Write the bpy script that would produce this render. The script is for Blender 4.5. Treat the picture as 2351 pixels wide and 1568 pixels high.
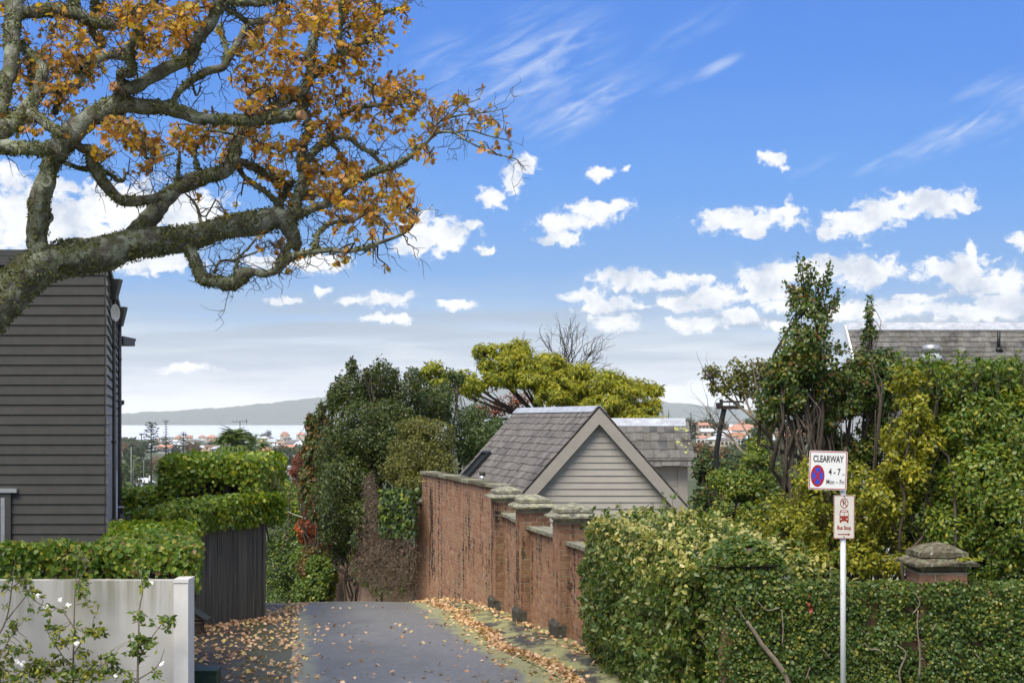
import bpy, math, random
import numpy as np
from mathutils import Vector, Matrix, noise as mnoise

for _o in list(bpy.data.objects):
    bpy.data.objects.remove(_o)
S = bpy.context.scene
C = S.collection
R = math.radians
EYE, F, CX, HY = 3.4, 3300.0, 1175.5, 962.0     # eye height (m) and the survey of the photograph: focal length, centre, horizon in survey pixels


def W(px, py, Y):
    """place on the ground plan: survey direction (px, py) taken at the distance Y metres"""
    return np.array(((px - CX) * Y / F, Y, EYE - (py - HY) * Y / F))


# ------------------------------------------------------------------ camera, sky, sun, exposure
cd = bpy.data.cameras.new('camera')
cam = bpy.data.objects.new('camera', cd)
C.objects.link(cam)
cam.location = (0, 0, EYE)
cam.rotation_euler = (R(90), 0, 0)
cd.sensor_width = 36
cd.lens = 36 * F / 2351
cd.shift_y = 178 / 2351
cd.clip_start = 0.2
cd.clip_end = 30000
S.camera = cam
S.view_settings.view_transform = 'Standard'
S.view_settings.look = 'None'
S.view_settings.exposure = 1.85
S.view_settings.gamma = 1
S.view_settings.use_curve_mapping = False
S.render.engine = 'CYCLES'
S.cycles.max_bounces = 8
S.cycles.diffuse_bounces = 3
S.cycles.glossy_bounces = 3
S.cycles.transmission_bounces = 6
S.cycles.transparent_max_bounces = 8
S.cycles.volume_bounces = 1
S.cycles.use_denoising = True
S.cycles.use_adaptive_sampling = True

HAZE = 7e-5
SUN_EL, SUN_AZ = 58, 208     # degrees; azimuth clockwise from straight ahead (+Y)


def lin(r, g, b):
    f = lambda v: v / 12.92 if v <= 0.04045 else ((v + 0.055) / 1.055) ** 2.4
    return (f(r / 255), f(g / 255), f(b / 255), 1)


class NT:
    """small helper to wire nodes"""

    def __init__(s, tree):
        s.t = tree
        s.n = tree.nodes
        s.l = tree.links

    def put(s, sock, v):
        if v is None:
            return
        if isinstance(v, bpy.types.NodeSocket):
            s.l.new(v, sock)
        else:
            if hasattr(sock.default_value, '__len__') and not hasattr(v, '__len__'):
                v = (v,) * len(sock.default_value)
            elif hasattr(v, '__len__') and len(sock.default_value) == 4 and len(v) == 3:
                v = tuple(v) + (1,)
            sock.default_value = v

    def new(s, typ, **kw):
        n = s.n.new(typ)
        for k, v in kw.items():
            setattr(n, k, v)
        return n

    def math(s, op, a, b=None, c=None, clamp=False):
        n = s.new('ShaderNodeMath', operation=op, use_clamp=clamp)
        for i, v in enumerate((a, b, c)):
            s.put(n.inputs[i], v)
        return n.outputs[0]

    def vec(s, op, a, b=None, c=None):
        n = s.new('ShaderNodeVectorMath', operation=op)
        for i, v in enumerate((a, b, c)):
            if v is not None:
                s.put(n.inputs[i], v)
        return n.outputs['Value'] if op in ('LENGTH', 'DOT_PRODUCT') else n.outputs[0]

    def noise(s, vec, scale, detail=3, rough=0.5, lac=2.0, dist=0.0):
        n = s.new('ShaderNodeTexNoise')
        s.put(n.inputs['Vector'], vec)
        n.inputs['Scale'].default_value = scale
        n.inputs['Detail'].default_value = detail
        n.inputs['Roughness'].default_value = rough
        n.inputs['Lacunarity'].default_value = lac
        n.inputs['Distortion'].default_value = dist
        return n.outputs[0]

    def ramp(s, fac, stops, interp='LINEAR'):
        n = s.new('ShaderNodeValToRGB')
        cr = n.color_ramp
        cr.interpolation = interp
        while len(cr.elements) < len(stops):
            cr.elements.new(0.5)
        for e, (p, col) in zip(cr.elements, stops):
            e.position = p
            if not hasattr(col, '__len__'):
                col = (col, col, col)
            e.color = tuple(col)[:3] + (1,)
        s.put(n.inputs[0], fac)
        return n.outputs[0]

    def mix(s, fac, a, b, mode='MIX'):
        n = s.new('ShaderNodeMix', data_type='RGBA', blend_type=mode)
        s.put(n.inputs[0], fac)
        s.put(n.inputs[6], a)
        s.put(n.inputs[7], b)
        return n.outputs[2]

    def range(s, v, a, b, c=0.0, d=1.0, smooth=True):
        n = s.new('ShaderNodeMapRange')
        if smooth:
            n.interpolation_type = 'SMOOTHSTEP'
        s.put(n.inputs[0], v)
        for i, q in zip((1, 2, 3, 4), (a, b, c, d)):
            s.put(n.inputs[i], q)
        return n.outputs[0]


world = bpy.data.worlds.new('World')
S.world = world
world.use_nodes = True
w = NT(world.node_tree)
w.n.clear()
tc = w.new('ShaderNodeTexCoord')
sp = w.new('ShaderNodeSeparateXYZ')
w.l.new(tc.outputs['Generated'], sp.inputs[0])
DX, DY, DZ = sp.outputs
az = w.math('ARCTAN2', DX, DY)
el = w.math('ARCSINE', DZ)
cb = w.new('ShaderNodeCombineXYZ')
w.l.new(az, cb.inputs[0])
w.l.new(el, cb.inputs[1])
AE = w.vec('MULTIPLY', cb.outputs[0], (57.2958,) * 3)      # (azimuth, elevation, 0) in degrees


def ae(px, py):
    a = math.atan((px - CX) / F)
    e = math.atan((HY - py) / F * math.cos(a))
    return math.degrees(a), math.degrees(e)


PXD = math.degrees(1 / F)                                   # degrees to a survey pixel
nA = w.noise(AE, 0.55, 7, 0.62)
nB = w.noise(AE, 2.3, 6, 0.6)
nS = w.noise(w.vec('MULTIPLY', AE, (0.16, 0.9, 1)), 0.7, 4, 0.5)
elw = w.math('MULTIPLY_ADD', w.math('SUBTRACT', nS, 0.5), 2.2, w.math('MULTIPLY', el, 57.2958))
estops = [(-6, (205, 213, 222)), (0, (246, 247, 245)), (0.75, (246, 247, 245)), (1.15, (232, 236, 237)), (1.65, (203, 211, 219)),
          (2.5, (213, 222, 231)), (3.3, (190, 208, 228)), (4.2, (155, 190, 231)), (6, (118, 172, 236)), (9, (98, 162, 242)),
          (13, (80, 146, 238)), (18, (70, 134, 232)), (32, (66, 122, 216)), (90, (56, 104, 194))]
pos = lambda e: (e + 6) / 96
grad = w.ramp(w.math('DIVIDE', w.math('ADD', elw, 6), 96), [(pos(e), lin(*c)) for e, c in estops])
sky = w.new('ShaderNodeTexSky', sky_type='NISHITA')
sky.sun_disc = False
sky.sun_elevation = R(SUN_EL)
sky.sun_rotation = R(SUN_AZ)
sky.ozone_density = 2.0
nish = w.vec('SCALE', sky.outputs[0])
nish.node.inputs['Scale'].default_value = 0.10
hor = w.vec('SCALE', grad)
w.put(hor.node.inputs['Scale'], w.range(elw, 0.4, 5.0, 1.06, 0.97))
base = w.mix(0.10, hor, nish)

CUM = [(1205, 378, 28, 22), (1172, 418, 24, 28), (1132, 455, 28, 22), (1000, 540, 72, 40), (952, 560, 45, 22), (1082, 520, 24, 12),
       (1110, 575, 25, 10), (1292, 512, 60, 20), (1370, 482, 70, 20), (1285, 548, 50, 14), (1422, 470, 22, 16), (1380, 402, 26, 13),
       (1440, 385, 12, 7), (1780, 362, 28, 17), (1808, 384, 13, 7), (1720, 505, 105, 22), (1650, 496, 42, 16), (1812, 495, 16, 30),
       (1722, 532, 40, 12), (1960, 512, 76, 28), (2032, 484, 62, 26), (2130, 464, 74, 28), (2190, 472, 42, 20), (1908, 532, 26, 18),
       (2345, 552, 24, 16), (2231, 573, 12, 15), (1440, 640, 70, 20), (1530, 652, 82, 16), (1602, 640, 32, 9), (1345, 680, 44, 17),
       (1430, 697, 50, 14), (1412, 740, 50, 20), (1372, 703, 46, 13), (1642, 682, 56, 28), (1560, 695, 50, 15), (1602, 744, 62, 18),
       (1690, 722, 48, 16), (1762, 652, 58, 38), (1852, 625, 120, 28), (1982, 622, 85, 32), (1752, 682, 66, 17), (1800, 704, 60, 14),
       (2000, 712, 125, 22), (1790, 748, 34, 11), (2190, 622, 70, 30), (2282, 652, 92, 30), (2332, 692, 80, 26), (2100, 682, 50, 9),
       (2252, 717, 82, 18), (2120, 706, 70, 12), (885, 688, 60, 17), (800, 692, 28, 8), (650, 688, 36, 8), (890, 731, 50, 9),
       (1052, 702, 36, 10), (745, 668, 18, 9), (60, 500, 140, 70), (180, 505, 90, 50), (300, 480, 140, 52), (420, 492, 90, 50),
       (20, 398, 24, 20), (130, 430, 52, 18), (210, 545, 75, 38), (330, 602, 110, 24), (720, 602, 70, 20), (620, 600, 60, 18),
       (1600, 890, 100, 14), (430, 845, 60, 10)]
wob = w.vec('MULTIPLY_ADD', w.vec('SUBTRACT', w.new('ShaderNodeTexNoise').outputs[1], (0.5, 0.5, 0.5)), (1.1, 0.75, 0), AE)
_nn = wob.node.inputs[0].links[0].from_node.inputs[0].links[0].from_node
w.put(_nn.inputs['Vector'], AE)
_nn.inputs['Scale'].default_value = 1.1
_nn.inputs['Detail'].default_value = 5
_nn.inputs['Roughness'].default_value = 0.62
dmin = None
for (px, py, rx, ry) in CUM:
    a, e = ae(px, py)
    sx, sy = 1 / (rx * PXD * 1.12), 1 / (ry * PXD * 1.15)
    d = w.vec('LENGTH', w.vec('MULTIPLY_ADD', wob, (sx, sy, 0), (-a * sx, -e * sy, 0)))
    dmin = d if dmin is None else w.math('MINIMUM', dmin, d)
# cloud field beyond the picture, the same kind of small cumulus
out_f = w.range(w.math('ABSOLUTE', w.math('MULTIPLY', az, 57.2958)), 22, 30)
far_n = w.noise(w.vec('MULTIPLY', AE, (0.6, 1.0, 1)), 0.16, 6, 0.55)
hi_f = w.range(w.math('MULTIPLY', el, 57.2958), 19, 28)
out_f = w.math('MAXIMUM', out_f, hi_f)
far_d = w.math('MULTIPLY', w.range(far_n, 0.40, 0.62), out_f)
nD = w.noise(w.vec('MULTIPLY', wob, (1, 1.25, 1)), 1.5, 9, 0.68)
cumd = w.math('MULTIPLY_ADD', w.math('SUBTRACT', nD, 0.5), -3.0, w.math('MULTIPLY_ADD', w.math('SUBTRACT', nB, 0.5), -0.8, dmin))
cum = w.range(cumd, 1.22, 0.6)
cum = w.math('MAXIMUM', cum, far_d)
# cirrus streaks: noise drawn out along a slanting direction
# soft grey stratus low over the sea
strn = w.noise(w.vec('MULTIPLY', AE, (0.09, 1.15, 1)), 1.0, 5, 0.55, dist=0.4)
strf = w.math('MULTIPLY', w.range(strn, 0.36, 0.6), w.math('MULTIPLY', w.range(elw, 0.9, 1.7), w.range(elw, 5.6, 3.6)))
base = w.mix(w.math('MULTIPLY', strf, 0.85), base, lin(164, 180, 198))
rot = w.new('ShaderNodeVectorRotate', rotation_type='Z_AXIS')
w.put(rot.inputs['Vector'], AE)
rot.inputs['Angle'].default_value = R(-24)
cirn = w.noise(w.vec('MULTIPLY', rot.outputs[0], (0.35, 1.6, 1)), 1.0, 7, 0.62, dist=0.5)
CIR = [(1190, 170, 250, 120, 1.0), (1350, 240, 200, 50, 1.0), (1000, 120, 90, 40, .6), (1640, 158, 70, 16, 0.9), (1540, 195, 70, 20, .5), (2230, 290, 190, 40, 1.0), (2080, 345, 130, 14, .8),
       (2330, 250, 120, 60, .8), (2270, 195, 90, 20, .6), (1860, 385, 70, 12, .5), (1180, 60, 120, 40, .5), (1600, 60, 140, 30, .35), (1300, 300, 90, 24, .5)]
cmask = None
for (px, py, rx, ry, k) in CIR:
    a, e = ae(px, py)
    rp = (math.cos(R(24)) * a + math.sin(R(24)) * e, -math.sin(R(24)) * a + math.cos(R(24)) * e)
    sx, sy = 1 / (rx * PXD), 1 / (ry * PXD)
    d = w.vec('LENGTH', w.vec('MULTIPLY_ADD', rot.outputs[0], (sx, sy, 0), (-rp[0] * sx, -rp[1] * sy, 0)))
    m = w.range(d, 1.25, 0.1, 0, k)
    cmask = m if cmask is None else w.math('MAXIMUM', cmask, m)
cir = w.math('MULTIPLY', w.math('MULTIPLY', w.range(cirn, 0.36, 0.78), cmask), 0.62)
cirout = w.math('MULTIPLY', w.math('MULTIPLY', w.range(cirn, 0.5, 0.8), out_f), 0.4)
cir = w.math('MAXIMUM', cir, cirout)
ccol = w.ramp(nA, [(0.36, lin(208, 217, 230)), (0.52, lin(252, 253, 255)), (0.6, lin(255, 255, 255))])
colr = w.mix(cir, base, lin(232, 240, 250))
colr = w.mix(w.math('MULTIPLY', cum, 0.96), colr, ccol)
bg = w.new('ShaderNodeBackground')
w.put(bg.inputs[0], colr)
bg.inputs[1].default_value = 0.30
wo = w.new('ShaderNodeOutputWorld')
w.l.new(bg.outputs[0], wo.inputs[0])
world.cycles.sampling_method = 'MANUAL'
world.cycles.sample_map_resolution = 1024

sd = bpy.data.lights.new('sun', 'SUN')
sd.energy = 1.5
sd.angle = R(42)
sd.color = (1.0, 0.94, 0.82)
sun = bpy.data.objects.new('sun', sd)
C.objects.link(sun)
_v = Vector((math.sin(R(SUN_AZ)) * math.cos(R(SUN_EL)), math.cos(R(SUN_AZ)) * math.cos(R(SUN_EL)), math.sin(R(SUN_EL))))
sun.rotation_euler = _v.to_track_quat('Z', 'Y').to_euler()

# ------------------------------------------------------------------ helpers for things, parts, meshes
def props(o, label=None, cat=None, group=None, kind=None):
    for k, v in (('label', label), ('category', cat), ('group', group), ('kind', kind)):
        if v:
            o[k] = v
    return o


def thing(name, label, cat, loc=(0, 0, 0), group=None):
    o = bpy.data.objects.new(name, None)
    o.empty_display_size = 0.3
    o.location = tuple(float(x) for x in loc)
    C.objects.link(o)
    return props(o, label, cat, group)


def attach(o, parent):
    if parent is not None:
        o.parent = parent
        if parent.type == 'EMPTY':
            o.matrix_parent_inverse = Matrix.Translation(-parent.location)
    return o


def link_mesh(name, me, parent=None, mat=None):
    o = bpy.data.objects.new(name, me)
    C.objects.link(o)
    if mat is not None and not me.materials:
        for m in (mat if isinstance(mat, (list, tuple)) else [mat]):
            me.materials.append(m)
    return attach(o, parent)


def tri_mesh(name, V, T, mat, parent=None, smooth=False):
    V = np.asarray(V, np.float32)
    T = np.asarray(T, np.int32)
    k = T.shape[1]
    me = bpy.data.meshes.new(name)
    me.vertices.add(len(V))
    me.vertices.foreach_set('co', V.ravel())
    me.loops.add(T.size)
    me.loops.foreach_set('vertex_index', T.ravel())
    me.polygons.add(len(T))
    me.polygons.foreach_set('loop_start', np.arange(0, T.size, k, dtype=np.int32))
    me.polygons.foreach_set('loop_total', np.full(len(T), k, np.int32))
    if smooth:
        me.polygons.foreach_set('use_smooth', np.ones(len(T), bool))
    me.update(calc_edges=True)
    return link_mesh(name, me, parent, mat)


class MB:
    """collects boxes, prisms and tubes for ONE mesh object"""

    def __init__(s):
        s.v = []
        s.f = []
        s.sm = []
        s.mi = []
        s.cur = 0

    def add(s, verts, faces, smooth=False):
        o = len(s.v)
        s.v += [tuple(float(c) for c in p) for p in verts]
        for f in faces:
            s.f.append(tuple(i + o for i in f))
            s.sm.append(smooth)
            s.mi.append(s.cur)
        return s

    def box(s, c, d, M=None):
        x, y, z = d[0] / 2, d[1] / 2, d[2] / 2
        vs = [(-x, -y, -z), (x, -y, -z), (x, y, -z), (-x, y, -z), (-x, -y, z), (x, -y, z), (x, y, z), (-x, y, z)]
        if M is not None:
            vs = [M @ Vector(v) for v in vs]
        vs = [(v[0] + c[0], v[1] + c[1], v[2] + c[2]) for v in vs]
        return s.add(vs, [(0, 3, 2, 1), (4, 5, 6, 7), (0, 1, 5, 4), (1, 2, 6, 5), (2, 3, 7, 6), (3, 0, 4, 7)])

    def bounds(s, a, b):
        return s.box([(a[i] + b[i]) / 2 for i in range(3)], [abs(b[i] - a[i]) for i in range(3)])

    def hexa(s, lo, hi):
        """four lower corners and four upper corners, both counter-clockwise from above"""
        return s.add(list(lo) + list(hi), [(0, 3, 2, 1), (4, 5, 6, 7), (0, 1, 5, 4), (1, 2, 6, 5), (2, 3, 7, 6), (3, 0, 4, 7)])

    def prism(s, poly, d):
        """polygon (list of xyz) pushed along the vector d"""
        n = len(poly)
        q = [tuple(p[i] + d[i] for i in range(3)) for p in poly]
        return s.add(list(poly) + q, [tuple(range(n)), tuple(range(2 * n - 1, n - 1, -1))] + [(i, i + n, (i + 1) % n + n, (i + 1) % n) for i in range(n)])

    def tube(s, pts, rad, k=8, cap=True, rough=0.0, seed=0.0):
        P = [Vector(p) for p in pts]
        if not hasattr(rad, '__len__'):
            rad = [rad] * len(P)
        ring = []
        up = None
        for i, p in enumerate(P):
            t = (P[min(i + 1, len(P) - 1)] - P[max(i - 1, 0)])
            t = t.normalized() if t.length > 1e-9 else Vector((0, 0, 1))
            if up is None:
                up = t.orthogonal().normalized()
            else:
                up = up - t * up.dot(t)
                up = up.normalized() if up.length > 1e-6 else t.orthogonal().normalized()
            b = t.cross(up)
            rr = []
            for j in range(k):
                a = 2 * math.pi * j / k
                d = up * math.cos(a) + b * math.sin(a)
                r = rad[i]
                if rough:
                    q = p + d * r
                    r *= 1 + rough * mnoise.noise(q * 4.5 + Vector((seed, 0, 0))) + rough * 0.8 * mnoise.noise(q * 12)
                rr.append(p + d * r)
            ring.append(rr)
        vs = [v for r_ in ring for v in r_]
        fs = []
        for i in range(len(P) - 1):
            for j in range(k):
                a, b2 = i * k + j, i * k + (j + 1) % k
                fs.append((a, b2, b2 + k, a + k))
        s.add(vs, fs, True)
        if cap:
            o = len(s.v) - len(vs)
            n = len(P)
            for idx in ([o + j for j in range(k)][::-1], [o + (n - 1) * k + j for j in range(k)]):
                s.f.append(tuple(idx))
                s.sm.append(False)
                s.mi.append(s.cur)
        return s

    def disc(s, c, r, n=20, axis='y', d=0.0, sx=1.0):
        pts = []
        for i in range(n):
            a = 2 * math.pi * i / n
            u, v = r * sx * math.cos(a), r * math.sin(a)
            pts.append((c[0] + u, c[1], c[2] + v) if axis == 'y' else (c[0] + u, c[1] + v, c[2]))
        return s.prism(pts, (0, d, 0) if axis == 'y' else (0, 0, d))

    def build(s, name, mat, parent=None):
        me = bpy.data.meshes.new(name)
        me.from_pydata(s.v, [], s.f)
        me.polygons.foreach_set('use_smooth', s.sm)
        ms = mat if isinstance(mat, (list, tuple)) else [mat]
        for m in ms:
            me.materials.append(m)
        me.polygons.foreach_set('material_index', s.mi)
        me.update()
        return link_mesh(name, me, parent)


def catmull(pts, n=4):
    P = np.array(pts, float)
    if len(P) < 3:
        return np.array([P[0] + (P[-1] - P[0]) * t for t in np.linspace(0, 1, n + 1)])
    Q = np.vstack([2 * P[0] - P[1], P, 2 * P[-1] - P[-2]])
    out = []
    for i in range(1, len(Q) - 2):
        a, b, c, d = Q[i - 1], Q[i], Q[i + 1], Q[i + 2]
        for t in np.arange(n) / n:
            out.append(0.5 * (2 * b + (c - a) * t + (2 * a - 5 * b + 4 * c - d) * t * t + (3 * b - a - 3 * c + d) * t ** 3))
    out.append(P[-1])
    return np.array(out)


def nrm(a):
    return a / np.maximum(np.linalg.norm(a, axis=-1, keepdims=True), 1e-9)


# leaf outlines: (across, along, lift) with triangles
OVAL = (np.array([(0, 0, 0), (-.26, .32, .07), (0, .42, 0), (.26, .32, .07), (-.2, .68, .05), (.2, .68, .05), (0, 1, -.06)]),
        np.array([(0, 2, 1), (0, 3, 2), (1, 2, 4), (2, 3, 5), (4, 2, 6), (2, 5, 6)]))
DIAM = (np.array([(0, 0, 0), (-.27, .45, .08), (.27, .45, .08), (0, 1, 0)]), np.array([(0, 2, 1), (1, 2, 3)]))
BROAD = (np.array([(0, 0, 0), (-.38, .25, .08), (0, .4, 0), (.38, .25, .08), (-.34, .62, .08), (.34, .62, .08), (0, 1, -.05)]),
         np.array([(0, 2, 1), (0, 3, 2), (1, 2, 4), (2, 3, 5), (4, 2, 6), (2, 5, 6)]))
_oak = [(0, 0), (.06, .12), (.2, .16), (.14, .27), (.36, .36), (.2, .45), (.44, .62), (.22, .64), (.3, .84), (.12, .8), (0, 1)]
_oo = _oak + [(-x, y) for x, y in _oak[-2:0:-1]]
OAKV = np.array([(0, .45, -.05)] + [(x, y, .1 * abs(x) + .06 * (y - .5)) for x, y in _oo])
OAKT = np.array([(0, 1 + i, 1 + (i + 1) % len(_oo)) for i in range(len(_oo))])
OAK = (OAKV, OAKT)
BLADE = (np.array([(-.03, 0, 0), (.03, 0, 0), (-.06, .5, .1), (.06, .5, .1), (0, 1, -.12)]), np.array([(0, 1, 3), (0, 3, 2), (2, 3, 4)]))


def leaf_arrays(P, N, size, tpl, rng, tilt=.6, droop=.3, jit=.35, along=None):
    P = np.asarray(P, float)
    n = len(P)
    N = nrm(nrm(np.asarray(N, float)) + tilt * rng.normal(size=(n, 3)))
    T = rng.normal(size=(n, 3)) + np.array([0, 0, -droop])
    if along is not None:
        T = along + .45 * rng.normal(size=(n, 3))
    T = nrm(T - N * np.sum(T * N, 1, keepdims=True))
    B = np.cross(T, N)
    s = size * (1 + jit * (2 * rng.random(n) - 1))
    tv, tt = tpl
    V = P[:, None, :] + s[:, None, None] * (tv[None, :, 0, None] * B[:, None, :] + tv[None, :, 1, None] * T[:, None, :] + tv[None, :, 2, None] * N[:, None, :])
    Tn = tt[None] + (np.arange(n) * len(tv))[:, None, None]
    return V.reshape(-1, 3), Tn.reshape(-1, 3)


def leaf_obj(name, P, N, size, tpl, mat, parent, seed=1, stuff=True, **kw):
    V, T = leaf_arrays(P, N, size, tpl, np.random.default_rng(seed), **kw)
    o = tri_mesh(name, V, T, mat, parent)
    if stuff:
        o['kind'] = 'stuff'
    return o


def clump(px, py, Y, rx, ry, rd=None):
    c = W(px, py, Y)
    k = Y / F
    return (c, np.array((rx * k, (rd if rd is not None else (rx + ry) * k / 2), ry * k)))


def fill(clumps, n, seed, shell=.5, gap=None, freq=1.2, lump=.25):
    """points and outward directions spread through the volumes of the clumps, with holes where a noise is low"""
    rng = np.random.default_rng(seed)
    wts = np.array([(r[0] * r[2] + r[0] * r[1]) for c, r in clumps])
    idx = rng.choice(len(clumps), n, p=wts / wts.sum())
    cs = np.array([c for c, r in clumps])[idx]
    rs = np.array([r for c, r in clumps])[idx]
    d = nrm(rng.normal(size=(n, 3)))
    rad = (shell + (1 - shell) * rng.random(n) ** .6)
    P0 = cs + d * rs
    lumpv = np.array([mnoise.noise(Vector(p * freq * 1.7)) + .5 * mnoise.noise(Vector(p * freq * 4.1)) for p in P0])
    P = cs + d * rs * (rad * (1 + lump * lumpv))[:, None]
    if gap is not None:
        g = np.array([mnoise.noise(Vector(p * freq * 2.2 + np.array((7.7, 3.1, 1.9)))) for p in P])
        keep = g > gap
        P, d, rs = P[keep], d[keep], rs[keep]
    return P, nrm(d / rs) + np.array((0, -.15, .45))


def box_shell(a, b, n, rng, faces='-x+x-y+z', rnd=.12, thick=.1):
    """points on the clipped faces of a hedge between two corners"""
    a, b = np.array(a, float), np.array(b, float)
    d = b - a
    spec = {'-x': (0, 0), '+x': (0, 1), '-y': (1, 0), '+y': (1, 1), '-z': (2, 0), '+z': (2, 1)}
    fs = [faces[i:i + 2] for i in range(0, len(faces), 2)]
    ar = np.array([np.prod([d[j] for j in range(3) if j != spec[f][0]]) for f in fs])
    idx = rng.choice(len(fs), n, p=ar / ar.sum())
    P = a + rng.random((n, 3)) * d
    N = np.zeros((n, 3))
    for i, f in enumerate(fs):
        ax, sd_ = spec[f]
        m = idx == i
        P[m, ax] = (b if sd_ else a)[ax]
        N[m, ax] = 1 if sd_ else -1
    # rounded edges: pull points near an edge towards the middle
    c = (a + b) / 2
    q = np.abs((P - c) / (d / 2))
    ex = np.clip(np.sort(q, 1)[:, 1] - (1 - rnd * 2 / d.min()), 0, None)
    P -= nrm(P - c) * (ex * d.min() * .35)[:, None]
    N += .8 * nrm(P - c) * (ex > 0)[:, None]
    P -= N * (rng.random((n, 1)) ** 1.5 * thick)
    bump = np.array([mnoise.noise(Vector(p * 2.3)) + .5 * mnoise.noise(Vector(p * 6)) for p in P])
    P += nrm(N) * (bump * .06)[:, None]
    return P, nrm(N)


def grow(mb, a, b, r0, r1, rng, wob=.12, n=6, k=5):
    a, b = np.array(a, float), np.array(b, float)
    L = np.linalg.norm(b - a)
    pts = [a]
    for i in range(1, n):
        t = i / n
        pts.append(a + (b - a) * t + rng.normal(size=3) * L * wob * math.sin(math.pi * t) * .6 + np.array((0, 0, L * .06 * math.sin(math.pi * t))))
    pts.append(b)
    pts = catmull(pts, 2)
    mb.tube(pts, list(np.linspace(r0, r1, len(pts))), k, cap=False)
    return pts


# ------------------------------------------------------------------ materials
def material(name):
    m = bpy.data.materials.new(name)
    m.use_nodes = True
    q = NT(m.node_tree)
    b = q.n['Principled BSDF']
    return m, q, b


def ocoord(q, kind='Object'):
    return q.new('ShaderNodeTexCoord').outputs[kind]


def wpos(q):
    return q.new('ShaderNodeNewGeometry').outputs['Position']


def bump(q, b, h, strength=.4, dist=.01):
    n = q.new('ShaderNodeBump')
    n.inputs['Strength'].default_value = strength
    n.inputs['Distance'].default_value = dist
    q.put(n.inputs['Height'], h)
    q.l.new(n.outputs[0], b.inputs['Normal'])


def rnd_fac(q):
    i = q.new('ShaderNodeNewGeometry').outputs['Random Per Island']
    o = q.new('ShaderNodeObjectInfo').outputs['Random']
    return q.math('FRACT', q.math('ADD', i, o))


def leaf_mat(name, cols, rough=.45, trans=.3, spec=.35, scale=.9, patch=None):
    m, q, b = material(name)
    n = len(cols)
    c = q.ramp(rnd_fac(q), [(i / (n - 1), col) for i, col in enumerate(cols)])
    nz = q.noise(wpos(q), scale, 3)
    c = q.mix(q.range(nz, .3, .7, 0, .55), c, q.mix(1.0, c, patch or (1.35, 1.2, .8), 'MULTIPLY'))
    q.put(b.inputs['Base Color'], c)
    b.inputs['Roughness'].default_value = rough
    b.inputs['Specular IOR Level'].default_value = spec
    t = q.new('ShaderNodeBsdfTranslucent')
    q.put(t.inputs[0], q.mix(1.0, c, (1.5, 1.5, .7, 1), 'MULTIPLY'))
    mx = q.new('ShaderNodeMixShader')
    mx.inputs[0].default_value = trans
    q.l.new(b.outputs[0], mx.inputs[1])
    q.l.new(t.outputs[0], mx.inputs[2])
    q.l.new(mx.outputs[0], q.n['Material Output'].inputs[0])
    return m


def flat(name, col, rough=.6, var=.12, scale=6, metal=0.0, spec=.4, bmp=.15, stretch=(1, 1, 1)):
    m, q, b = material(name)
    p = q.vec('MULTIPLY', wpos(q), stretch)
    nz = q.noise(p, scale, 5, .6)
    lo = tuple(c * (1 - var * 1.6) for c in col[:3])
    hi = tuple(min(1, c * (1 + var)) for c in col[:3])
    q.put(b.inputs['Base Color'], q.ramp(nz, [(.25, lo), (.75, hi)]))
    b.inputs['Roughness'].default_value = rough
    b.inputs['Metallic'].default_value = metal
    b.inputs['Specular IOR Level'].default_value = spec
    if bmp:
        bump(q, b, q.noise(p, scale * 5, 4), bmp, .004)
    return m


def bark_mat(name, a, b_, lichen, moss, fs=9):
    m, q, b = material(name)
    p = wpos(q)
    n1 = q.noise(q.vec('MULTIPLY', p, (1, 1, .6)), fs * 1.6, 6, .7)
    c = q.ramp(n1, [(.3, a), (.65, b_)])
    l = q.range(q.noise(p, fs * .55, 5, .65), .42, .58)
    c = q.mix(l, c, lichen)
    gz = q.new('ShaderNodeSeparateXYZ')
    q.l.new(q.new('ShaderNodeNewGeometry').outputs['Normal'], gz.inputs[0])
    ms = q.math('MULTIPLY', q.range(q.noise(p, fs * .8, 4), .42, .62), q.range(gz.outputs[2], -.5, .7, .25, .85))
    c = q.mix(ms, c, moss)
    q.put(b.inputs['Base Color'], c)
    b.inputs['Roughness'].default_value = .9
    b.inputs['Specular IOR Level'].default_value = .15
    bump(q, b, q.math('ADD', n1, q.noise(p, fs * 6, 4)), .9, .03)
    return m


def brick_mat(name, cols, stain=.55, moss=.2):
    m, q, b = material(name)
    n = len(cols)
    p = wpos(q)
    c = q.ramp(rnd_fac(q), [(i / (n - 1), col) for i, col in enumerate(cols)])
    c = q.mix(q.range(q.noise(p, 26, 5, .65), .3, .75, 0, .45), c, (.36, .235, .155, 1))
    pale = q.range(q.noise(p, 1.1, 4, .6), .45, .7, 0, .4)
    c = q.mix(pale, c, (.34, .235, .16, 1))
    st = q.noise(q.vec('MULTIPLY', p, (5.2, 5.2, .3)), 1.0, 5, .62)
    st2 = q.noise(p, 7, 4, .6)
    f = q.math('MULTIPLY', q.range(q.math('MULTIPLY_ADD', st2, .6, st), .8, .93), q.range(q.noise(q.vec('ADD', p, (2.5, 7, 1)), .9, 3), .38, .58, 0, stain))
    c = q.mix(f, c, (.018, .014, .012, 1))
    g = q.math('MULTIPLY', q.range(q.noise(p, 2.2, 4), .52, .72), moss)
    c = q.mix(g, c, (.16, .15, .045, 1))
    q.put(b.inputs['Base Color'], c)
    b.inputs['Roughness'].default_value = .9
    b.inputs['Specular IOR Level'].default_value = .2
    bump(q, b, q.noise(p, 60, 4), .5, .006)
    return m


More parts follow.
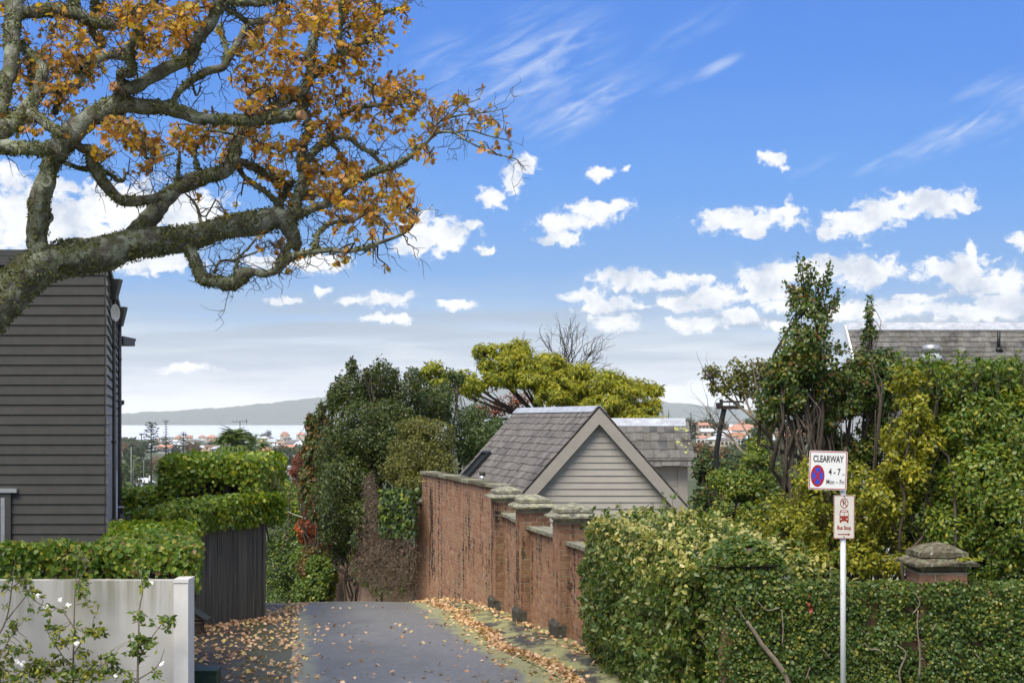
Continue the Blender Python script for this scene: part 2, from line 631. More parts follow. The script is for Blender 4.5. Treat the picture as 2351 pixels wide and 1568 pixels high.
def stone_mat(name, base, lichen=(.4, .41, .24), dark=(.035, .032, .025), amt=.75):
    m, q, b = material(name)
    p = wpos(q)
    c = q.ramp(q.noise(p, 11, 5, .65), [(.3, tuple(x * .55 for x in base)), (.7, base)])
    c = q.mix(q.range(q.noise(p, 6.5, 5, .7), .56, .66, 0, .85), c, dark + (1,))
    c = q.mix(q.range(q.noise(q.vec('ADD', p, (3, 9, 4)), 9, 6, .72), .47, .6, 0, amt), c, lichen + (1,))
    c = q.mix(q.range(q.noise(q.vec('ADD', p, (13, 2, 8)), 15, 4, .6), .62, .7, 0, .8), c, (.52, .53, .47, 1))
    q.put(b.inputs['Base Color'], c)
    b.inputs['Roughness'].default_value = .95
    b.inputs['Specular IOR Level'].default_value = .15
    bump(q, b, q.noise(p, 38, 5, .7), .9, .02)
    return m


def slate_mat(name, cols, streak=.6):
    m, q, b = material(name)
    n = len(cols)
    p = ocoord(q, 'Object')
    wp = wpos(q)
    c = q.ramp(rnd_fac(q), [(i / (n - 1), col) for i, col in enumerate(cols)])
    c = q.mix(q.range(q.noise(wp, 3.2, 5, .6), .4, .72, 0, .5), c, (.24, .227, .205, 1))
    c = q.mix(q.range(q.noise(wp, 1.3, 5, .65), .52, .66, 0, streak), c, (.045, .04, .035, 1))
    c = q.mix(q.range(q.noise(q.vec('ADD', wp, (5, 5, 5)), 14, 4, .6), .66, .74, 0, .55), c, (.16, .16, .06, 1))
    q.put(b.inputs['Base Color'], c)
    b.inputs['Roughness'].default_value = .75
    b.inputs['Specular IOR Level'].default_value = .3
    bump(q, b, q.noise(wp, 45, 4), .5, .006)
    return m


M = {}
M['oak_bark'] = bark_mat('oak bark', (.05, .045, .036), (.16, .145, .115), (.27, .29, .22, 1), (.1, .115, .045, 1))
M['twig'] = flat('twig bark', (.07, .055, .042), .9, .3, 20)
M['twig_grey'] = flat('pale twig bark', (.2, .165, .12), .9, .3, 20)
M['oak_leaf'] = leaf_mat('autumn oak leaf', [(.34, .13, .022), (.6, .3, .025), (.22, .09, .025), (.74, .48, .035), (.5, .19, .035), (.4, .36, .04), (.6, .3, .14), (.26, .1, .03), (.6, .42, .06), (.34, .15, .04), (.55, .3, .06), (.16, .065, .03), (.3, .19, .06), (.42, .33, .06), (.22, .1, .04)], .5, .42, .3, .7, (1.2, 1.15, .9))
M['creeper'] = leaf_mat('button fern on bark', [(.04, .055, .018), (.11, .13, .035), (.07, .065, .025), (.24, .24, .07), (.07, .095, .05), (.17, .19, .1)], .6, .2, .25)
M['hedge_lt'] = leaf_mat('clipped hedge leaf', [(.05, .115, .012), (.15, .24, .022), (.085, .17, .018), (.27, .34, .035), (.06, .125, .015), (.18, .26, .025), (.12, .2, .022), (.4, .38, .03)], .4, .3, .4)
M['hedge_mid'] = leaf_mat('broad hedge leaf', [(.045, .105, .013), (.12, .21, .02), (.065, .14, .016), (.2, .28, .03), (.26, .33, .035), (.085, .16, .018), (.15, .24, .025), (.11, .19, .022), (.38, .34, .04), (.07, .14, .016), (.24, .13, .05)], .4, .3, .4, 2.0, (1.2, 1.2, .9))
M['varieg'] = leaf_mat('pittosporum leaf', [(.035, .075, .013), (.075, .13, .018), (.05, .1, .016), (.13, .17, .03), (.04, .08, .015), (.24, .23, .055), (.06, .11, .018), (.09, .13, .02)], .38, .25, .45)
M['cream_leaf'] = leaf_mat('cream edged young leaf', [(.45, .42, .16), (.3, .31, .08), (.5, .46, .22), (.2, .25, .05)], .4, .3, .4)
M['ivy'] = leaf_mat('creeping fig leaf', [(.025, .06, .011), (.055, .115, .018), (.035, .08, .014), (.1, .155, .026), (.045, .09, .017), (.16, .18, .032), (.04, .09, .016), (.28, .25, .04)], .42, .22, .4, 1.6)
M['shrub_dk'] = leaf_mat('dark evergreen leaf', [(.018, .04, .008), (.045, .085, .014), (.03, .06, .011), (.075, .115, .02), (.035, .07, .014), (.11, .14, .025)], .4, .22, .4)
M['shrub_md'] = leaf_mat('camellia leaf', [(.022, .05, .01), (.055, .11, .016), (.035, .075, .013), (.1, .15, .022), (.045, .09, .016), (.19, .2, .03), (.16, .06, .025)], .38, .25, .45)
M['shrub_yl'] = leaf_mat('yellowing shrub leaf', [(.1, .14, .018), (.26, .27, .026), (.15, .19, .022), (.4, .36, .03), (.09, .13, .018), (.32, .3, .03)], .42, .32, .35)
M['shrub_gn'] = leaf_mat('fresh green shrub leaf', [(.045, .095, .015), (.1, .17, .022), (.065, .125, .02), (.17, .22, .03), (.08, .15, .02), (.26, .27, .035)], .4, .28, .4)
M['olive'] = leaf_mat('olive green leaf', [(.065, .08, .014), (.13, .14, .026), (.09, .105, .018), (.19, .185, .038), (.055, .07, .013), (.15, .155, .032)], .5, .25, .35)
M['evergreen'] = leaf_mat('pittosporum tree leaf', [(.02, .04, .007), (.055, .082, .012), (.034, .058, .009), (.09, .115, .018), (.026, .046, .008), (.13, .14, .025)], .42, .25, .4)
M['tint'] = leaf_mat('autumn tinted climber leaf', [(.04, .06, .014), (.1, .1, .02), (.22, .05, .02), (.05, .075, .016), (.26, .15, .02), (.09, .1, .02), (.16, .05, .022)], .45, .3, .4)
M['yellow'] = leaf_mat('yellow feathery leaf', [(.14, .18, .014), (.36, .33, .018), (.08, .125, .016), (.52, .44, .025), (.2, .24, .018), (.44, .38, .02), (.06, .1, .016)], .5, .38, .3, .35, (.7, .85, .9))
M['maple'] = leaf_mat('red maple leaf', [(.3, .07, .02), (.42, .12, .03), (.2, .05, .02), (.48, .17, .05), (.26, .07, .03)], .5, .35, .3)
M['russet'] = leaf_mat('russet leaf', [(.16, .05, .03), (.22, .075, .035), (.1, .035, .025), (.26, .1, .05)], .6, .3, .25)
M['deadvine'] = flat('dead vine', (.155, .115, .085), .95, .45, 30)
M['flower'] = flat('white camellia petal', (.8, .8, .76), .5, .03, 5, bmp=0)
M['camellia'] = leaf_mat('sasanqua leaf', [(.05, .1, .016), (.1, .17, .022), (.07, .13, .02), (.24, .27, .03), (.06, .11, .02), (.4, .36, .04), (.09, .15, .02)], .35, .3, .45)
M['far_tree'] = leaf_mat('far tree leaf', [(.03, .055, .018), (.055, .085, .025), (.04, .068, .02), (.075, .1, .03)], .6, .2, .2, .05)
M['far_dark'] = leaf_mat('far dark tree leaf', [(.02, .036, .014), (.035, .055, .018), (.026, .045, .016)], .6, .15, .2, .05)
M['far_brown'] = leaf_mat('far brown tree leaf', [(.13, .08, .04), (.17, .1, .055), (.1, .07, .035)], .7, .2, .2, .05)
M['pine'] = leaf_mat('norfolk pine needle', [(.016, .034, .02), (.03, .05, .026), (.022, .04, .022)], .6, .1, .2, .05)
M['palm'] = leaf_mat('palm frond', [(.06, .11, .03), (.11, .165, .045), (.08, .13, .035), (.16, .2, .06)], .45, .25, .4)
M['soil'] = flat('garden soil', (.06, .045, .03), .95, .3, 8)
M['wall_red'] = leaf_mat('red creeper leaf', [(.26, .05, .04), (.34, .1, .07), (.2, .04, .03)], .5, .3, .3)
BR = [(.31, .15, .085), (.4, .205, .115), (.27, .12, .07), (.45, .26, .155), (.36, .175, .1), (.29, .13, .08), (.39, .19, .1)]
M['brick'] = brick_mat('weathered red brick', BR, .92, .12)
M['brick_rear'] = brick_mat('dull rear brick', [(c[0] * .8 + .02, c[1] * .9 + .03, c[2] * .9 + .03) for c in BR], .4, .1)
M['brick_return'] = brick_mat('dark return face brick', [tuple(x * .55 for x in c) for c in BR], .95, .3)  # darker copy of the wall brick, for the pillar faces across the wall
M['mortar'] = flat('lime mortar', (.4, .33, .25), .95, .25, 14, bmp=.5)
M['stone'] = stone_mat('lichened concrete', (.27, .255, .215))
M['stone_br'] = stone_mat('brown lichened concrete', (.15, .125, .085), (.24, .26, .17), amt=.55)
M['plinth'] = stone_mat('blackened plinth stone', (.11, .1, .085), (.07, .07, .035), (.015, .013, .012), .5)
M['shingle'] = slate_mat('weathered timber shingle', [(.095, .084, .076), (.155, .14, .126), (.12, .106, .097), (.185, .167, .148), (.07, .063, .058), (.14, .124, .116)], .5)
M['slate'] = slate_mat('grey roof slate', [(.075, .074, .071), (.12, .116, .108), (.055, .055, .055), (.145, .138, .126), (.095, .091, .085), (.11, .102, .08)], .9)
M['lead'] = flat('lead flashing', (.4, .42, .46), .5, .25, 5, metal=.0, spec=.5)
M['board'] = flat('taupe weatherboard paint', (.37, .345, .3), .55, .07, 3, bmp=.08)
M['trim'] = flat('taupe barge paint', (.32, .295, .255), .55, .08, 3, bmp=.08)
M['darkboard'] = flat('charcoal weatherboard paint', (.057, .056, .054), .75, .1, 5, bmp=.25, spec=.25)
M['darktrim'] = flat('charcoal trim paint', (.05, .05, .048), .5, .1, 5)
M['sheenbd'] = flat('side board with painted sky sheen', (.22, .215, .2), .6, .15, 7)  # charcoal boards again; grazing sky reflection on the side is put into the colour
M['pipe'] = flat('bronze downpipe', (.085, .075, .062), .35, .1, 6, metal=.3, spec=.5)
M['steel'] = flat('galvanised steel', (.42, .43, .44), .4, .15, 8, metal=.6)
M['dish'] = flat('cream dish', (.55, .52, .44), .5, .05, 6)
M['white'] = flat('white paint', (.72, .72, .71), .5, .05, 6)
M['black'] = flat('black paint', (.018, .018, .019), .45, .15, 8)
M['glass_dk'] = flat('dark glass', (.03, .04, .045), .08, .1, 3, spec=.8, bmp=0)
M['green'] = flat('dark green box paint', (.02, .055, .035), .5, .2, 6)

# ------------------------------------------------------------------ the setting: ground, lane, sea, island
_lp = [(-60, 0), (14, 0), (17, -.03), (19, -.1), (21, -.17), (24, -.31), (26.6, -.45), (30, -.66), (33, -.87), (36, -1.2), (38.8, -1.57), (42, -2.15), (46, -3.0), (52, -4.3), (60, -6.0)]
_ys = np.linspace(-60, 60, 1201)
_zs = np.convolve(np.pad(np.interp(_ys, [a for a, b in _lp], [b for a, b in _lp]), 9, mode='edge'), np.ones(19) / 19, 'valid')
zl = lambda Y: float(np.interp(Y, _ys, _zs))
_L = [(60, -6), (150, -14), (300, -19.5), (550, -23), (700, -20.5), (1000, -22.5), (1500, -26), (2300, -29.6), (2700, -34), (40000, -36)]
_Rr = [(60, -6), (150, -11), (300, -14), (500, -12), (700, -8.5), (900, -5), (1200, -1.5), (1500, -12), (2500, -34), (40000, -36)]


def zt(x, Y):
    if Y < 60:
        return zl(Y)
    px = CX + F * x / Y
    t = min(1, max(0, (px - 900) / 500))
    a = np.interp(Y, [p[0] for p in _L], [p[1] for p in _L])
    b = np.interp(Y, [p[0] for p in _Rr], [p[1] for p in _Rr])
    return float(a * (1 - t) + b * t + (mnoise.noise(Vector((x / 160, Y / 160, 0))) * 1.5 if Y > 200 else 0))


m, q, b = material('ground')
nz = q.noise(wpos(q), .02, 5)
q.put(b.inputs['Base Color'], q.ramp(nz, [(.35, (.035, .05, .018)), (.5, (.06, .075, .028)), (.7, (.09, .08, .05))]))
b.inputs['Roughness'].default_value = .95
M['ground'] = m
rows = [-60, -30, 0, 8, 14, 16, 18, 20, 22, 24, 26, 28, 30, 32, 34, 36, 38, 40, 42, 44, 47, 50, 55, 60, 75, 90, 120, 150, 200, 250, 300, 360, 430, 500, 550, 600, 660, 700, 760, 830, 900, 1000, 1100, 1200, 1350, 1500, 1800, 2100, 2400, 2700, 4000]
cols = np.linspace(-1.6, 1.6, 61)
V = []
for Y in rows:
    for u in cols:
        x = u * max(abs(Y), 60)
        V.append((x, Y, zt(x, Y) - (.03 if Y < 60 else 0)))
nC = len(cols)
T = [(i * nC + j, i * nC + j + 1, (i + 1) * nC + j + 1, (i + 1) * nC + j) for i in range(len(rows) - 1) for j in range(nC - 1)]
o = tri_mesh('ground', V, T, M['ground'], smooth=True)
props(o, 'ground falling away from the street to the suburb and the shore', kind='structure')

# lane: asphalt with a damp sheen, moss along its right edge
GUT = [(10, 2.6), (16, 1.5), (19.3, .80), (23.5, -.22), (29.1, -1.03), (31.5, -1.44), (38, -2.45), (44, -4.2), (60, -9)]
SEAM = [(10, -1.6), (19, -2.92), (26.5, -4.04), (32.5, -4.9), (38, -5.7), (44, -7.3), (60, -12.5)]
gut = lambda Y: float(np.interp(Y, [a for a, _ in GUT], [c for _, c in GUT]))
seam = lambda Y: float(np.interp(Y, [a for a, _ in SEAM], [c for _, c in SEAM]))
wallx = lambda Y: float(np.interp(Y, [14, 16.3, 21.3, 30.2, 38.8, 50], [3.0, 2.5, 1.5, -.2, -2.45, -6]))


def strip(name, xl, xr, y0, y1, ny, nx, dz, mat, label, camber=0.0, wobble=0.0):
    V, A = [], []
    for i in range(ny + 1):
        Y = y0 + (y1 - y0) * i / ny
        a, c = xl(Y), xr(Y)
        for j in range(nx + 1):
            t = j / nx
            e = wobble * mnoise.noise(Vector((Y * 1.7, j * 0.3, 0))) if j in (0, nx) else 0
            V.append((a + (c - a) * t + e, Y, zl(Y) + dz + camber * (1 - (2 * t - 1) ** 2)))
            A.append(t)
    T = [(i * (nx + 1) + j, i * (nx + 1) + j + 1, (i + 1) * (nx + 1) + j + 1, (i + 1) * (nx + 1) + j) for i in range(ny) for j in range(nx)]
    o = tri_mesh(name, V, T, mat, smooth=True)
    at = o.data.attributes.new('across', 'FLOAT', 'POINT')
    at.data.foreach_set('value', np.array(A, np.float32))
    return props(o, label, kind='structure')


def asphalt(name, base, wet=.5, moss_l=0.0, moss_r=0.0, moss_all=0.0, mossc=(.17, .165, .07, 1)):
    m, q, b = material(name)
    p = wpos(q)
    ac = q.new('ShaderNodeAttribute', attribute_name='across').outputs['Fac']
    big = q.noise(q.vec('MULTIPLY', p, (1, .45, 1)), .55, 4, .6)
    g = q.math('MULTIPLY_ADD', q.noise(p, 14, 6, .75), .55, q.math('MULTIPLY', q.noise(p, 60, 3, .7), .45))
    c = q.ramp(g, [(.34, tuple(x * .42 for x in base)), (.66, tuple(x * 1.45 for x in base))])
    vo = q.new('ShaderNodeTexVoronoi', feature='DISTANCE_TO_EDGE')
    q.put(vo.inputs['Vector'], q.vec('ADD', p, q.vec('SCALE', q.new('ShaderNodeTexNoise').outputs[1])))
    vo.inputs['Scale'].default_value = .42
    c = q.mix(q.range(vo.outputs['Distance'],   .007, .003, 0, .22), c, tuple(x * .3 for x in base) + (1,))
    c = q.mix(q.range(big, .35, .7, 0, .55), c, tuple(x * .55 for x in base) + (1,))
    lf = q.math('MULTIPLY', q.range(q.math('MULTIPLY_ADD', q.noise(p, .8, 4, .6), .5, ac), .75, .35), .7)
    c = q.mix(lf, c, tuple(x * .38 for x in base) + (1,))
    mn = q.noise(q.vec('MULTIPLY', p, (1, .5, 1)), 2.6, 6, .7)
    mf = None
    for amt, lo, hi in ((moss_l, .18, .0), (moss_r, .74, .98)):
        if amt:
            e = q.range(ac, lo, hi, 0, 1)
            f = q.math('MULTIPLY', q.range(q.math('MULTIPLY_ADD', e, .42, mn), .62, .82), amt)
            mf = f if mf is None else q.math('MAXIMUM', mf, f)
    if moss_all:
        f = q.math('MULTIPLY', q.range(mn, .42, .58), moss_all)
        mf = f if mf is None else q.math('MAXIMUM', mf, f)
    rough = q.range(big, .3, .7, .62 - wet * .5, .62 - wet * .18)
    if mf is not None:
        c = q.mix(mf, c, mossc)
        rough = q.math('MAXIMUM', rough, q.math('MULTIPLY', mf, .95))
    q.put(b.inputs['Base Color'], c)
    q.put(b.inputs['Roughness'], rough)
    b.inputs['Specular IOR Level'].default_value = .35
    bump(q, b, q.math('ADD', g, q.noise(p, 24, 3)), .35, .006)
    return m


M['lane'] = asphalt('damp lane asphalt', (.2, .192, .177), .45, .35, .85, 0, (.27, .27, .13, 1))
M['apron'] = asphalt('older dark asphalt', (.062, .055, .048), .1, .5, .5, 0, (.08, .085, .03, 1))
M['verge'] = asphalt('mossy verge asphalt', (.065, .062, .057), .05, 1.0, 1.0, .9, (.29, .285, .13, 1))
strip('lane', lambda Y: seam(Y), lambda Y: gut(Y) - .12, 10, 58, 120, 12, .012, M['lane'], 'damp grey asphalt lane dropping over a crest between fence and brick wall', .03, .03)
strip('driveway', lambda Y: seam(Y) - 6, lambda Y: seam(Y) + .05, 14, 40, 60, 8, .006, M['apron'], 'dark asphalt apron covered with fallen leaves beside the wooden fence')
# verge rises a little towards the wall
o = strip('verge', lambda Y: gut(Y) - .12, lambda Y: wallx(Y) + .3, 12, 58, 100, 8, .02, M['verge'], 'mossy verge between the lane and the foot of the brick wall')
for v in o.data.vertices:
    pass
_co = np.empty(len(o.data.vertices) * 3, np.float32)
o.data.vertices.foreach_get('co', _co)
_co = _co.reshape(-1, 3)
_ac = np.tile(np.linspace(0, 1, 9), 101)
_co[:, 2] += .06 * np.minimum(1, np.maximum(0, (_ac - .12) * 3)) + np.array([.02 * mnoise.noise(Vector(p * 2.0)) for p in _co])
o.data.vertices.foreach_set('co', _co.ravel())
zverge = lambda Y, t: zl(Y) + .02 + .06 * min(1, max(0, (t - .12) * 3))

# sea and island
m, q, b = material('sea')
p = wpos(q)
q.put(b.inputs['Base Color'], q.ramp(q.noise(q.vec('MULTIPLY', p, (.0006, .003, 1)), 1.0, 4), [(.3, (.62, .64, .63)), (.7, (.78, .8, .79))]))  # whitish base: the sky's sheen on the water is painted in as colour
b.inputs['Roughness'].default_value = .25
bump(q, b, q.noise(q.vec('MULTIPLY', p, (.004, .02, 1)), 1.0, 5), .1, 3.0)
M['sea'] = m
o = tri_mesh('sea', [(-9000, 1800, -30.6), (9000, 1800, -30.6), (9000, 12000, -30.6), (-9000, 12000, -30.6)], [(0, 1, 2, 3)], M['sea'])
props(o, 'pale calm sea channel in front of the island', kind='structure')
IS = [(-900, 975), (-500, 972), (-200, 964), (0, 958), (275, 948), (400, 943), (550, 932), (735, 912), (900, 894), (1050, 881), (1175, 876), (1300, 884), (1450, 905), (1530, 922), (1640, 933), (1750, 943), (1900, 955), (2100, 966), (2351, 972), (2600, 976)]
V = []
xs = np.linspace(-900, 2600, 700)
rowsI = 9
for i in range(rowsI):
    t = i / (rowsI - 1)
    Y = 8000 + 1300 * t
    for px in xs:
        py = np.interp(px, [a for a, _ in IS], [c for _, c in IS])
        zr = EYE - (py - HY) * 9300 / F
        h = max(0, zr + 31)
        k = t ** .75
        z = -31.5 + h * k + (7 * mnoise.noise(Vector((px / 40, i * .9, 0))) + 5 * mnoise.noise(Vector((px / 9, i * 1.7, 3))) + 3.5 * mnoise.noise(Vector((px / 3.5, i * 2, 7)))) * min(1, t * 4) * (1 if h > 10 else .2)
        V.append(((px - CX) * 9300 / F * (Y / 9300), Y, z))
n = len(xs)
V += [(x, 10500, -33) for x, _, _ in V[-n:]]
T = [(i * n + j, i * n + j + 1, (i + 1) * n + j + 1, (i + 1) * n + j) for i in range(rowsI) for j in range(n - 1)]
m, q, b = material('island bush')
p = wpos(q)
q.put(b.inputs['Base Color'], q.ramp(q.noise(p, .012, 6, .7), [(.35, (.018, .035, .018)), (.65, (.045, .07, .032))]))
b.inputs['Roughness'].default_value = 1
b.inputs['Specular IOR Level'].default_value = 0
o = tri_mesh('island', V, T, m, smooth=True)
props(o, 'long low bush covered island across the water', kind='structure')

# ------------------------------------------------------------------ charcoal weatherboard house on the left
SD = np.array((-.2545, 1.0, 0))          # the lane direction, the sides of the houses follow it
HC = np.array((-6.23, 22.0, 0))
house = thing('weatherboard_house', 'charcoal weatherboard house with tall blank wall behind the clipped hedge', 'house', (-8, 24, 0))
mb = MB()
L = 10.7
P0, P1 = HC + np.array((-5, .03, 0)), HC + np.array((-.03, .03, 0))
P2, P3 = P1 + SD * L, P0 + SD * L
mb.hexa([(*p[:2], -1.2) for p in (P0, P1, P2, P3)], [(*p[:2], 5.83) for p in (P0, P1, P2, P3)])
mb.build('wall', M['darkboard'], house)
mb = MB()
rf = [HC + np.array((-5, -.06, 0)), HC + np.array((.05, -.06, 0)), HC + np.array((.05, 0, 0)) + SD * L, HC + np.array((-5, 0, 0)) + SD * L]
mb.hexa([(*p[:2], 5.89) for p in rf], [(*p[:2], 5.985) for p in rf])
mb.build('roof', M['darktrim'], house)
mb = MB()
mb.bounds((-11.2, 21.93, 5.75), (-6.23, 22.03, 5.885))
mb.build('fascia', M['darktrim'], house)


def weatherboard(x0, x1, y, z, h, t=.028):
    """one front-facing board, bevelled: thin at the top, proud at the bottom"""
    mb = MB()
    mb.hexa([(x0, y - t, z), (x1, y - t, z), (x1, y + .02, z), (x0, y + .02, z)], [(x0, y - .008, z + h), (x1, y - .008, z + h), (x1, y + .02, z + h), (x0, y + .02, z + h)])
    return mb


nb = SD[:2] / np.linalg.norm(SD[:2])
on = np.array((nb[1], -nb[0]))            # outward from the lane-side wall
for k in range(34):
    z = 5.60 - .152 * k
    x1 = HC[0] + random.Random(k).uniform(-.004, .004)
    weatherboard(-11.2, x1, 22.0, z, .156).build('weatherboard', M['darkboard'], house)
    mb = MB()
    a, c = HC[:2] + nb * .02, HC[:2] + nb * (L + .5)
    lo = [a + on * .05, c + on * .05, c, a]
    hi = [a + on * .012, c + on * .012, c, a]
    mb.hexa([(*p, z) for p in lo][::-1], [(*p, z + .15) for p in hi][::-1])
    mb.build('side_weatherboard', M['sheenbd'], house)
mb = MB()
mb.bounds((-8.6, 21.93, .2), (-7.65, 21.99, 2.28))
fr = mb.build('window_frame', M['darktrim'], house)
mb = MB()
mb.bounds((-8.9, 21.90, 2.28), (-7.55, 21.985, 2.34))
mb.bounds((-7.8, 21.925, .2), (-7.74, 21.96, 2.2))
mb.build('window_trim', M['steel'], fr)
mb = MB()
mb.bounds((-8.5, 21.915, .3), (-7.84, 21.928, 2.15))
mb.build('pane', M['glass_dk'], fr)


def side_pt(t, out=0.0):
    p = HC[:2] + SD[:2] * t + on * out
    return p


for i, (t, zt_, w_, h_) in enumerate(((2.0, 5.74, .165, .345), (7.2, 5.68, .18, .39))):
    a = side_pt(t, -.01)
    mb = MB()
    lo = [(a[0], a[1], zt_ - h_), (a[0] + w_ * .75, a[1], zt_ - h_), (a[0] + w_ * .75, a[1] + .16, zt_ - h_), (a[0], a[1] + .16, zt_ - h_)]
    hi = [(a[0], a[1], zt_), (a[0] + w_ * 1.18, a[1], zt_), (a[0] + w_ * 1.18, a[1] + .22, zt_), (a[0], a[1] + .22, zt_)]
    mb.hexa(lo, hi)
    rh = mb.build('rain_head', M['darktrim'], house)
    mb = MB()
    cx = a[0] + .085
    mb.tube([(cx, a[1] + .07, zt_ - h_ + .02), (cx, a[1] + .07, zl(24) - .4)], .03 if i == 0 else .036, 10)
    for zz in (4.6, 3.0, 1.7):
        mb.tube([(cx, a[1] + .07, zz), (cx, a[1] + .07, zz + .04)], .042, 10)
    mb.build('downpipe', M['pipe'], house)
a = side_pt(4.6, .07)
mb = MB()
mb.tube([(a[0], a[1], 2.45), (a[0], a[1], -.6)], .03, 8)
mb.build('downpipe', M['steel'], house)['label'] = 'short galvanised downpipe'
a = side_pt(10.9, -.2)
mb = MB()
mb.bounds((a[0] - .05, a[1], EYE + 172 * a[1] / F), (a[0] + .32, a[1] + 1.0, EYE + 188 * a[1] / F))
mb.bounds((a[0] - .08, a[1] - .05, EYE + 184 * a[1] / F), (a[0] + .33, a[1] + 1.05, EYE + 190 * a[1] / F))
mb.build('eave', M['darktrim'], house)
a = side_pt(9.0, .04)
mb = MB()
mb.tube([(a[0], a[1], EYE + 20 * a[1] / F), (a[0] + .09, a[1], EYE + 40 * a[1] / F)], .02, 6)
mb.bounds((a[0] + .04, a[1] - .03, EYE + 33 * a[1] / F), (a[0] + .11, a[1] + .03, EYE + 43 * a[1] / F))
mb.build('bracket', M['pipe'], house)
a = side_pt(1.25, .06)
dish = thing('satellite_dish', 'cream satellite dish bolted to the lane side of the charcoal house', 'dish', (a[0], a[1], 5.1))
mb = MB()
cz = EYE + 243 * a[1] / F
for ring in range(1):
    pts, fs = [(0, 0, 0)], []
    for i_, r_ in enumerate((.08, .14, .17)):
        for j in range(20):
            t = 2 * math.pi * j / 20
            pts.append((r_ * math.cos(t), -r_ * r_ * 1.4, r_ * math.sin(t)))
    fs += [(0, 1 + (j + 1) % 20, 1 + j) for j in range(20)]
    for i_ in range(2):
        fs += [(1 + i_ * 20 + j, 1 + i_ * 20 + (j + 1) % 20, 21 + i_ * 20 + (j + 1) % 20, 21 + i_ * 20 + j) for j in range(20)]
    Mr = Matrix.Rotation(R(80), 3, 'Z')
    mb.add([tuple((Mr @ Vector((p[0], p[1], p[2] * .85))) + Vector((a[0] + .03, a[1], cz))) for p in pts], fs, True)
dm = mb.build('reflector', M['dish'], dish)
dm.modifiers.new('thick', 'SOLIDIFY').thickness = .006
mb = MB()
mb.tube([(a[0] - .02, a[1], cz), (a[0] + .07, a[1] - .05, cz - .14), (a[0] + .08, a[1] - .06, cz - .16)], .012, 6)
mb.build('arm', M['black'], dish)

# ------------------------------------------------------------------ rendered white wall with end pillar
m, q, b = material('cream render')
p = wpos(q)
c = q.ramp(q.noise(p, 1.3, 5, .6), [(.3, (.52, .5, .47)), (.7, (.61, .595, .57))])
sp_ = q.new('ShaderNodeSeparateXYZ')
q.l.new(p, sp_.inputs[0])
dr = q.noise(q.vec('MULTIPLY', p, (3.5, 3.5, .22)), 1.0, 5, .65)
hz = q.range(sp_.outputs[2], .7, 1.5)
c = q.mix(q.math('MULTIPLY', q.math('MULTIPLY', q.range(dr, .4, .62), hz), .85), c, (.24, .235, .16, 1))
q.put(b.inputs['Base Color'], c)
b.inputs['Roughness'].default_value = .85
bump(q, b, q.noise(p, 90, 4), .35, .004)
M['render'] = m
M['render_wh'] = flat('white render', (.7, .68, .65), .8, .06, 6, bmp=.2)
wall = thing('rendered_wall', 'low cream rendered wall with green stains under the clipped hedge', 'wall', (-6, 17.1, 0))
mb = MB()
mb.bounds((-11, 17.0, -.1), (-3.98, 17.2, 1.49))
mb.build('panel', M['render'], wall)
mb = MB()
mb.bounds((-3.985, 16.93, -.1), (-3.815, 17.26, 1.475))
mb.build('pillar', M['render_wh'], wall)
mb = MB()
mb.bounds((-3.99, 16.92, 1.475), (-3.81, 17.27, 1.515))
mb.build('cap', M['render_wh'], wall)

# ------------------------------------------------------------------ wooden fence
m, q, b = material('weathered dark timber')
p = wpos(q)
g = q.noise(q.vec('MULTIPLY', p, (26, 26, .8)), 1.0, 5, .65)
c = q.ramp(g, [(.3, (.026, .026, .022)), (.52, (.082, .08, .067)), (.74, (.2, .192, .16))])
c = q.mix(q.math('MULTIPLY', rnd_fac(q), .5), c, (.125, .12, .1, 1))
q.put(b.inputs['Base Color'], c)
b.inputs['Roughness'].default_value = .95
b.inputs['Specular IOR Level'].default_value = .15
bump(q, b, g, .5, .01)
M['timber'] = m
fence = thing('wooden_fence', 'dark weathered close boarded fence under the hanging hedge', 'fence', (-5.4, 26.7, -.5))
FA, FB = np.array((-6.05, 25.6)), np.array((-4.95, 28.45))
fd = (FB - FA) / np.linalg.norm(FB - FA)
fn = np.array((fd[1], -fd[0]))
Lf = np.linalg.norm(FB - FA)
fr_ = random.Random(5)
nbd = 17
pan = .50
s = 0.0
for i in range(nbd):
    w_ = Lf / nbd
    a, c = FA + fd * (s + .004), FA + fd * (s + w_ - .004)
    s += w_
    off = fr_.uniform(-.006, .006)
    pts = [a + fn * off, c + fn * off, c + fn * (off - .025), a + fn * (off - .025)]
    zb = zl((a[1] + c[1]) / 2) + .02
    mb = MB()
    mb.hexa([(*p_, zb) for p_ in pts][::-1], [(*p_, 1.5 + fr_.uniform(-.01, .01)) for p_ in pts][::-1])
    mb.build('board', M['timber'], fence)
for t in (.0, .46, 1.0):
    c = FA + fd * Lf * t - fn * (.09 if t < 1 else .02) + fd * (.05 if t == 1 else 0)
    mb = MB()
    ang = math.atan2(fd[1], fd[0])
    mb.box((c[0], c[1], .3), (.1, .1, 2.4), Matrix.Rotation(ang, 3, 'Z'))
    mb.build('post', M['timber'], fence)
mb = MB()
for zz in (-.15, .55, 1.3):
    a, c = FA - fn * .06, FB - fn * .06
    mb.hexa([(a[0], a[1], zz), (c[0], c[1], zz), (c[0] - fn[0] * .04, c[1] - fn[1] * .04, zz), (a[0] - fn[0] * .04, a[1] - fn[1] * .04, zz)],
            [(a[0], a[1], zz + .09), (c[0], c[1], zz + .09), (c[0] - fn[0] * .04, c[1] - fn[1] * .04, zz + .09), (a[0] - fn[0] * .04, a[1] - fn[1] * .04, zz + .09)])
mb.build('rail', M['timber'], fence)

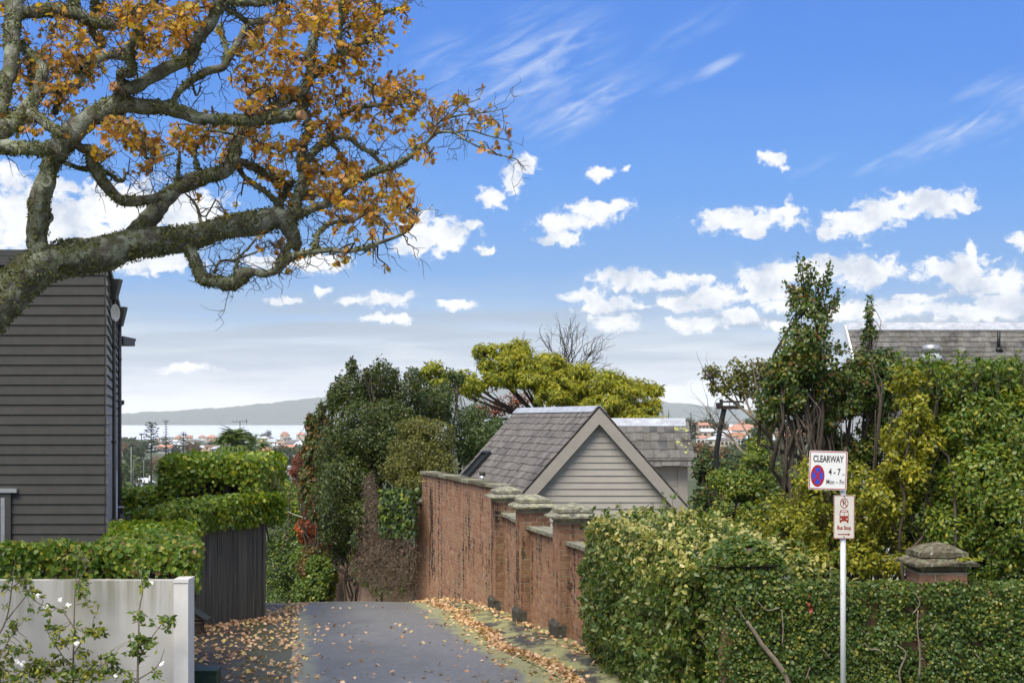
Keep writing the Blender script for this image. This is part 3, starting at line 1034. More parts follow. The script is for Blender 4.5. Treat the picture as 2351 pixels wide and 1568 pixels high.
# letterbox
lb = thing('letterbox', 'small house shaped brick letterbox with pitched roof beside the white pillar', 'letterbox', (-5.62, 25.2, zl(25.2)))
lx, ly, lz = -5.62, 25.2, zl(25.2)
MBX = flat('brown letterbox brick', (.085, .06, .045), .9, .3, 25, bmp=.5)
MBR = flat('green black letterbox roof', (.04, .05, .04), .6, .3, 20)
MBP = flat('buff letterbox trim', (.2, .16, .11), .8, .2, 20)
mb = MB()
mb.bounds((lx - .2, ly, lz - .05), (lx + .16, ly + .3, lz + .2))
mb.build('body', MBX, lb)
mb = MB()
mb.bounds((lx - .21, ly - .012, lz + .2), (lx + .17, ly + .31, lz + .222))
mb.bounds((lx - .21, ly - .012, lz + .258), (lx + .17, ly + .31, lz + .28))
mb.build('ledge', MBP, lb)
mb = MB()
mb.bounds((lx - .19, ly + .06, lz + .222), (lx + .15, ly + .29, lz + .258))
mb.build('slot', M['black'], lb)
mb = MB()
mb.prism([(lx - .2, ly, lz + .28), (lx + .16, ly, lz + .28), (lx - .02, ly, lz + .41)], (0, .3, 0))
mb.build('gable', MBP, lb)
mb = MB()
mb.prism([(lx - .05, ly - .01, lz + .33), (lx + .06, ly - .01, lz + .33), (lx, ly - .01, lz + .375)], (0, .01, 0))
mb.build('gable_panel', MBX, lb)
for s_ in (-1, 1):
    mb = MB()
    mb.prism([(lx - .02, ly - .05, lz + .415), (lx - .02 + s_ * .29, ly - .05, lz + .235), (lx - .02 + s_ * .29, ly - .05, lz + .262), (lx - .02, ly - .05, lz + .445)][::s_], (0, .4, 0))
    mb.build('roof_slab', MBR, lb)


def text_mesh(name, txt, size, mat, parent, mw, align='CENTER', ext=.0006, sx=1.0, bold=0.0):
    cu = bpy.data.curves.new(name, 'FONT')
    cu.body = txt
    cu.size = size
    cu.align_x = align
    cu.align_y = 'CENTER'
    cu.extrude = ext
    cu.offset = bold
    cu.resolution_u = 3
    to = bpy.data.objects.new(name, cu)
    C.objects.link(to)
    dg = bpy.context.evaluated_depsgraph_get()
    dg.update()
    me = bpy.data.meshes.new_from_object(to.evaluated_get(dg))
    bpy.data.objects.remove(to)
    me.transform(Matrix.Diagonal((sx, 1, 1, 1)))
    me.transform(mw @ Matrix.Rotation(R(90), 4, 'X'))
    me.materials.clear()
    me.materials.append(mat)
    o = link_mesh(name, me, parent)
    o['kind'] = 'stuff'
    return o


text_mesh('numerals', '116', .15, MBP, lb, Matrix.Translation((lx - .02, ly - .004, lz + .09)), ext=.004)

gb = thing('utility_box', 'small dark green utility box on the leafy ground behind the white pillar', 'box', (-3.82, 18.35, 0))
mb = MB()
mb.bounds((-4.12, 18.2, -.12), (-3.745, 18.5, .2))
mb.build('body', M['green'], gb)
mb = MB()
mb.bounds((-4.14, 18.18, .2), (-3.73, 18.52, .225))
mb.build('lid', M['green'], gb)

# glass balustrade and its post behind the hedge
gl = bpy.data.materials.new('balustrade glass')
gl.use_nodes = True
gb_ = gl.node_tree.nodes['Principled BSDF']
gb_.inputs['Base Color'].default_value = (.75, .85, .82, 1)
gb_.inputs['Transmission Weight'].default_value = .9
gb_.inputs['Roughness'].default_value = .05
gt = thing('glass_balustrade', 'clear glass balustrade with steel clamp beyond the front hedge', 'balustrade', (-7.2, 28, 0))
mb = MB()
a, c = W(283, 1178, 27.0), W(372, 1180, 27.0)
mb.bounds((a[0], 27, a[2] - 1.0), (c[0], 27.012, a[2]))
mb.build('pane', gl, gt)
mb = MB()
mb.bounds((a[0], 26.99, a[2] - .004), (c[0], 27.022, a[2] + .012))
mb.bounds((a[0] - .05, 26.98, a[2] - 1), (a[0] + .02, 27.04, a[2] - .02))
mb.build('rail', M['steel'], gt)
mb = MB()
a = W(276, 1165, 27.4)
mb.bounds((a[0] - .05, 27.35, a[2] - 1.0), (a[0] + .05, 27.45, a[2]))
pt = mb.build('post', M['pipe'], gt)
mb = MB()
mb.bounds((a[0] - .06, 27.34, a[2]), (a[0] + .06, 27.46, a[2] + .02))
mb.build('post_cap', M['white'], pt)

# ------------------------------------------------------------------ brick walls
def unit_box_mesh(name, d):
    mb = MB()
    mb.box((0, 0, 0), d)
    me = bpy.data.meshes.new(name)
    me.from_pydata(mb.v, [], mb.f)
    return me


def place(name, me, parent, mat4):
    o = bpy.data.objects.new(name, me)
    o.matrix_basis = mat4
    C.objects.link(o)
    return attach(o, parent)


def lay_bricks(parent, faces, mat, limit, seed, tag='brick'):
    """faces: list of (origin xy, direction xy, outward xy, length, zfun bottom, z top); the bricks nearest the camera become single parts, the rest one mesh"""
    rng = random.Random(seed)
    todo = []
    for (a, d, n, L, zb, ztp, *mm) in faces:
        fm = mm[0] if mm else mat
        a, d, n = np.array(a, float), np.array(d, float), np.array(n, float)
        k = 0
        z = ztp - .043
        while z > -6:
            off = .12 * (k % 2) + .06
            s = -off
            any_ = False
            while s < L:
                s0, s1 = max(s, 0), min(s + .23, L)
                s += .24
                if s1 - s0 < .05:
                    continue
                c = a + d * (s0 + s1) / 2
                if z < zb(c[1]) - .03:
                    continue
                any_ = True
                todo.append((c, d, n, z, s1 - s0, fm))
            if not any_:
                break
            z -= .086
            k += 1
    todo.sort(key=lambda t: t[0][1])
    mes = {}
    for t in todo:
        if t[5].name not in mes:
            mes[t[5].name] = unit_box_mesh(tag, (.23, .06, .076))
            mes[t[5].name].materials.append(t[5])
    mats = list({t[5].name: t[5] for t in todo}.values())
    mb = MB()
    for i, (c, d, n, z, w_, fm) in enumerate(todo):
        me = mes[fm.name]
        ang = math.atan2(d[1], d[0]) + rng.uniform(-.02, .02)
        out = rng.uniform(-.029, -.025)
        p = Vector((c[0] + n[0] * out, c[1] + n[1] * out, z + rng.uniform(-.004, .004)))
        m4 = Matrix.Translation(p) @ Matrix.Rotation(ang, 4, 'Z') @ Matrix.Rotation(rng.uniform(-.02, .02), 4, 'Y') @ Matrix.Diagonal((w_ / .23 * rng.uniform(.96, 1.0), 1, rng.uniform(.93, 1.02), 1))
        if i < limit:
            place(tag, me, parent, m4)
        else:
            mb.cur = mats.index(fm)
            mb.add([m4 @ Vector(v.co) for v in me.vertices], [tuple(f.vertices) for f in me.polygons])
    if mb.v:
        props(mb.build('bricks', mats, parent), kind='stuff')


def perp(d):
    return np.array((-d[1], d[0]))


def pillar_cap(parent, c, ang, w_=.79, z=2.0, mat=None):
    """moulded concrete cap: two sloped tiers over a cavetto"""
    mat = mat or M['stone']
    prof = [(.60, -.34), (.62, -.30), (.66, -.27), (.66, -.25), (.74, -.21), (.76, -.19), (1.0, -.165), (1.0, -.135), (.74, -.085), (.68, -.083), (.68, -.07), (.73, -.066), (.73, -.005), (.68, .0), (.36, .062), (.0, .1)]
    prof = [(r, (h - .095) * .92 + .095) for r, h in prof]
    vs, fs = [], []
    rr = random.Random(int(c[1] * 100))
    sub = 5
    for (r, h) in prof:
        loop = []
        for s_ in range(4):
            p0 = [(-1, -1), (1, -1), (1, 1), (-1, 1)][s_]
            p1 = [(-1, -1), (1, -1), (1, 1), (-1, 1)][(s_ + 1) % 4]
            for k in range(sub):
                t = k / sub
                x, y = (p0[0] + (p1[0] - p0[0]) * t) * r * w_ / 2, (p0[1] + (p1[1] - p0[1]) * t) * r * w_ / 2
                j = .012 * mnoise.noise(Vector((x * 9 + c[1], y * 9, h * 30)))
                loop.append((x * (1 + j * 2), y * (1 + j * 2), h + j))
        vs += loop
    n = 4 * sub
    for i in range(len(prof) - 1):
        for j in range(n):
            fs.append((i * n + j, i * n + (j + 1) % n, (i + 1) * n + (j + 1) % n, (i + 1) * n + j))
    M3 = Matrix.Rotation(ang, 3, 'Z')
    mb = MB()
    mb.add([tuple(M3 @ Vector(v) + Vector((c[0], c[1], z - .095))) for v in vs], fs)
    return mb.build('cap', mat, parent)


Pp = [np.array((-.12, 30.2)), np.array((.39, 26.9)), np.array((1.01, 24.1)), np.array((1.56, 21.3)), np.array((2.10, 18.75))]
ldir = (Pp[0] - Pp[3]) / np.linalg.norm(Pp[0] - Pp[3])       # along the wall, away from the camera
lout = -np.array((ldir[1], -ldir[0]))                            # towards the lane
lang = math.atan2(ldir[1], ldir[0])
piered = thing('brick_wall', 'stepped brick garden wall with capped square pillars lining the lane', 'wall', (1, 24, -.3))
faces = []
ground_at = lambda Y: zl(Y) + .05
for i, c in enumerate(Pp[:4]):
    h = .28
    pil_bot = ground_at(c[1]) - .1
    mb = MB()
    mb.box((c[0], c[1], (pil_bot + 1.68) / 2), (.545, .545, 1.68 - pil_bot), Matrix.Rotation(lang, 3, 'Z'))
    pl = mb.build('pillar', M['mortar'], piered)
    pillar_cap(pl, c, lang, .80, 2.0)
    # bricks on the lane face and on the two faces across the wall
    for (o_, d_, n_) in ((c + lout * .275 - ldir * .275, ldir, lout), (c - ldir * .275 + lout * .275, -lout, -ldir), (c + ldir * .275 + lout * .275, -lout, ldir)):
        faces.append((o_, d_, n_, .55, ground_at, 1.665, M['brick'] if n_ is lout else M['brick_return']))
    # splayed stone foot
    q0 = c + lout * .27
    mb = MB()
    w1, w2 = .285, .265
    d1 = [q0 + lout * .075 - ldir * w1, q0 - lout * .1 - ldir * w1, q0 - lout * .1 + ldir * w1, q0 + lout * .075 + ldir * w1]
    d2 = [q0 + lout * .03 - ldir * w2, q0 - lout * .1 - ldir * w2, q0 - lout * .1 + ldir * w2, q0 + lout * .03 + ldir * w2]
    g = ground_at(c[1])
    mb.hexa([(*p, g - .15) for p in d1], [(*p, g + .24) for p in d1])
    mb.hexa([(*p, g + .241) for p in d1], [(*p, g + .31) for p in d2])
    mb.build('plinth', M['plinth'], pl)
TOPS = [1.40, 1.36, 1.32, 1.28]
for i in range(4):
    a, c = Pp[i + 1], Pp[i]
    a2, c2 = a + ldir * .27, c - ldir * .27
    L = np.linalg.norm(c2 - a2)
    d = (c2 - a2) / L
    n = -np.array((d[1], -d[0]))
    ztp = TOPS[i]
    mb = MB()
    w0, w1 = a2 + n * .10, c2 + n * .10
    b0, b1 = a2 - n * .13, c2 - n * .13
    mb.hexa([(*w0, -1.2), (*b0, -1.2), (*b1, -1.2), (*w1, -1.2)][::-1], [(*w0, ztp), (*b0, ztp), (*b1, ztp), (*w1, ztp)][::-1])
    mb.build('panel', M['mortar'], piered)
    if i < 4:
        faces.append((a2 + n * .10, d, n, L, ground_at, ztp))
    # coping stones
    nst = 4
    for k in range(nst):
        s0, s1 = L * k / nst + .003, L * (k + 1) / nst - .003
        p = [a2 + d * s0 + n * .18, a2 + d * s0 - n * .2, a2 + d * s1 - n * .2, a2 + d * s1 + n * .18]
        mb = MB()
        jz = random.Random(k + i * 9).uniform(-.006, .006)
        mb.hexa([(*x, ztp + .002 + jz) for x in p][::-1], [(*x, ztp + .062 + jz) for x in p][::-1])
        mb.build('coping_stone', M['stone'], piered)
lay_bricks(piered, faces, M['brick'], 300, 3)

# tall wall of the garage
tall = thing('brick_wall', 'tall soot streaked brick wall with flat coping beside the gabled garage', 'wall', (-1.3, 34, -1))
TA, TB = np.array((-.30, 30.45)), np.array((-2.42, 38.8))
d = (TB - TA) / np.linalg.norm(TB - TA)
n = -np.array((d[1], -d[0]))
L = np.linalg.norm(TB - TA)
mb = MB()
mb.hexa([(*(TA + n * .0), -3), (*(TB + n * .0), -3), (*(TB - n * .3), -3), (*(TA - n * .3), -3)], [(*(TA + n * .0), 1.93), (*(TB + n * .0), 1.93), (*(TB - n * .3), 1.93), (*(TA - n * .3), 1.93)])
mb.build('core', M['mortar'], tall)
TE = TB + d * 1.1
mb = MB()
mb.hexa([(*TB, -3), (*TE, -3), (*(TE - n * .3), -3), (*(TB - n * .3), -3)], [(*TB, 1.1), (*TE, 1.1), (*(TE - n * .3), 1.1), (*(TB - n * .3), 1.1)])
mb.build('end_core', M['mortar'], tall)
for k in range(10):
    s0, s1 = L * k / 10 + .004, L * (k + 1) / 10 - .004
    p = [TA + d * s0 + n * .07, TA + d * s1 + n * .07, TA + d * s1 - n * .36, TA + d * s0 - n * .36]
    jz = random.Random(k).uniform(-.008, .008)
    mb = MB()
    mb.hexa([(*x, 1.932 + jz) for x in p], [(*x, 2.0 + jz) for x in p])
    mb.build('coping_stone', M['stone_br'] if k % 3 else M['stone'], tall)
p = [TB + d * .01 + n * .05, TE + d * .05 + n * .05, TE + d * .05 - n * .35, TB + d * .01 - n * .35]
mb = MB()
mb.hexa([(*x, 1.102) for x in p], [(*x, 1.16) for x in p])
mb.build('coping_stone', M['stone_br'], tall)
lay_bricks(tall, [(TA, d, n, L, ground_at, 1.925), (TB, d, n, 1.1, ground_at, 1.09)], M['brick'], 300, 4)
# a dead cable hanging down the wall
t0 = TA + d * (L * .83) + n * .05
cable = MB()
pts = [(*(t0 + d * dx), z) for dx, z in ((.0, 1.62), (.02, 1.3), (-.03, .9), (.0, .5), (.14, .25), (.05, -.1), (-.08, -.35), (-.1, -.48))]
cable.tube(catmull(pts, 4), .014, 6)
props(cable.build('cable', M['black']), 'black cable hanging down the tall brick wall', 'cable')
br = MB()
pt = TA + d * (L * .87) + n * .02
br.tube([(*pt, 1.78), (*(pt + n * .25), 1.76), (*(pt + n * .3 - d * .1), 1.79)], .014, 6)
props(br.build('wall_bracket', flat('yellow bracket', (.5, .4, .15), .6)), 'small yellow bracket near the top of the tall brick wall', 'bracket')

# rear wall further down the lane
rear = thing('brick_wall', 'plain rear brick wall under the dead vine where the lane drops', 'wall', (-4.4, 44, -3))
RA, RB = np.array((-2.75, 39.95)), np.array((-6.25, 50.5))
d2 = (RB - RA) / np.linalg.norm(RB - RA)
n2 = -np.array((d2[1], -d2[0]))
L2 = np.linalg.norm(RB - RA)
mb = MB()
mb.hexa([(*RA, -7), (*RB, -7), (*(RB - n2 * .3), -7), (*(RA - n2 * .3), -7)], [(*RA, -.2), (*RB, -.2), (*(RB - n2 * .3), -.2), (*(RA - n2 * .3), -.2)])
mb.build('core', M['mortar'], rear)
rf_ = []
for i in range(3):
    s0 = L2 * i / 3
    zt3 = (-.25, -.3, -.2)[i]
    rf_.append((RA + d2 * (s0 + .03), d2, n2, L2 / 3 - .06, lambda Y: zl(Y) - .2, zt3))
lay_bricks(rear, rf_, M['brick_rear'], 0, 8)
for i in (1, 2):
    c = RA + d2 * (L2 * i / 3)
    mb = MB()
    mb.box((c[0] + n2[0] * .02, c[1] + n2[1] * .02, -3), (.06, .06, 5.4), Matrix.Rotation(math.atan2(d2[1], d2[0]), 3, 'Z'))
    mb.build('drain_slot', M['black'], rear)

# street wall on the right, hidden under creeping fig
street = thing('brick_wall', 'street side brick wall smothered in small leaved creeping fig', 'wall', (5, 16.5, 0))
mb = MB()
mb.bounds((2.6, 16.15, -.1), (13, 16.4, 1.46))
mb.build('core', M['brick_rear'], street)
fc = [((3.9, 16.15), (1, 0), (0, -1), 1.6, lambda Y: .3, 1.455)]
for c in ((2.62, 16.35), (4.83, 16.35)):
    mb = MB()
    mb.box((c[0], c[1], .83), (.53, .53, 1.7), Matrix.Rotation(R(0), 3, 'Z'))
    pl = mb.build('pillar', M['mortar'], street)
    pillar_cap(pl, c, 0.06, .74, 2.0, M['stone_br'])
    fc.append(((c[0] - .265, c[1] - .265), (1, 0), (0, -1), .53, lambda Y: .3, 1.665))
    fc.append(((c[0] - .265, c[1] + .265), (0, -1), (-1, 0), .53, lambda Y: .3, 1.665))
    mb = MB()
    mb.box((c[0], c[1], 1.675), (.55, .55, .012))
    mb.build('bed_joint', M['mortar'], pl)
lay_bricks(street, fc, M['brick'], 300, 6)

# ------------------------------------------------------------------ garage with shingled gable roof
def slab(o, u, v, n, w_, l_, t_):
    """matrix that maps a unit box onto a slab: u across, v down the slope, n outwards"""
    return Matrix(((u[0] * w_, v[0] * l_, n[0] * t_, o[0]), (u[1] * w_, v[1] * l_, n[1] * t_, o[1]), (u[2] * w_, v[2] * l_, n[2] * t_, o[2]), (0, 0, 0, 1)))


def shingles(parent, A, u, Lu, v, Lv, pitch, wid, mat, name, limit=300, seed=1, thick=.02, jit=.02):
    """courses of separate pieces laid from the ridge down; A is the ridge corner, u along the ridge, v down the slope"""
    rng = random.Random(seed)
    A, u, v = np.array(A, float), np.array(u, float), np.array(v, float)
    n = np.cross(u, v)
    n /= np.linalg.norm(n)
    if n[2] < 0:
        n = -n
    me = unit_box_mesh(name, (1, 1, 1))
    me.materials.append(mat)
    k = 0
    out = []
    r = 0.0
    while r < Lv:
        s = -wid * (.5 if k % 2 else 0) - rng.random() * .1 * wid
        while s < Lu:
            w_ = wid * rng.uniform(.8, 1.2)
            s0, s1 = max(s, 0), min(s + w_, Lu)
            s += w_
            if s1 - s0 < wid * .2:
                continue
            ln = pitch * 1.35
            dr = rng.uniform(-jit, jit)
            up = .5 * math.radians(rng.uniform(-1, 1))
            tl = 2.0 * thick / ln
            vv = v + n * (tl * .55)
            c = A + u * (s0 + s1) / 2 + v * (r + ln / 2 - pitch * .35 + dr) + n * (thick * .9 + rng.uniform(0, .004))
            n9 = np.cross(u, vv)
            n9 = n9 / np.linalg.norm(n9)
            v9 = nrm(np.cross(n9, u))
            out.append(slab(c, u, v9, n9, (s1 - s0) - .006, ln, thick))
        r += pitch
        k += 1
    mb = MB()
    vs = [Vector(x.co) for x in me.vertices]
    fs = [tuple(f.vertices) for f in me.polygons]
    for i, m4 in enumerate(out):
        if i < limit:
            place(name, me, parent, m4)
        else:
            mb.add([m4 @ x for x in vs], fs)
    if mb.v:
        props(mb.build(name + 's', mat, parent), kind='stuff')


gar = thing('gabled_garage', 'taupe weatherboard garage with steep grey shingle gable behind the brick wall', 'garage', (1.5, 34, 0))
GA = np.array((1.995, 33.0, 3.66))
TAN = 1.13
HWD = 3.25
HWL = 2.15
u = np.array((-.2545, 1, 0)) / math.hypot(.2545, 1)
Lr = 6.93 * math.hypot(.2545, 1)
mb = MB()
fb = [GA + np.array((-HWL, .03, -HWL * TAN)), GA + np.array((HWD, .03, -HWD * TAN)), GA + np.array((0, .03, -.06))]
mb.prism([tuple(p) for p in (fb[0], np.array((fb[0][0], fb[0][1], fb[1][2])), fb[1], fb[2])], tuple(u * (Lr - .1)))
lo = [fb[0] + np.array((.2, 0, HWL * TAN - HWD * TAN)), fb[1] - np.array((.25, 0, 0))]
mb.hexa([(lo[0][0], 33.04, -2), (lo[1][0], 33.04, -2), (lo[1][0] + u[0] * Lr, 33 + u[1] * Lr, -2), (lo[0][0] + u[0] * Lr, 33 + u[1] * Lr, -2)],
        [(lo[0][0], 33.04, fb[0][2]), (lo[1][0], 33.04, fb[0][2]), (lo[1][0] + u[0] * Lr, 33 + u[1] * Lr, fb[0][2]), (lo[0][0] + u[0] * Lr, 33 + u[1] * Lr, fb[0][2])])
mb.build('wall', M['board'], gar)
z = GA[2] - .34 - .152
k = 0
while z > -1.6:
    dz0, dz1 = GA[2] - z, GA[2] - (z + .152)
    h0, h1 = min(HWD - .2, dz0 / TAN - .12), min(HWD - .2, max(.0, dz1 / TAN - .12))
    mb = MB()
    x = GA[0]
    l0, l1 = min(h0, HWL - .2), min(h1, HWL - .2)
    mb.hexa([(x - l0, 32.975, z), (x + h0, 32.975, z), (x + h0, 33.02, z), (x - l0, 33.02, z)], [(x - l1, 32.997, z + .155), (x + h1, 32.997, z + .155), (x + h1, 33.02, z + .155), (x - l1, 33.02, z + .155)])
    mb.build('weatherboard', M['board'], gar)
    z -= .152
for s_ in (-1, 1):
    sl = np.array((s_, 0, -TAN)) / math.hypot(1, TAN)
    Ls = (HWD if s_ > 0 else HWL) * math.hypot(1, TAN) + .3
    nn = np.array((s_ * TAN, 0, 1)) / math.hypot(1, TAN)
    A0 = GA + np.array((0, -.16, .02))
    # roof deck
    mb = MB()
    c0, c1 = A0, A0 + sl * Ls
    mb.prism([tuple(c0 - nn * .05), tuple(c1 - nn * .05), tuple(c1 - nn * .01), tuple(c0 - nn * .01)][::s_], tuple(u * (Lr + .2)))
    mb.build('roof_deck', M['darktrim'], gar)
    # barge board
    mb = MB()
    a = GA + np.array((0, -.2, -.02))
    wv = .235
    mb.prism([tuple(a), tuple(a + sl * (Ls - .04)), tuple(a + sl * (Ls - .04) - nn * wv), tuple(a - np.array((0, 0, wv / nn[2])))][::s_], (0, .04, 0))
    mb.build('barge_board', M['trim'], gar)
    mb = MB()
    a = GA + np.array((0, -.16, -.02)) - nn * (wv - .02)
    mb.prism([tuple(GA + np.array((0, -.16, -.04 - (wv - .02) / nn[2]))), tuple(a + sl * (Ls - .3)), tuple(a + sl * (Ls - .3) + nn * .02), tuple(GA + np.array((0, -.16, -.02 - (wv - .04) / nn[2])))][::s_], (0, .14, 0))
    mb.build('soffit', M['trim'], gar)
    if s_ < 0:
        shingles(gar, A0 + sl * .12, u, Lr + .2, sl, Ls - .15, .215, .19, M['shingle'], 'shingle', 300, 2)
    else:
        shingles(gar, A0 + sl * .12, u, Lr + .2, sl, Ls - .15, .215, .19, M['shingle'], 'shingle', 0, 3)
    mb = MB()
    c0, c1 = A0 + nn * .03, A0 + sl * .2 + nn * .045
    mb.prism([tuple(c0), tuple(c1), tuple(c1 + nn * .012), tuple(c0 + nn * .014)][::s_], tuple(u * (Lr + .22)))
    mb.build('ridge_flashing', M['lead'], gar)

sl = np.array((-1, 0, -TAN)) / math.hypot(1, TAN)
nn = np.cross(u, sl)
nn = nn / np.linalg.norm(nn) * (1 if nn[2] > 0 else -1)


def on_plane(px, py, P, n_):
    r = np.array(((px - CX) / F, 1, -(py - HY) / F))
    e = np.array((0, 0, EYE))
    t = np.dot(P - e, n_) / np.dot(r, n_)
    return e + r * t


s1, s2, s3 = (on_plane(x, y, GA + nn * .06, nn) for x, y in ((1131, 1041), (1062, 1100), (1113, 1041)))
dn = (s2 - s3) / np.linalg.norm(s2 - s3)
dn = sl
Lk = abs(np.dot(s2 - s3, sl))
wk = .8
mb = MB()
o_ = s1
for (a0, b0, a1, b1, h) in ((0, 0, .06, Lk, .11), (wk - .06, 0, wk, Lk, .11), (.06, 0, wk - .06, .07, .11), (.06, Lk - .07, wk - .06, Lk, .11)):
    q_ = [o_ + u * a0 + sl * b0, o_ + u * a1 + sl * b0, o_ + u * a1 + sl * b1, o_ + u * a0 + sl * b1]
    mb.hexa([tuple(x) for x in q_], [tuple(x + nn * h) for x in q_])
sk = mb.build('skylight', M['black'], gar)
mb = MB()
q_ = [o_ + u * .06 + sl * .07, o_ + u * (wk - .06) + sl * .07, o_ + u * (wk - .06) + sl * (Lk - .07), o_ + u * .06 + sl * (Lk - .07)]
mb.hexa([tuple(x) for x in q_], [tuple(x + nn * .05) for x in q_])
mb.build('pane', M['glass_dk'], sk)
vp = on_plane(1107, 1106, GA + nn * .03, nn)
mb = MB()
mb.tube([vp, vp + np.array((0, 0, .17))], [.085, .07], 10)
vt = mb.build('vent_pipe', M['steel'], gar)
mb = MB()
mb.tube([vp + np.array((0, 0, .17)), vp + np.array((0, 0, .27))], .075, 10)
mb.build('cowl', M['plinth'], vt)

# rear wing with slate roof
wing = thing('slate_roofed_wing', 'rear wing with slate roof, gutter and corner board behind the garage gable', 'building', (3.5, 37, 0))
yr, ye = 37.0, 36.08
zr, ze = EYE - 3 * yr / F, EYE - 92 * ye / F
x1 = (1575 - CX) * yr / F
xL = 2.2
v = np.array((.06, ye - yr, ze - zr))
Lv = np.linalg.norm(v)
v /= Lv
nw = np.cross((1, 0, 0), v)
nw = nw if nw[2] > 0 else -nw
mb = MB()
mb.prism([(x1 - .02, yr, zr - .02), (x1 + .04, ye, ze - .02), (x1 + .04, ye + .9, ze - .02)], (-2.4, 0, 0))
mb.bounds((xL, 36.3, -2), (x1 - .05, 39, ze))
mb.build('wall', M['board'], wing)
shingles(wing, np.array((xL, yr, zr)) + v * .16, (1, 0, 0), x1 - xL + .05, v, Lv - .1, .29, .22, M['slate'], 'slate', 300, 5)
mb = MB()
mb.prism([(xL, yr + .03, zr + .04), (xL, yr - .19, zr - .17), (xL, yr - .2, zr - .14), (xL, yr + .03, zr + .06)], (x1 - xL - .02, 0, 0))
mb.build('ridge_flashing', M['lead'], wing)
mb = MB()
mb.bounds((xL, ye - .1, ze - .13), (x1 + .1, ye + .02, ze - .015))
mb.build('gutter', M['pipe'], wing)
mb = MB()
mb.bounds((xL, ye + .02, ze - .2), (x1 + .02, ye + .2, ze - .13))
mb.build('soffit', M['trim'], wing)
zz = ze - .36
while zz > -1.5:
    weatherboard(xL, x1 - .3, 36.28, zz, .156).build('weatherboard', M['board'], wing)
    zz -= .152
mb = MB()
mb.bounds((x1 - .3, 36.22, -2), (x1 - .05, 36.31, ze - .2))
mb.build('corner_board', M['trim'], wing)
rg = random.Random(4)
mb = MB()
for k in range(16):
    s_, t_ = x1 - rg.uniform(.02, .34), rg.uniform(.22, 1.2)
    p = np.array((s_, yr, zr)) + v * t_ + nw * .036
    r_ = rg.uniform(.012, .05)
    pts = []
    for j in range(9):
        a = 2 * math.pi * j / 9
        rr = r_ * rg.uniform(.75, 1.2)
        pts.append(p + np.array((1, 0, 0)) * rr * 1.3 * math.cos(a) + v * rr * math.sin(a))
    mb.prism([tuple(x) for x in pts], tuple(nw * .004))
props(mb.build('lichen', flat('yellow lichen', (.4, .42, .12), .95, .2, 30), wing), kind='stuff')

# ------------------------------------------------------------------ slate roofed house on the right
vil = thing('slate_roofed_house', 'pale house with long grey slate roof behind the tall right hedge', 'house', (11.5, 38, 0))
YR = 38.0
zr = EYE + 214 * YR / F
xa, xb = (1944 - CX) * YR / F, 15.6
v = np.array((0, -1, -1)) / math.sqrt(2)
Lv = 3.3
ev = np.array((0, YR, zr)) + v * Lv
mb = MB()
mb.prism([(xa + .25, YR, zr - .1), (xa + .25, ev[1] + .15, ev[2] - .05), (xa + .25, YR + 2.4, ev[2] - .05)], (xb - xa, 0, 0))
mb.bounds((xa + .25, ev[1] + .4, -3), (xb, YR + 2, ev[2]))
mb.build('wall', M['white'], vil)
mb = MB()
nn_ = np.array((0, -1, 1)) / math.sqrt(2)
mb.prism([(xa, YR, zr), tuple(np.array((xa, *ev[1:]))), tuple(np.array((xa, *ev[1:])) - nn_ * .05), (xa, YR, zr - .08)], (xb - xa, 0, 0))
mb.build('roof_deck', M['darktrim'], vil)
shingles(vil, np.array((xa, YR, zr)) + v * .1, (1, 0, 0), xb - xa, v, Lv, .19, .185, M['slate'], 'slate', 300, 7)
mb = MB()
mb.prism([(xa - .02, YR + .03, zr + .06), (xa - .02, YR - .18, zr - .15), (xa - .02, YR - .2, zr - .12), (xa - .02, YR + .03, zr + .09)], (xb - xa, 0, 0))
mb.build('ridge_flashing', M['lead'], vil)
mb = MB()
mb.prism([(xa - .06, YR, zr + .03), (xa - .06, ev[1], ev[2] + .03), (xa - .06, ev[1], ev[2] - .2), (xa - .06, YR, zr - .26)], (.05, 0, 0))
mb.build('barge_board', M['white'], vil)
mb = MB()
mb.bounds((xa, ev[1] - .12, ev[2] - .14), (xb, ev[1], ev[2] - .02))
mb.build('gutter', M['pipe'], vil)
for xw in (xa + .6, xa + 2.4, xa + 4.4):
    mb = MB()
    mb.bounds((xw, ev[1] + .36, 1.2), (xw + 1.0, ev[1] + .42, 2.9))
    f_ = mb.build('window', M['render_wh'], vil)
    mb = MB()
    for sx in (0, 1):
        for sz in (0, 1):
            mb.bounds((xw + .07 + sx * .45, ev[1] + .345, 1.28 + sz * .8), (xw + .48 + sx * .45, ev[1] + .365, 2.03 + sz * .8))
    mb.build('pane', M['glass_dk'], f_)


def onroof(px, py):
    return on_plane(px, py, np.array((0, YR, zr)), nn_)


p = onroof(2293, 806)
mb = MB()
mb.tube([p, p + np.array((0, 0, .52))], .045, 10)
mb.tube([p, p + np.array((0, 0, .1))], [.12, .05], 10)
mb.build('vent_pipe', M['black'], vil)
p = onroof(2135, 832)
mb = MB()
mb.tube([p + np.array((0, -.1, 0)), p + np.array((0, -.1, .22))], [.36, .22], 16)
tv = mb.build('turbine_vent', M['lead'], vil)
mb = MB()
mb.tube([p + np.array((0, -.1, .2)), p + np.array((0, -.1, .25)), p + np.array((0, -.1, .26)), p + np.array((0, -.1, .42)), p + np.array((0, -.1, .46))], [.13, .13, .24, .22, .1], 16)
mb.build('cowl', M['steel'], tv)

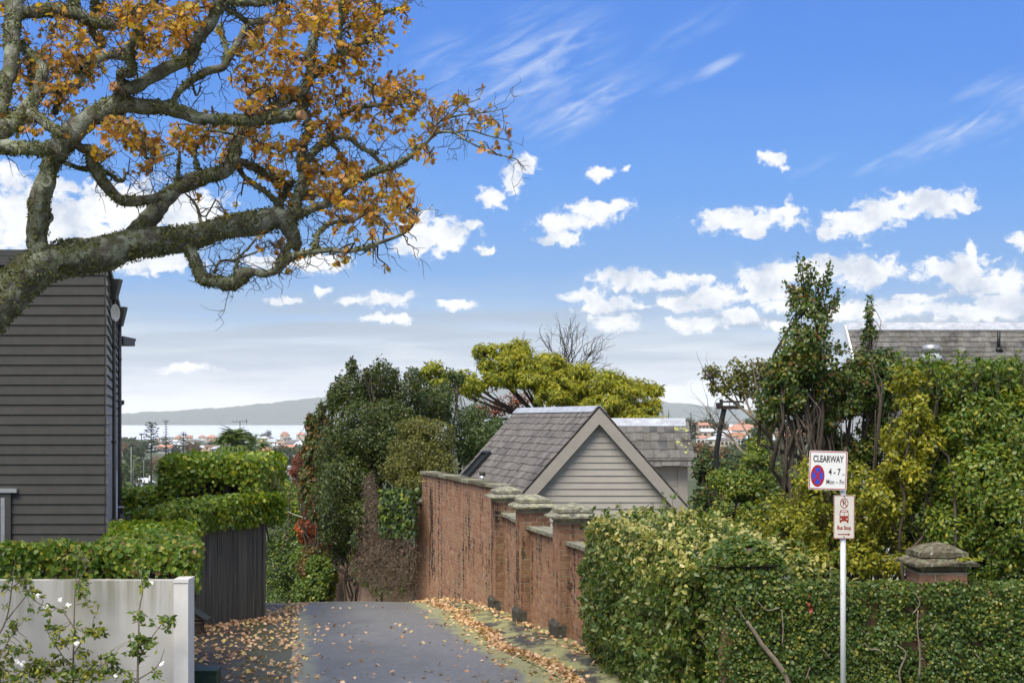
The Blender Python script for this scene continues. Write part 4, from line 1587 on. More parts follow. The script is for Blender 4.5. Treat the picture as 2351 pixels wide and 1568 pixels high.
# ------------------------------------------------------------------ street signs
post = thing('sign_post', 'white painted street pole with clearway and bus stop signs before the ivy wall', 'street sign', W(1935, 1630, 15.5))
px_ = (1935.5 - CX) * 15.5 / F
m, q, b = material('worn white pole paint')
p = wpos(q)
nz = q.noise(q.vec('MULTIPLY', p, (30, 30, 8)), 1.0, 5, .7)
q.put(b.inputs['Base Color'], q.ramp(nz, [(.62, (.66, .66, .68)), (.66, (.25, .24, .22))]))
b.inputs['Roughness'].default_value = .5
mb = MB()
mb.tube([(px_, 15.5, -.1), (px_, 15.5, EYE - 100 * 15.5 / F)], .03, 14)
mb.build('pole', m, post)
MSW = flat('reflective sign white', (.74, .74, .73), .45, .02, 3, bmp=0)
MSB = flat('aged sign white', (.62, .59, .53), .5, .06, 9, bmp=0)
MSR = flat('sign red', (.36, .012, .02), .45, .04, 5, bmp=0)
MSM = flat('sign maroon', (.28, .03, .02), .45, .05, 5, bmp=0)
MSBl = flat('sign blue', (.02, .07, .55), .45, .04, 5, bmp=0)
MSK = flat('sign black', (.012, .012, .013), .5, .02, 5, bmp=0)


def rrect(w_, h_, r, n=5):
    out = []
    for cx, cz, a0 in ((w_ / 2 - r, h_ / 2 - r, 0), (-w_ / 2 + r, h_ / 2 - r, 90), (-w_ / 2 + r, -h_ / 2 + r, 180), (w_ / 2 - r, -h_ / 2 + r, 270)):
        for i in range(n + 1):
            a = R(a0 + 90 * i / n)
            out.append((cx + r * math.cos(a), cz + r * math.sin(a)))
    return out


def sign_frame(c, yaw, roll):
    return Matrix.Translation(Vector(c)) @ Matrix.Rotation(R(yaw), 4, 'Z') @ Matrix.Rotation(R(roll), 4, 'Y')


def plate(mb, Mx, poly, y0, y1, dx=0, dz=0):
    mb.prism([tuple(Mx @ Vector((x + dx, y0, z + dz))) for x, z in poly], tuple(Mx.to_3x3() @ Vector((0, y1 - y0, 0))))


def border(mb, Mx, w_, h_, r, t, y0, y1):
    o_, i_ = rrect(w_, h_, r), rrect(w_ - 2 * t, h_ - 2 * t, max(.002, r - t))
    n = len(o_)
    vs = [Mx @ Vector((x, y0, z)) for x, z in o_ + i_] + [Mx @ Vector((x, y1, z)) for x, z in o_ + i_]
    fs = []
    for i in range(n):
        j = (i + 1) % n
        fs += [(i, j, n + j, n + i), (2 * n + i, 3 * n + i, 3 * n + j, 2 * n + j), (i, 2 * n + i, 2 * n + j, j), (n + i, n + j, 3 * n + j, 3 * n + i)]
    mb.add(vs, fs)


def ell(rx, rz, n=32):
    return [(rx * math.cos(2 * math.pi * i / n), rz * math.sin(2 * math.pi * i / n)) for i in range(n)]


k = 15.46 / F
cw, ch = 86 * k, 89 * k
c = W(1901, 1079.5, 15.455)
Mx = sign_frame(c, -6, 1.6)
mb = MB()
plate(mb, Mx, rrect(cw, ch, .018), 0, .003)
cp = mb.build('clearway_sign', MSW, post)
mb = MB()
border(mb, Mx, cw - .012, ch - .012, .014, .0085, -.0012, 0)
mb.build('border', MSR, cp)
text_mesh('lettering', 'CLEARWAY', .098, MSK, cp, Mx @ Matrix.Translation((0, -.0008, .118)), sx=.62, bold=.0022)
text_mesh('lettering', '4 - 7', .098, MSK, cp, Mx @ Matrix.Translation((.07, -.0008, -.018)), sx=.68, bold=.002)
text_mesh('lettering', 'PM', .026, MSK, cp, Mx @ Matrix.Translation((.165, -.0008, -.045)), sx=.8)
text_mesh('lettering', 'Mon – Fri', .07, MSK, cp, Mx @ Matrix.Translation((.08, -.0008, -.125)), sx=.7, bold=.0008)
mb = MB()
ec = (-.108, -.062)
plate(mb, Mx, ell(.073, .118), -.0010, 0, *ec)
mb.build('symbol_ring', MSR, cp)
mb = MB()
plate(mb, Mx, ell(.056, .09), -.0018, -.001, *ec)
mb.build('symbol_disc', MSBl, cp)
mb = MB()
for s_ in (-1, 1):
    dx_, dz_ = .046, .077
    nx, nz = .009, .006
    plate(mb, Mx, [(-dx_ * s_ - nx * s_, -dz_ + nz), (-dx_ * s_ + nx * s_, -dz_ - nz), (dx_ * s_ + nx * s_, dz_ - nz), (dx_ * s_ - nx * s_, dz_ + nz)][::s_], -.0026 - .0003 * s_, -.0018, *ec)
mb.build('symbol_cross', MSR, cp)

bw, bh = 47.5 * k, 100 * k
c = W(1938, 1186.5, 15.455)
Mx = sign_frame(c, -3, .4)
mb = MB()
plate(mb, Mx, rrect(bw, bh, .014), 0, .003)
bp = mb.build('bus_stop_sign', MSB, post)
mb = MB()
border(mb, Mx, bw - .004, bh - .004, .013, .006, -.0012, 0)
mb.build('border', MSM, bp)
mb = MB()
o_, i_ = ell(.044, .055), ell(.036, .046)
n_ = len(o_)
vs = [Mx @ Vector((x, -.0012, z + .148)) for x, z in o_ + i_]
mb.add(vs, [(i, (i + 1) % n_, n_ + (i + 1) % n_, n_ + i) for i in range(n_)])
plate(mb, Mx, [(-.034, .031), (-.027, .037), (.034, -.031), (.027, -.037)], -.002, -.0013, 0, .148)
mb.build('no_parking_ring', MSM, bp)
text_mesh('lettering', 'P', .085, MSK, bp, Mx @ Matrix.Translation((0, -.0008, .148)), sx=.85)
mb = MB()
B = lambda x0, z0, x1, z1, y=-.0014: plate(mb, Mx, [(x0, z0), (x1, z0), (x1, z1), (x0, z1)], y, 0)
plate(mb, Mx, [(-.048, -.045), (.048, -.045), (.048, .03), (.043, .068), (.034, .074), (-.034, .074), (-.043, .068), (-.048, .03)], -.0012, 0)
B(-.046, -.062, -.028, -.04)
B(.028, -.062, .046, -.04)
bus = mb.build('bus_symbol', MSM, bp)
mb = MB()
for (x0, z0, x1, z1) in ((-.04, .012, -.003, .05), (.003, .012, .04, .05), (-.03, .056, .03, .068), (-.04, -.028, -.024, -.016), (.024, -.028, .04, -.016)):
    B(x0, z0, x1, z1, -.0024)
mb.build('bus_windows', MSB, bp)
text_mesh('lettering', 'Bus Stop', .058, MSM, bp, Mx @ Matrix.Translation((0, -.0008, -.117)), sx=.72, bold=.0018)
mb = MB()
plate(mb, Mx, [(-.065, -.191), (.04, -.191), (.04, -.201), (.07, -.186), (.04, -.171), (.04, -.181), (-.065, -.181)], -.0014, 0)
mb.build('arrow', MSM, bp)
mb = MB()
for z_ in (.225, -.21):
    mb.tube([tuple(Mx @ Vector((0, -.006, z_))), tuple(Mx @ Vector((0, .02, z_)))], .006, 8)
mb.build('bolt', M['plinth'], bp)

# ------------------------------------------------------------------ black curved lamp post behind the garden
lamp = thing('lamp_post', 'black curved lamp post with boxy crossarm among the garden shrubs', 'lamp post', W(1648, 1300, 24))
mb = MB()
pts = [W(x, y, 24) for x, y in ((1646, 1330), (1647, 1200), (1646, 1110), (1645, 1060), (1646, 1030), (1650, 1005), (1657, 965), (1663, 938))]
mb.tube(catmull(pts, 3), .045, 10)
mb.build('pole', M['black'], lamp)
mb = MB()
a, c = W(1646, 936, 24), W(1707, 938, 24)
mb.bounds((a[0], 23.93, c[2] - .01), (c[0], 24.07, c[2] + .05))
mb.bounds((a[0] - .01, 23.92, c[2] + .03), (a[0] + .09, 24.08, c[2] + .10))
mb.bounds((a[0] + .05, 23.96, c[2] + .1), (c[0], 24.04, c[2] + .13))
mb.tube([(a[0] + .07, 24, c[2] + .12), (a[0] + .07, 24, c[2] + .16)], .03, 8)
mb.build('crossarm', flat('dark oiled timber arm', (.035, .026, .022), .6, .3, 12), lamp)


# ------------------------------------------------------------------ vegetation helpers
def plant(name, label, cat, base, stems=None, leaves=(), stem_mat=None, group=None):
    t = thing(name, label, cat, base, group)
    if stems is not None and stems.v:
        stems.build('branches', stem_mat or M['twig'], t)
    for (nm, P, N, size, tpl, mat, seed, kw) in leaves:
        leaf_obj(nm, P, N, size, tpl, mat, t, seed, **kw)
    return t


def hub_stems(base, clumps, seed, r0=.06, per=3, k=5, wob=.1):
    rng = np.random.default_rng(seed)
    mb = MB()
    base = np.array(base, float)
    for (c, r) in clumps:
        p = grow(mb, base + rng.normal(size=3) * np.array((.1, .1, 0)), c, r0, r0 * .35, rng, wob, 5, k)
        for _ in range(per):
            d = nrm(rng.normal(size=3)) * r * rng.uniform(.6, 1.0)
            grow(mb, p[rng.integers(len(p) // 2, len(p))], c + d, r0 * .3, r0 * .08, rng, wob, 4, 4)
    return mb


def shrub(name, label, cat, base, clumps, n, size, mat, seed, tpl=OVAL, shell=.4, gap=-.15, freq=1.2, lump=.25, r0=.05, per=4, group=None, stem_mat=None, extra=None, **kw):
    P, N = fill(clumps, n, seed, shell, gap, freq, lump)
    lv = [('foliage', P, N, size, tpl, M[mat], seed, kw)]
    if extra:
        n2, m2, s2, sh2 = extra
        P2, N2 = fill(clumps, n2, seed + 50, sh2, gap, freq, lump)
        lv.append(('young_foliage', P2, N2, s2, tpl, M[m2], seed + 1, kw))
    return plant(name, label, cat, base, hub_stems(base, clumps, seed, r0, per), lv, stem_mat, group)


def spires(obj, Y0, lines, n, size, mat, seed, spread=.03):
    """leafy upright shoots that break the outline of a crown"""
    rng = np.random.default_rng(seed)
    mb = MB()
    P, N = [], []
    for (x0, y0, x1, y1) in lines:
        Y = Y0 + rng.uniform(-.3, .3)
        a, c = W(x0, y0, Y), W(x1, y1, Y)
        grow(mb, a, c, .018 * size / .062, .004, rng, .05, 4, 4)
        for j in range(n):
            t = rng.random() ** .8
            P.append(a + (c - a) * t + rng.normal(size=3) * spread * (1.6 - 1.2 * t))
            N.append(rng.normal(size=3) + (0, 0, .4))
    mb.build('shoots', M['twig'], obj)
    leaf_obj('shoot_foliage', np.array(P), np.array(N), size, OVAL, M[mat], obj, seed, tilt=.3, droop=-.8)


# ------------------------------------------------------------------ clipped hedges on the left
rng = np.random.default_rng(11)
hd = thing('clipped_hedge', 'clipped broad leaved hedge with bare stems on top of the rendered wall', 'hedge', (-5.5, 17.6, 0))
P, N = box_shell((-9.5, 17.2, 1.42), (-4.9, 17.85, 1.89), 11500, rng, '-y-y-y+z+z', .12, .25)
kp = rng.random(len(P)) < np.clip((P[:, 2] - 1.38) / .3, .12, 1)
P, N = P[kp], N[kp]
P2, N2 = box_shell((-5.05, 17.2, 1.30), (-3.72, 22.0, 1.86), 22000, rng, '+x-y-y+z+z-x', .15, .22)
kp = ~((N2[:, 1] < -.7) & (rng.random(len(P2)) > np.clip((P2[:, 2] - 1.4) / .3, .25, 1)))
P2, N2 = P2[kp], N2[kp]
P2[:, 0] += -.225 * (P2[:, 1] - 17.2)
P2[:, 2] += .0
Pm, Nm = np.vstack([P, P2]), np.vstack([N, N2])
leaf_obj('foliage', Pm, Nm, .06, BROAD, M['hedge_mid'], hd, 3, tilt=.55, droop=.4, jit=.5)
mb = MB()
for i in range(46):
    if i < 26:
        x0 = rng.uniform(-8, -4.2)
        b0 = np.array((x0, 17.45 + rng.uniform(-.12, .12), .9))
        e0 = b0 + np.array((rng.uniform(-.25, .25), rng.uniform(-.15, .15), .9))
    else:
        y0 = rng.uniform(17.5, 21.8)
        b0 = np.array((-4.3 - .225 * (y0 - 17.2) + rng.uniform(-.5, .5), y0, .6))
        e0 = b0 + np.array((rng.uniform(-.3, .3), rng.uniform(-.3, .3), 1.15))
    p = grow(mb, b0, e0, .02, .008, rng, .12, 5, 5)
    for _ in range(4):
        grow(mb, p[rng.integers(3, len(p))], e0 + rng.uniform(-.3, .3, 3) * (1, .6, .3), .009, .004, rng, .1, 3, 4)
mb.build('branches', M['twig'], hd)

hf = thing('fence_hedge', 'bright clipped hedge hanging over the top of the wooden fence', 'hedge', (-5.5, 27, 1.4))
rng = np.random.default_rng(12)
La = 4.1
P, N = box_shell((-.3, -.42, 1.3), (La, .45, 1.9), 13000, rng, '+x-y-y-y+z+z', .14, .22)
bx, by = np.array((-6.35, 25.35)), fd
kp = P[:, 2] > 1.28 + .13 * np.array([mnoise.noise(Vector((p[0] * 1.7, 4, 0))) for p in P]) + .05
P, N = P[kp], N[kp]
P[:, 2] -= .1 * np.clip((1.3 - P[:, 0]), 0, 1.3)
off = -fn * .1


def toworld(P, N):
    Q = np.empty_like(P)
    Q[:, :2] = bx + np.outer(P[:, 0], fd) - np.outer(P[:, 1], fn) - fn * .05
    Q[:, 2] = P[:, 2]
    U = np.empty_like(N)
    U[:, :2] = np.outer(N[:, 0], fd) - np.outer(N[:, 1], fn)
    U[:, 2] = N[:, 2]
    return Q, U


P, N = toworld(P, N)
leaf_obj('foliage', P, N, .075, BROAD, M['hedge_lt'], hf, 4, tilt=.55, droop=.9, jit=.5)
mb = MB()
for i in range(30):
    s_ = rng.uniform(.2, La)
    b0 = np.array((*(bx + fd * s_ - fn * .05), .9))
    grow(mb, b0, b0 + np.array((rng.uniform(-.3, .3), rng.uniform(-.3, .3), .95)), .02, .006, rng, .12, 4, 4)
mb.build('branches', M['twig'], hf)

hb = thing('block_hedge', 'tall square clipped hedge block with hollow dark underside behind the fence', 'hedge', (-6, 30.5, -.7))
rng = np.random.default_rng(13)
a, c = W(352, 1052, 29.3), W(603, 1052, 29.3)
P, N = box_shell((a[0], 29.3, 1.25), (c[0], 32.8, 2.63), 30000, rng, '-y-y+z+z-x+x', .2, .4)
yb = (P[:, 0] - a[0]) / (c[0] - a[0])
under = 1.62 + .5 * np.sin(np.clip((yb - .18) / .75, 0, 1) * math.pi) ** .6
fade = np.clip((P[:, 2] - under) / .12, 0, 1)
front = (P[:, 1] < 29.9) & (yb > .2) & (yb < .93)
kp = ~front | (rng.random(len(P)) < np.maximum(fade, .05))
P, N = P[kp], N[kp]
leaf_obj('foliage', P, N, .085, BROAD, M['hedge_lt'], hb, 5, tilt=.55, droop=.4, jit=.5)
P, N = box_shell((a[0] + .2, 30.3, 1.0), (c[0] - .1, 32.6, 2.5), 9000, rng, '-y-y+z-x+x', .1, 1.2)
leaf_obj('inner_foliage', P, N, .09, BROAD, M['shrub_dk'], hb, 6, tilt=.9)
mb = MB()
for i in range(26):
    x0 = a[0] + (c[0] - a[0]) * rng.uniform(.12, .95)
    b0 = np.array((x0, 29.75 + rng.uniform(-.1, .5), .8))
    e0 = b0 + np.array((rng.uniform(-.3, .3), rng.uniform(-.2, .2), 1.5))
    p = grow(mb, b0, e0, .024, .01, rng, .1, 5, 5)
    for _ in range(4):
        grow(mb, p[rng.integers(2, len(p))], e0 + rng.uniform(-.45, .45, 3) * (1, .5, .4), .012, .005, rng, .1, 3, 4)
mb.build('branches', M['twig_grey'], hb)

hs = thing('low_hedge', 'leafy low hedge between the charcoal house and the square hedge block', 'hedge', (-8.8, 34, 0))
rng = np.random.default_rng(14)
a, c = W(268, 1122, 34), W(356, 1122, 34)
P, N = box_shell((a[0] - .4, 34, .3), (c[0] + .3, 35, 1.74), 5200, rng, '-y-y+z+x', .2, .3)
leaf_obj('foliage', P, N, .1, BROAD, M['hedge_lt'], hs, 7, tilt=.7, droop=.4)
mb = MB()
for i in range(14):
    b0 = np.array((rng.uniform(a[0], c[0]), 34.4, -.6))
    grow(mb, b0, b0 + np.array((rng.uniform(-.3, .3), rng.uniform(-.2, .2), 2.0)), .03, .01, rng, .1, 4, 4)
mb.build('branches', M['twig'], hs)

# ------------------------------------------------------------------ sasanqua camellias against the rendered wall
CAM = [
    ('sasanqua_camellia', 'open yellow green camellia trained at the far left end of the rendered wall', -15, [[(-30, 1640), (-20, 1500), (15, 1420), (28, 1340), (35, 1285)], [(10, 1430), (50, 1380), (75, 1355), (100, 1380)], [(-20, 1540), (20, 1470), (45, 1430)], [(28, 1350), (60, 1320)]],
     [(15, 1345, 18, 28, 40), (48, 1330, 26, 16, 45), (25, 1440, 22, 16, 40), (10, 1545, 45, 26, 130), (60, 1490, 26, 14, 40), (65, 1360, 20, 10, 25), (0, 1500, 26, 20, 50), (75, 1400, 14, 9, 15)]),
    ('sasanqua_camellia', 'bushy camellia with white blooms in the middle of the rendered wall', 170, [[(165, 1660), (168, 1540), (170, 1430), (173, 1350), (183, 1260)], [(170, 1440), (140, 1400), (100, 1390), (70, 1370), (52, 1340)], [(170, 1500), (205, 1450), (240, 1440)], [(168, 1540), (120, 1470), (105, 1440)], [(168, 1560), (215, 1530), (245, 1525)], [(172, 1350), (205, 1290)], [(166, 1570), (110, 1530), (80, 1520)]],
     [(190, 1278, 22, 10, 30), (165, 1268, 14, 9, 18), (192, 1350, 20, 28, 50), (200, 1395, 18, 14, 25), (118, 1397, 26, 12, 45), (60, 1335, 20, 10, 25), (78, 1355, 14, 9, 18), (205, 1450, 36, 18, 70), (232, 1448, 16, 10, 30), (125, 1450, 24, 18, 55), (145, 1475, 20, 14, 40), (110, 1530, 50, 26, 170), (170, 1545, 45, 20, 120), (230, 1540, 26, 20, 70), (255, 1510, 14, 10, 25), (80, 1545, 40, 22, 100), (195, 1500, 20, 12, 30)]),
    ('sasanqua_camellia', 'slender dark leaved camellia nearest the white end pillar of the rendered wall', 320, [[(318, 1660), (316, 1560), (318, 1480), (320, 1400), (328, 1350), (318, 1310), (306, 1290)], [(318, 1510), (350, 1460), (378, 1425), (392, 1412)], [(316, 1560), (360, 1530), (378, 1490)], [(317, 1500), (300, 1470)], [(328, 1350), (345, 1340)], [(316, 1570), (280, 1540), (262, 1520)]],
     [(312, 1298, 18, 14, 40), (335, 1330, 18, 10, 22), (328, 1342, 10, 10, 12), (318, 1412, 26, 10, 32), (335, 1425, 20, 10, 24), (318, 1470, 28, 16, 60), (345, 1480, 20, 14, 36), (392, 1425, 16, 20, 45), (385, 1445, 12, 10, 16), (310, 1505, 22, 14, 45), (265, 1540, 20, 14, 35), (290, 1565, 24, 10, 30), (362, 1555, 16, 8, 20), (240, 1505, 16, 9, 18)]),
]
FLW = {0: [(51, 1522), (40, 1517)], 1: [(137, 1376), (157, 1388), (105, 1393), (87, 1366), (175, 1475)], 2: [(346, 1338), (372, 1523), (263, 1553)]}
for ci, (nm, lab, bx_, stems, cl) in enumerate(CAM):
    rng = np.random.default_rng(30 + ci)
    t = thing(nm, lab, 'shrub', W(bx_, 1680, 16.5), 'camellias trained along the rendered wall')
    mb = MB()
    nodes = []
    for st in stems:
        yy = 16.55 + rng.uniform(-.12, .12)
        pts = catmull([W(x, y, yy + .03 * i) for i, (x, y) in enumerate(st)], 4)
        r0 = .017 if st is stems[0] else .009
        mb.tube(pts, list(np.linspace(r0, .003, len(pts))), 6, cap=False)
        nodes += list(pts)
    nodes = np.array(nodes)
    Pl, Nl, Al = [], [], []
    for (x, y, rx, ry, n) in cl:
        cc = W(x, y, 16.5)
        for _ in range(max(3, int(n / (4.6 if y > 1430 else 6)))):
            tip = cc + np.array((rng.normal() * rx * .55, rng.normal() * 22, rng.normal() * ry * .55)) * 16.5 / F
            tip[1] = min(tip[1], 16.86)
            st0 = nodes[np.argmin(np.linalg.norm(nodes - tip, axis=1) + rng.random(len(nodes)) * .12)]
            p = grow(mb, st0, tip, .004, .0018, rng, .1, 3, 4)
            for _ in range(7):
                u_ = rng.uniform(.45, 1.05)
                q_ = st0 + (tip - st0) * u_ + rng.normal(size=3) * .012
                Pl.append(q_)
                d_ = nrm(tip - st0) + rng.normal(size=3) * .6
                Al.append(d_)
                Nl.append(np.array((0, -.4, .7)) + rng.normal(size=3) * .4)
    Pl, Nl, Al = np.array(Pl), np.array(Nl), np.array(Al)
    Pl[:, 1] = np.minimum(Pl[:, 1], 16.93)
    mb.build('branches', M['twig_grey'], t)
    leaf_obj('foliage', Pl, Nl, .062, OVAL, M['camellia'] if ci < 2 else M['shrub_gn'], t, 40 + ci, tilt=.25, along=nrm(Al))
    for (x, y) in FLW[ci]:
        mb = MB()
        cc = W(x, y, 16.38)
        V, T = leaf_arrays(np.repeat(cc[None], 8, 0), np.tile((0, -.6, .5), (8, 1)), .032, BROAD, rng, tilt=.35, along=nrm(rng.normal(size=(8, 3)) * (1, .3, 1)))
        f_ = tri_mesh('flower', V, T, M['flower'], t)

# ------------------------------------------------------------------ overgrown hedge at the corner of the brick wall
hv = thing('overgrown_hedge', 'wide yellow tipped pittosporum hedge spilling over the corner of the brick wall', 'hedge', (2, 18.8, 0))
rng = np.random.default_rng(21)
lo_, hi_ = [], []
Ps, Ns = [], []
nH = 34000
s_ = rng.random(nH)
Y_ = 16.3 + 5.3 * s_
xf = np.interp(Y_, [16.0, 17.5, 19.5, 21.6], [2.2, 1.7, 1.3, 1.16])
ztop = np.interp(Y_, [16.2, 17.0, 18.5, 21.0, 21.6], [1.62, 1.84, 2.0, 1.93, 1.8])
kind = rng.random(nH)
P = np.zeros((nH, 3))
N = np.zeros((nH, 3))
zz = np.array([zl(y) for y in Y_]) + .05 + rng.random(nH) ** .9 * (ztop - .05 + .2)
zz = np.minimum(zz, ztop)
m1 = kind < .62
bulge = .12 * np.sin(np.clip(zz / 2, 0, 1) * math.pi)
P[m1] = np.stack([xf - bulge, Y_, zz], 1)[m1]
N[m1] = (-1, -.55, .15)
m2 = (kind >= .62) & (kind < .88)
uu = rng.random(nH)
P[m2] = np.stack([xf + uu * 1.75, Y_, ztop + .12 * np.sin(uu * math.pi) - .06], 1)[m2]
N[m2] = (-.1, -.25, 1)
m3 = kind >= .88
P[m3] = np.stack([1.25 + .05 * uu + (uu ** .5) * 1.0 + .12, 16.9 - uu * .75, .3 + rng.random(nH) * 1.35], 1)[m3]
N[m3] = (-.8, -.8, .1)
m4 = (rng.random(nH) < .10)
P[m4] = np.stack([xf + .1 + uu * 1.5, 21.6 - .1 * rng.random(nH), zz], 1)[m4]
N[m4] = (-.4, .9, .2)
bmp = np.array([mnoise.noise(Vector(p * 1.9)) + .8 * mnoise.noise(Vector(p * 4.2)) for p in P])
N = nrm(N)
P += N * (bmp * .17)[:, None]
dp = rng.random(nH) ** 1.6 * .3
P -= N * dp[:, None]
topness = np.clip((P[:, 2] - 1.25) / .6, 0, 1) * (dp < .17)
young = rng.random(nH) < topness * .36
leaf_obj('foliage', P[~young], N[~young], .072, OVAL, M['varieg'], hv, 22, tilt=.65, droop=.5, jit=.5)
leaf_obj('young_foliage', P[young] + np.array((0, 0, .02)), N[young], .078, OVAL, M['cream_leaf'], hv, 23, tilt=.6, droop=-.6)
mb = MB()
shP, shN = [], []
for i in range(70):
    b0 = P[m2][rng.integers(m2.sum())]
    h = rng.uniform(.1, .3) * (1.3 if i < 20 else 1)
    e0 = b0 + np.array((rng.uniform(-.08, .08), rng.uniform(-.08, .08), h))
    grow(mb, b0 - (0, 0, .15), e0, .006, .003, rng, .05, 3, 4)
    for j in range(12):
        t_ = rng.random()
        shP.append(b0 + (e0 - b0) * t_)
        shN.append((rng.normal(), rng.normal(), .8))
leaf_obj('shoots', np.array(shP), np.array(shN), .075, OVAL, M['shrub_gn'], hv, 24, tilt=.3, droop=-1.2)
for i in range(26):
    y0 = rng.uniform(16.8, 21.2)
    b0 = np.array((np.interp(y0, [16, 21], [2.4, 1.45]) + rng.uniform(-.1, .3), y0, zl(y0)))
    grow(mb, b0, b0 + np.array((rng.uniform(-.5, .3), rng.uniform(-.4, .4), rng.uniform(1.3, 1.9))), .03, .01, rng, .1, 5, 5)
mb.build('branches', M['twig_grey'], hv)['kind'] = 'stuff'

# ------------------------------------------------------------------ creeping fig over the street wall
fig = thing('creeping_fig', 'small leaved creeping fig carpeting the street wall and corner pillar cap', 'climber', (5, 16, 0))
rng = np.random.default_rng(25)
nF = 56000
P = np.stack([rng.uniform(2.15, 7.6, nF), np.full(nF, 16.0), rng.uniform(.25, 1.55, nF)], 1)
N = np.tile((0.0, -1, .25), (nF, 1))
tp = rng.random(nF) < .13
P[tp] = np.stack([P[tp, 0], rng.uniform(15.98, 16.45, tp.sum()), np.full(tp.sum(), 1.55)], 1)
N[tp] = (0, -.3, 1)
hole = np.zeros(nF, bool)
for (hx, hz, rx, rz) in ((2110, 1465, 14, 34), (2090, 1478, 40, 13), (2120, 1520, 9, 30), (1795, 1440, 8, 22), (2085, 1395, 10, 10), (2112, 1350, 14, 8)):
    h = W(hx, hz, 16.0)
    hole |= ((P[:, 0] - h[0]) / (rx * 16 / F)) ** 2 + ((P[:, 2] - h[2]) / (rz * 16 / F)) ** 2 < rng.uniform(.3, 1.2, nF)
g = np.array([mnoise.noise(Vector(p * 3.1)) + .5 * mnoise.noise(Vector(p * 8)) for p in P])
P += nrm(N) * (g * .085)[:, None]
P[:, 1] -= rng.random(nF) * .07 * (~tp)
P[:, 1] += rng.random(nF) ** 2 * .1 * (~tp)
kp = ~hole & (rng.random(nF) < np.clip((g + .75) * 2.2, .12, 1)) & (rng.random(nF) < np.clip((P[:, 0] - 2.1 - .25 * g) / .55, .0, 1))
P, N = P[kp], N[kp]
leaf_obj('foliage', P, N, .042, (DIAM[0] * np.array((1.35, 1, 1)), DIAM[1]), M['ivy'], fig, 26, tilt=.6, droop=.8)
# on the corner pillar cap
Pc = []
capc = np.array((2.62, 16.35, 1.9))
nC_ = 5200
uu = rng.uniform(-1, 1, (nC_, 2))
rr = np.max(np.abs(uu), 1)
hz = np.where(rr < .66, .12 - .2 * rr + .06, np.where(rr < .72, -.0, .02 - .13 * (rr - .7) / .3))
Pc = np.stack([capc[0] + uu[:, 0] * .42, capc[1] + uu[:, 1] * .42, capc[2] + hz], 1)
cn = np.array([mnoise.noise(Vector(p * 4)) for p in Pc])
Pc = Pc[(cn > -.42) & (uu[:, 1] < .6)]
leaf_obj('cap_foliage', Pc, np.tile((0, -.5, 1.0), (len(Pc), 1)), .045, BROAD, M['ivy'], fig, 27, tilt=.5)
Ps = np.stack([rng.uniform(2.2, 3.0, 1500), rng.uniform(15.93, 16.06, 1500), rng.uniform(1.4, 1.73, 1500)], 1)
leaf_obj('shaft_foliage', Ps, np.tile((0, -1, .1), (1500, 1)), .045, BROAD, M['ivy'], fig, 28, tilt=.5, droop=.8)
Pk = np.stack([rng.uniform(4.95, 5.22, 50), rng.uniform(15.93, 15.98, 50), rng.uniform(1.84, 1.86, 50)], 1)
leaf_obj('trailing_foliage', Pk, np.tile((0, -.6, .8), (50, 1)), .045, BROAD, M['shrub_yl'], fig, 29)
mb = MB()
for pts, r0 in (([(1715, 1425), (1735, 1455), (1752, 1482), (1780, 1515), (1800, 1545), (1815, 1580)], .035), ([(1712, 1424), (1700, 1405), (1690, 1390)], .012), ([(1795, 1400), (1798, 1440), (1796, 1480)], .008), ([(2100, 1360), (2112, 1385), (2095, 1410)], .008),
                ([(2108, 1400), (2106, 1440), (2112, 1500), (2110, 1560)], .012), ([(1985, 1475), (1998, 1490), (2012, 1490), (2030, 1500)], .012), ([(2060, 1480), (2080, 1500), (2065, 1540), (2068, 1570)], .013), ([(1740, 1380), (1760, 1400), (1790, 1395)], .008), ([(1860, 1530), (1850, 1560)], .01), ([(1890, 1490), (1905, 1510)], .01), ([(2150, 1430), (2140, 1450)], .008), ([(2240, 1500), (2255, 1520)], .008)):
    P_ = catmull([W(x, y, 15.92) for x, y in pts], 4)
    mb.tube(P_, list(np.linspace(r0 * .6, r0, len(P_))), 7, rough=.25)
mb.build('stems', M['twig_grey'], fig)['kind'] = 'stuff'
rc = leaf_obj('red_leaves', np.array([W(1856 + dx, 1375 + dy, 15.9) for dx, dy in ((0, 0), (3, 8), (-3, 12), (2, 18), (8, 24), (-2, -8), (10, 20), (5, 14), (0, 22))]), np.tile((0, -1, .2), (9, 1)), .042, BROAD, M['wall_red'], fig, 31)

# ------------------------------------------------------------------ shrubs behind the street wall
def CL(lst):
    return [clump(*c) for c in lst]


shrub('tall_shrub', 'tallest upright camellia like shrub with thin top shoots left of the slate roof', 'shrub', (4.0, 19, -.1),
      CL([(1850, 790, 19, 62, 70), (1872, 860, 19.2, 82, 66), (1808, 850, 19, 48, 55), (1848, 715, 19, 40, 55), (1915, 850, 19.3, 50, 60), (1790, 845, 19, 34, 26), (1870, 730, 19, 36, 50), (1840, 920, 19, 46, 34), (1960, 880, 19.4, 40, 60), (1930, 930, 19.3, 60, 40), (1790, 900, 19, 40, 40), (1770, 930, 19.2, 40, 60), (1880, 960, 19.4, 70, 40), (1900, 1000, 19.6, 60, 36), (1960, 1040, 19.6, 60, 44)]),
      26000, .064, 'shrub_md', 51, DIAM, gap=-.22, freq=1.6, r0=.045, per=5, shell=.25)
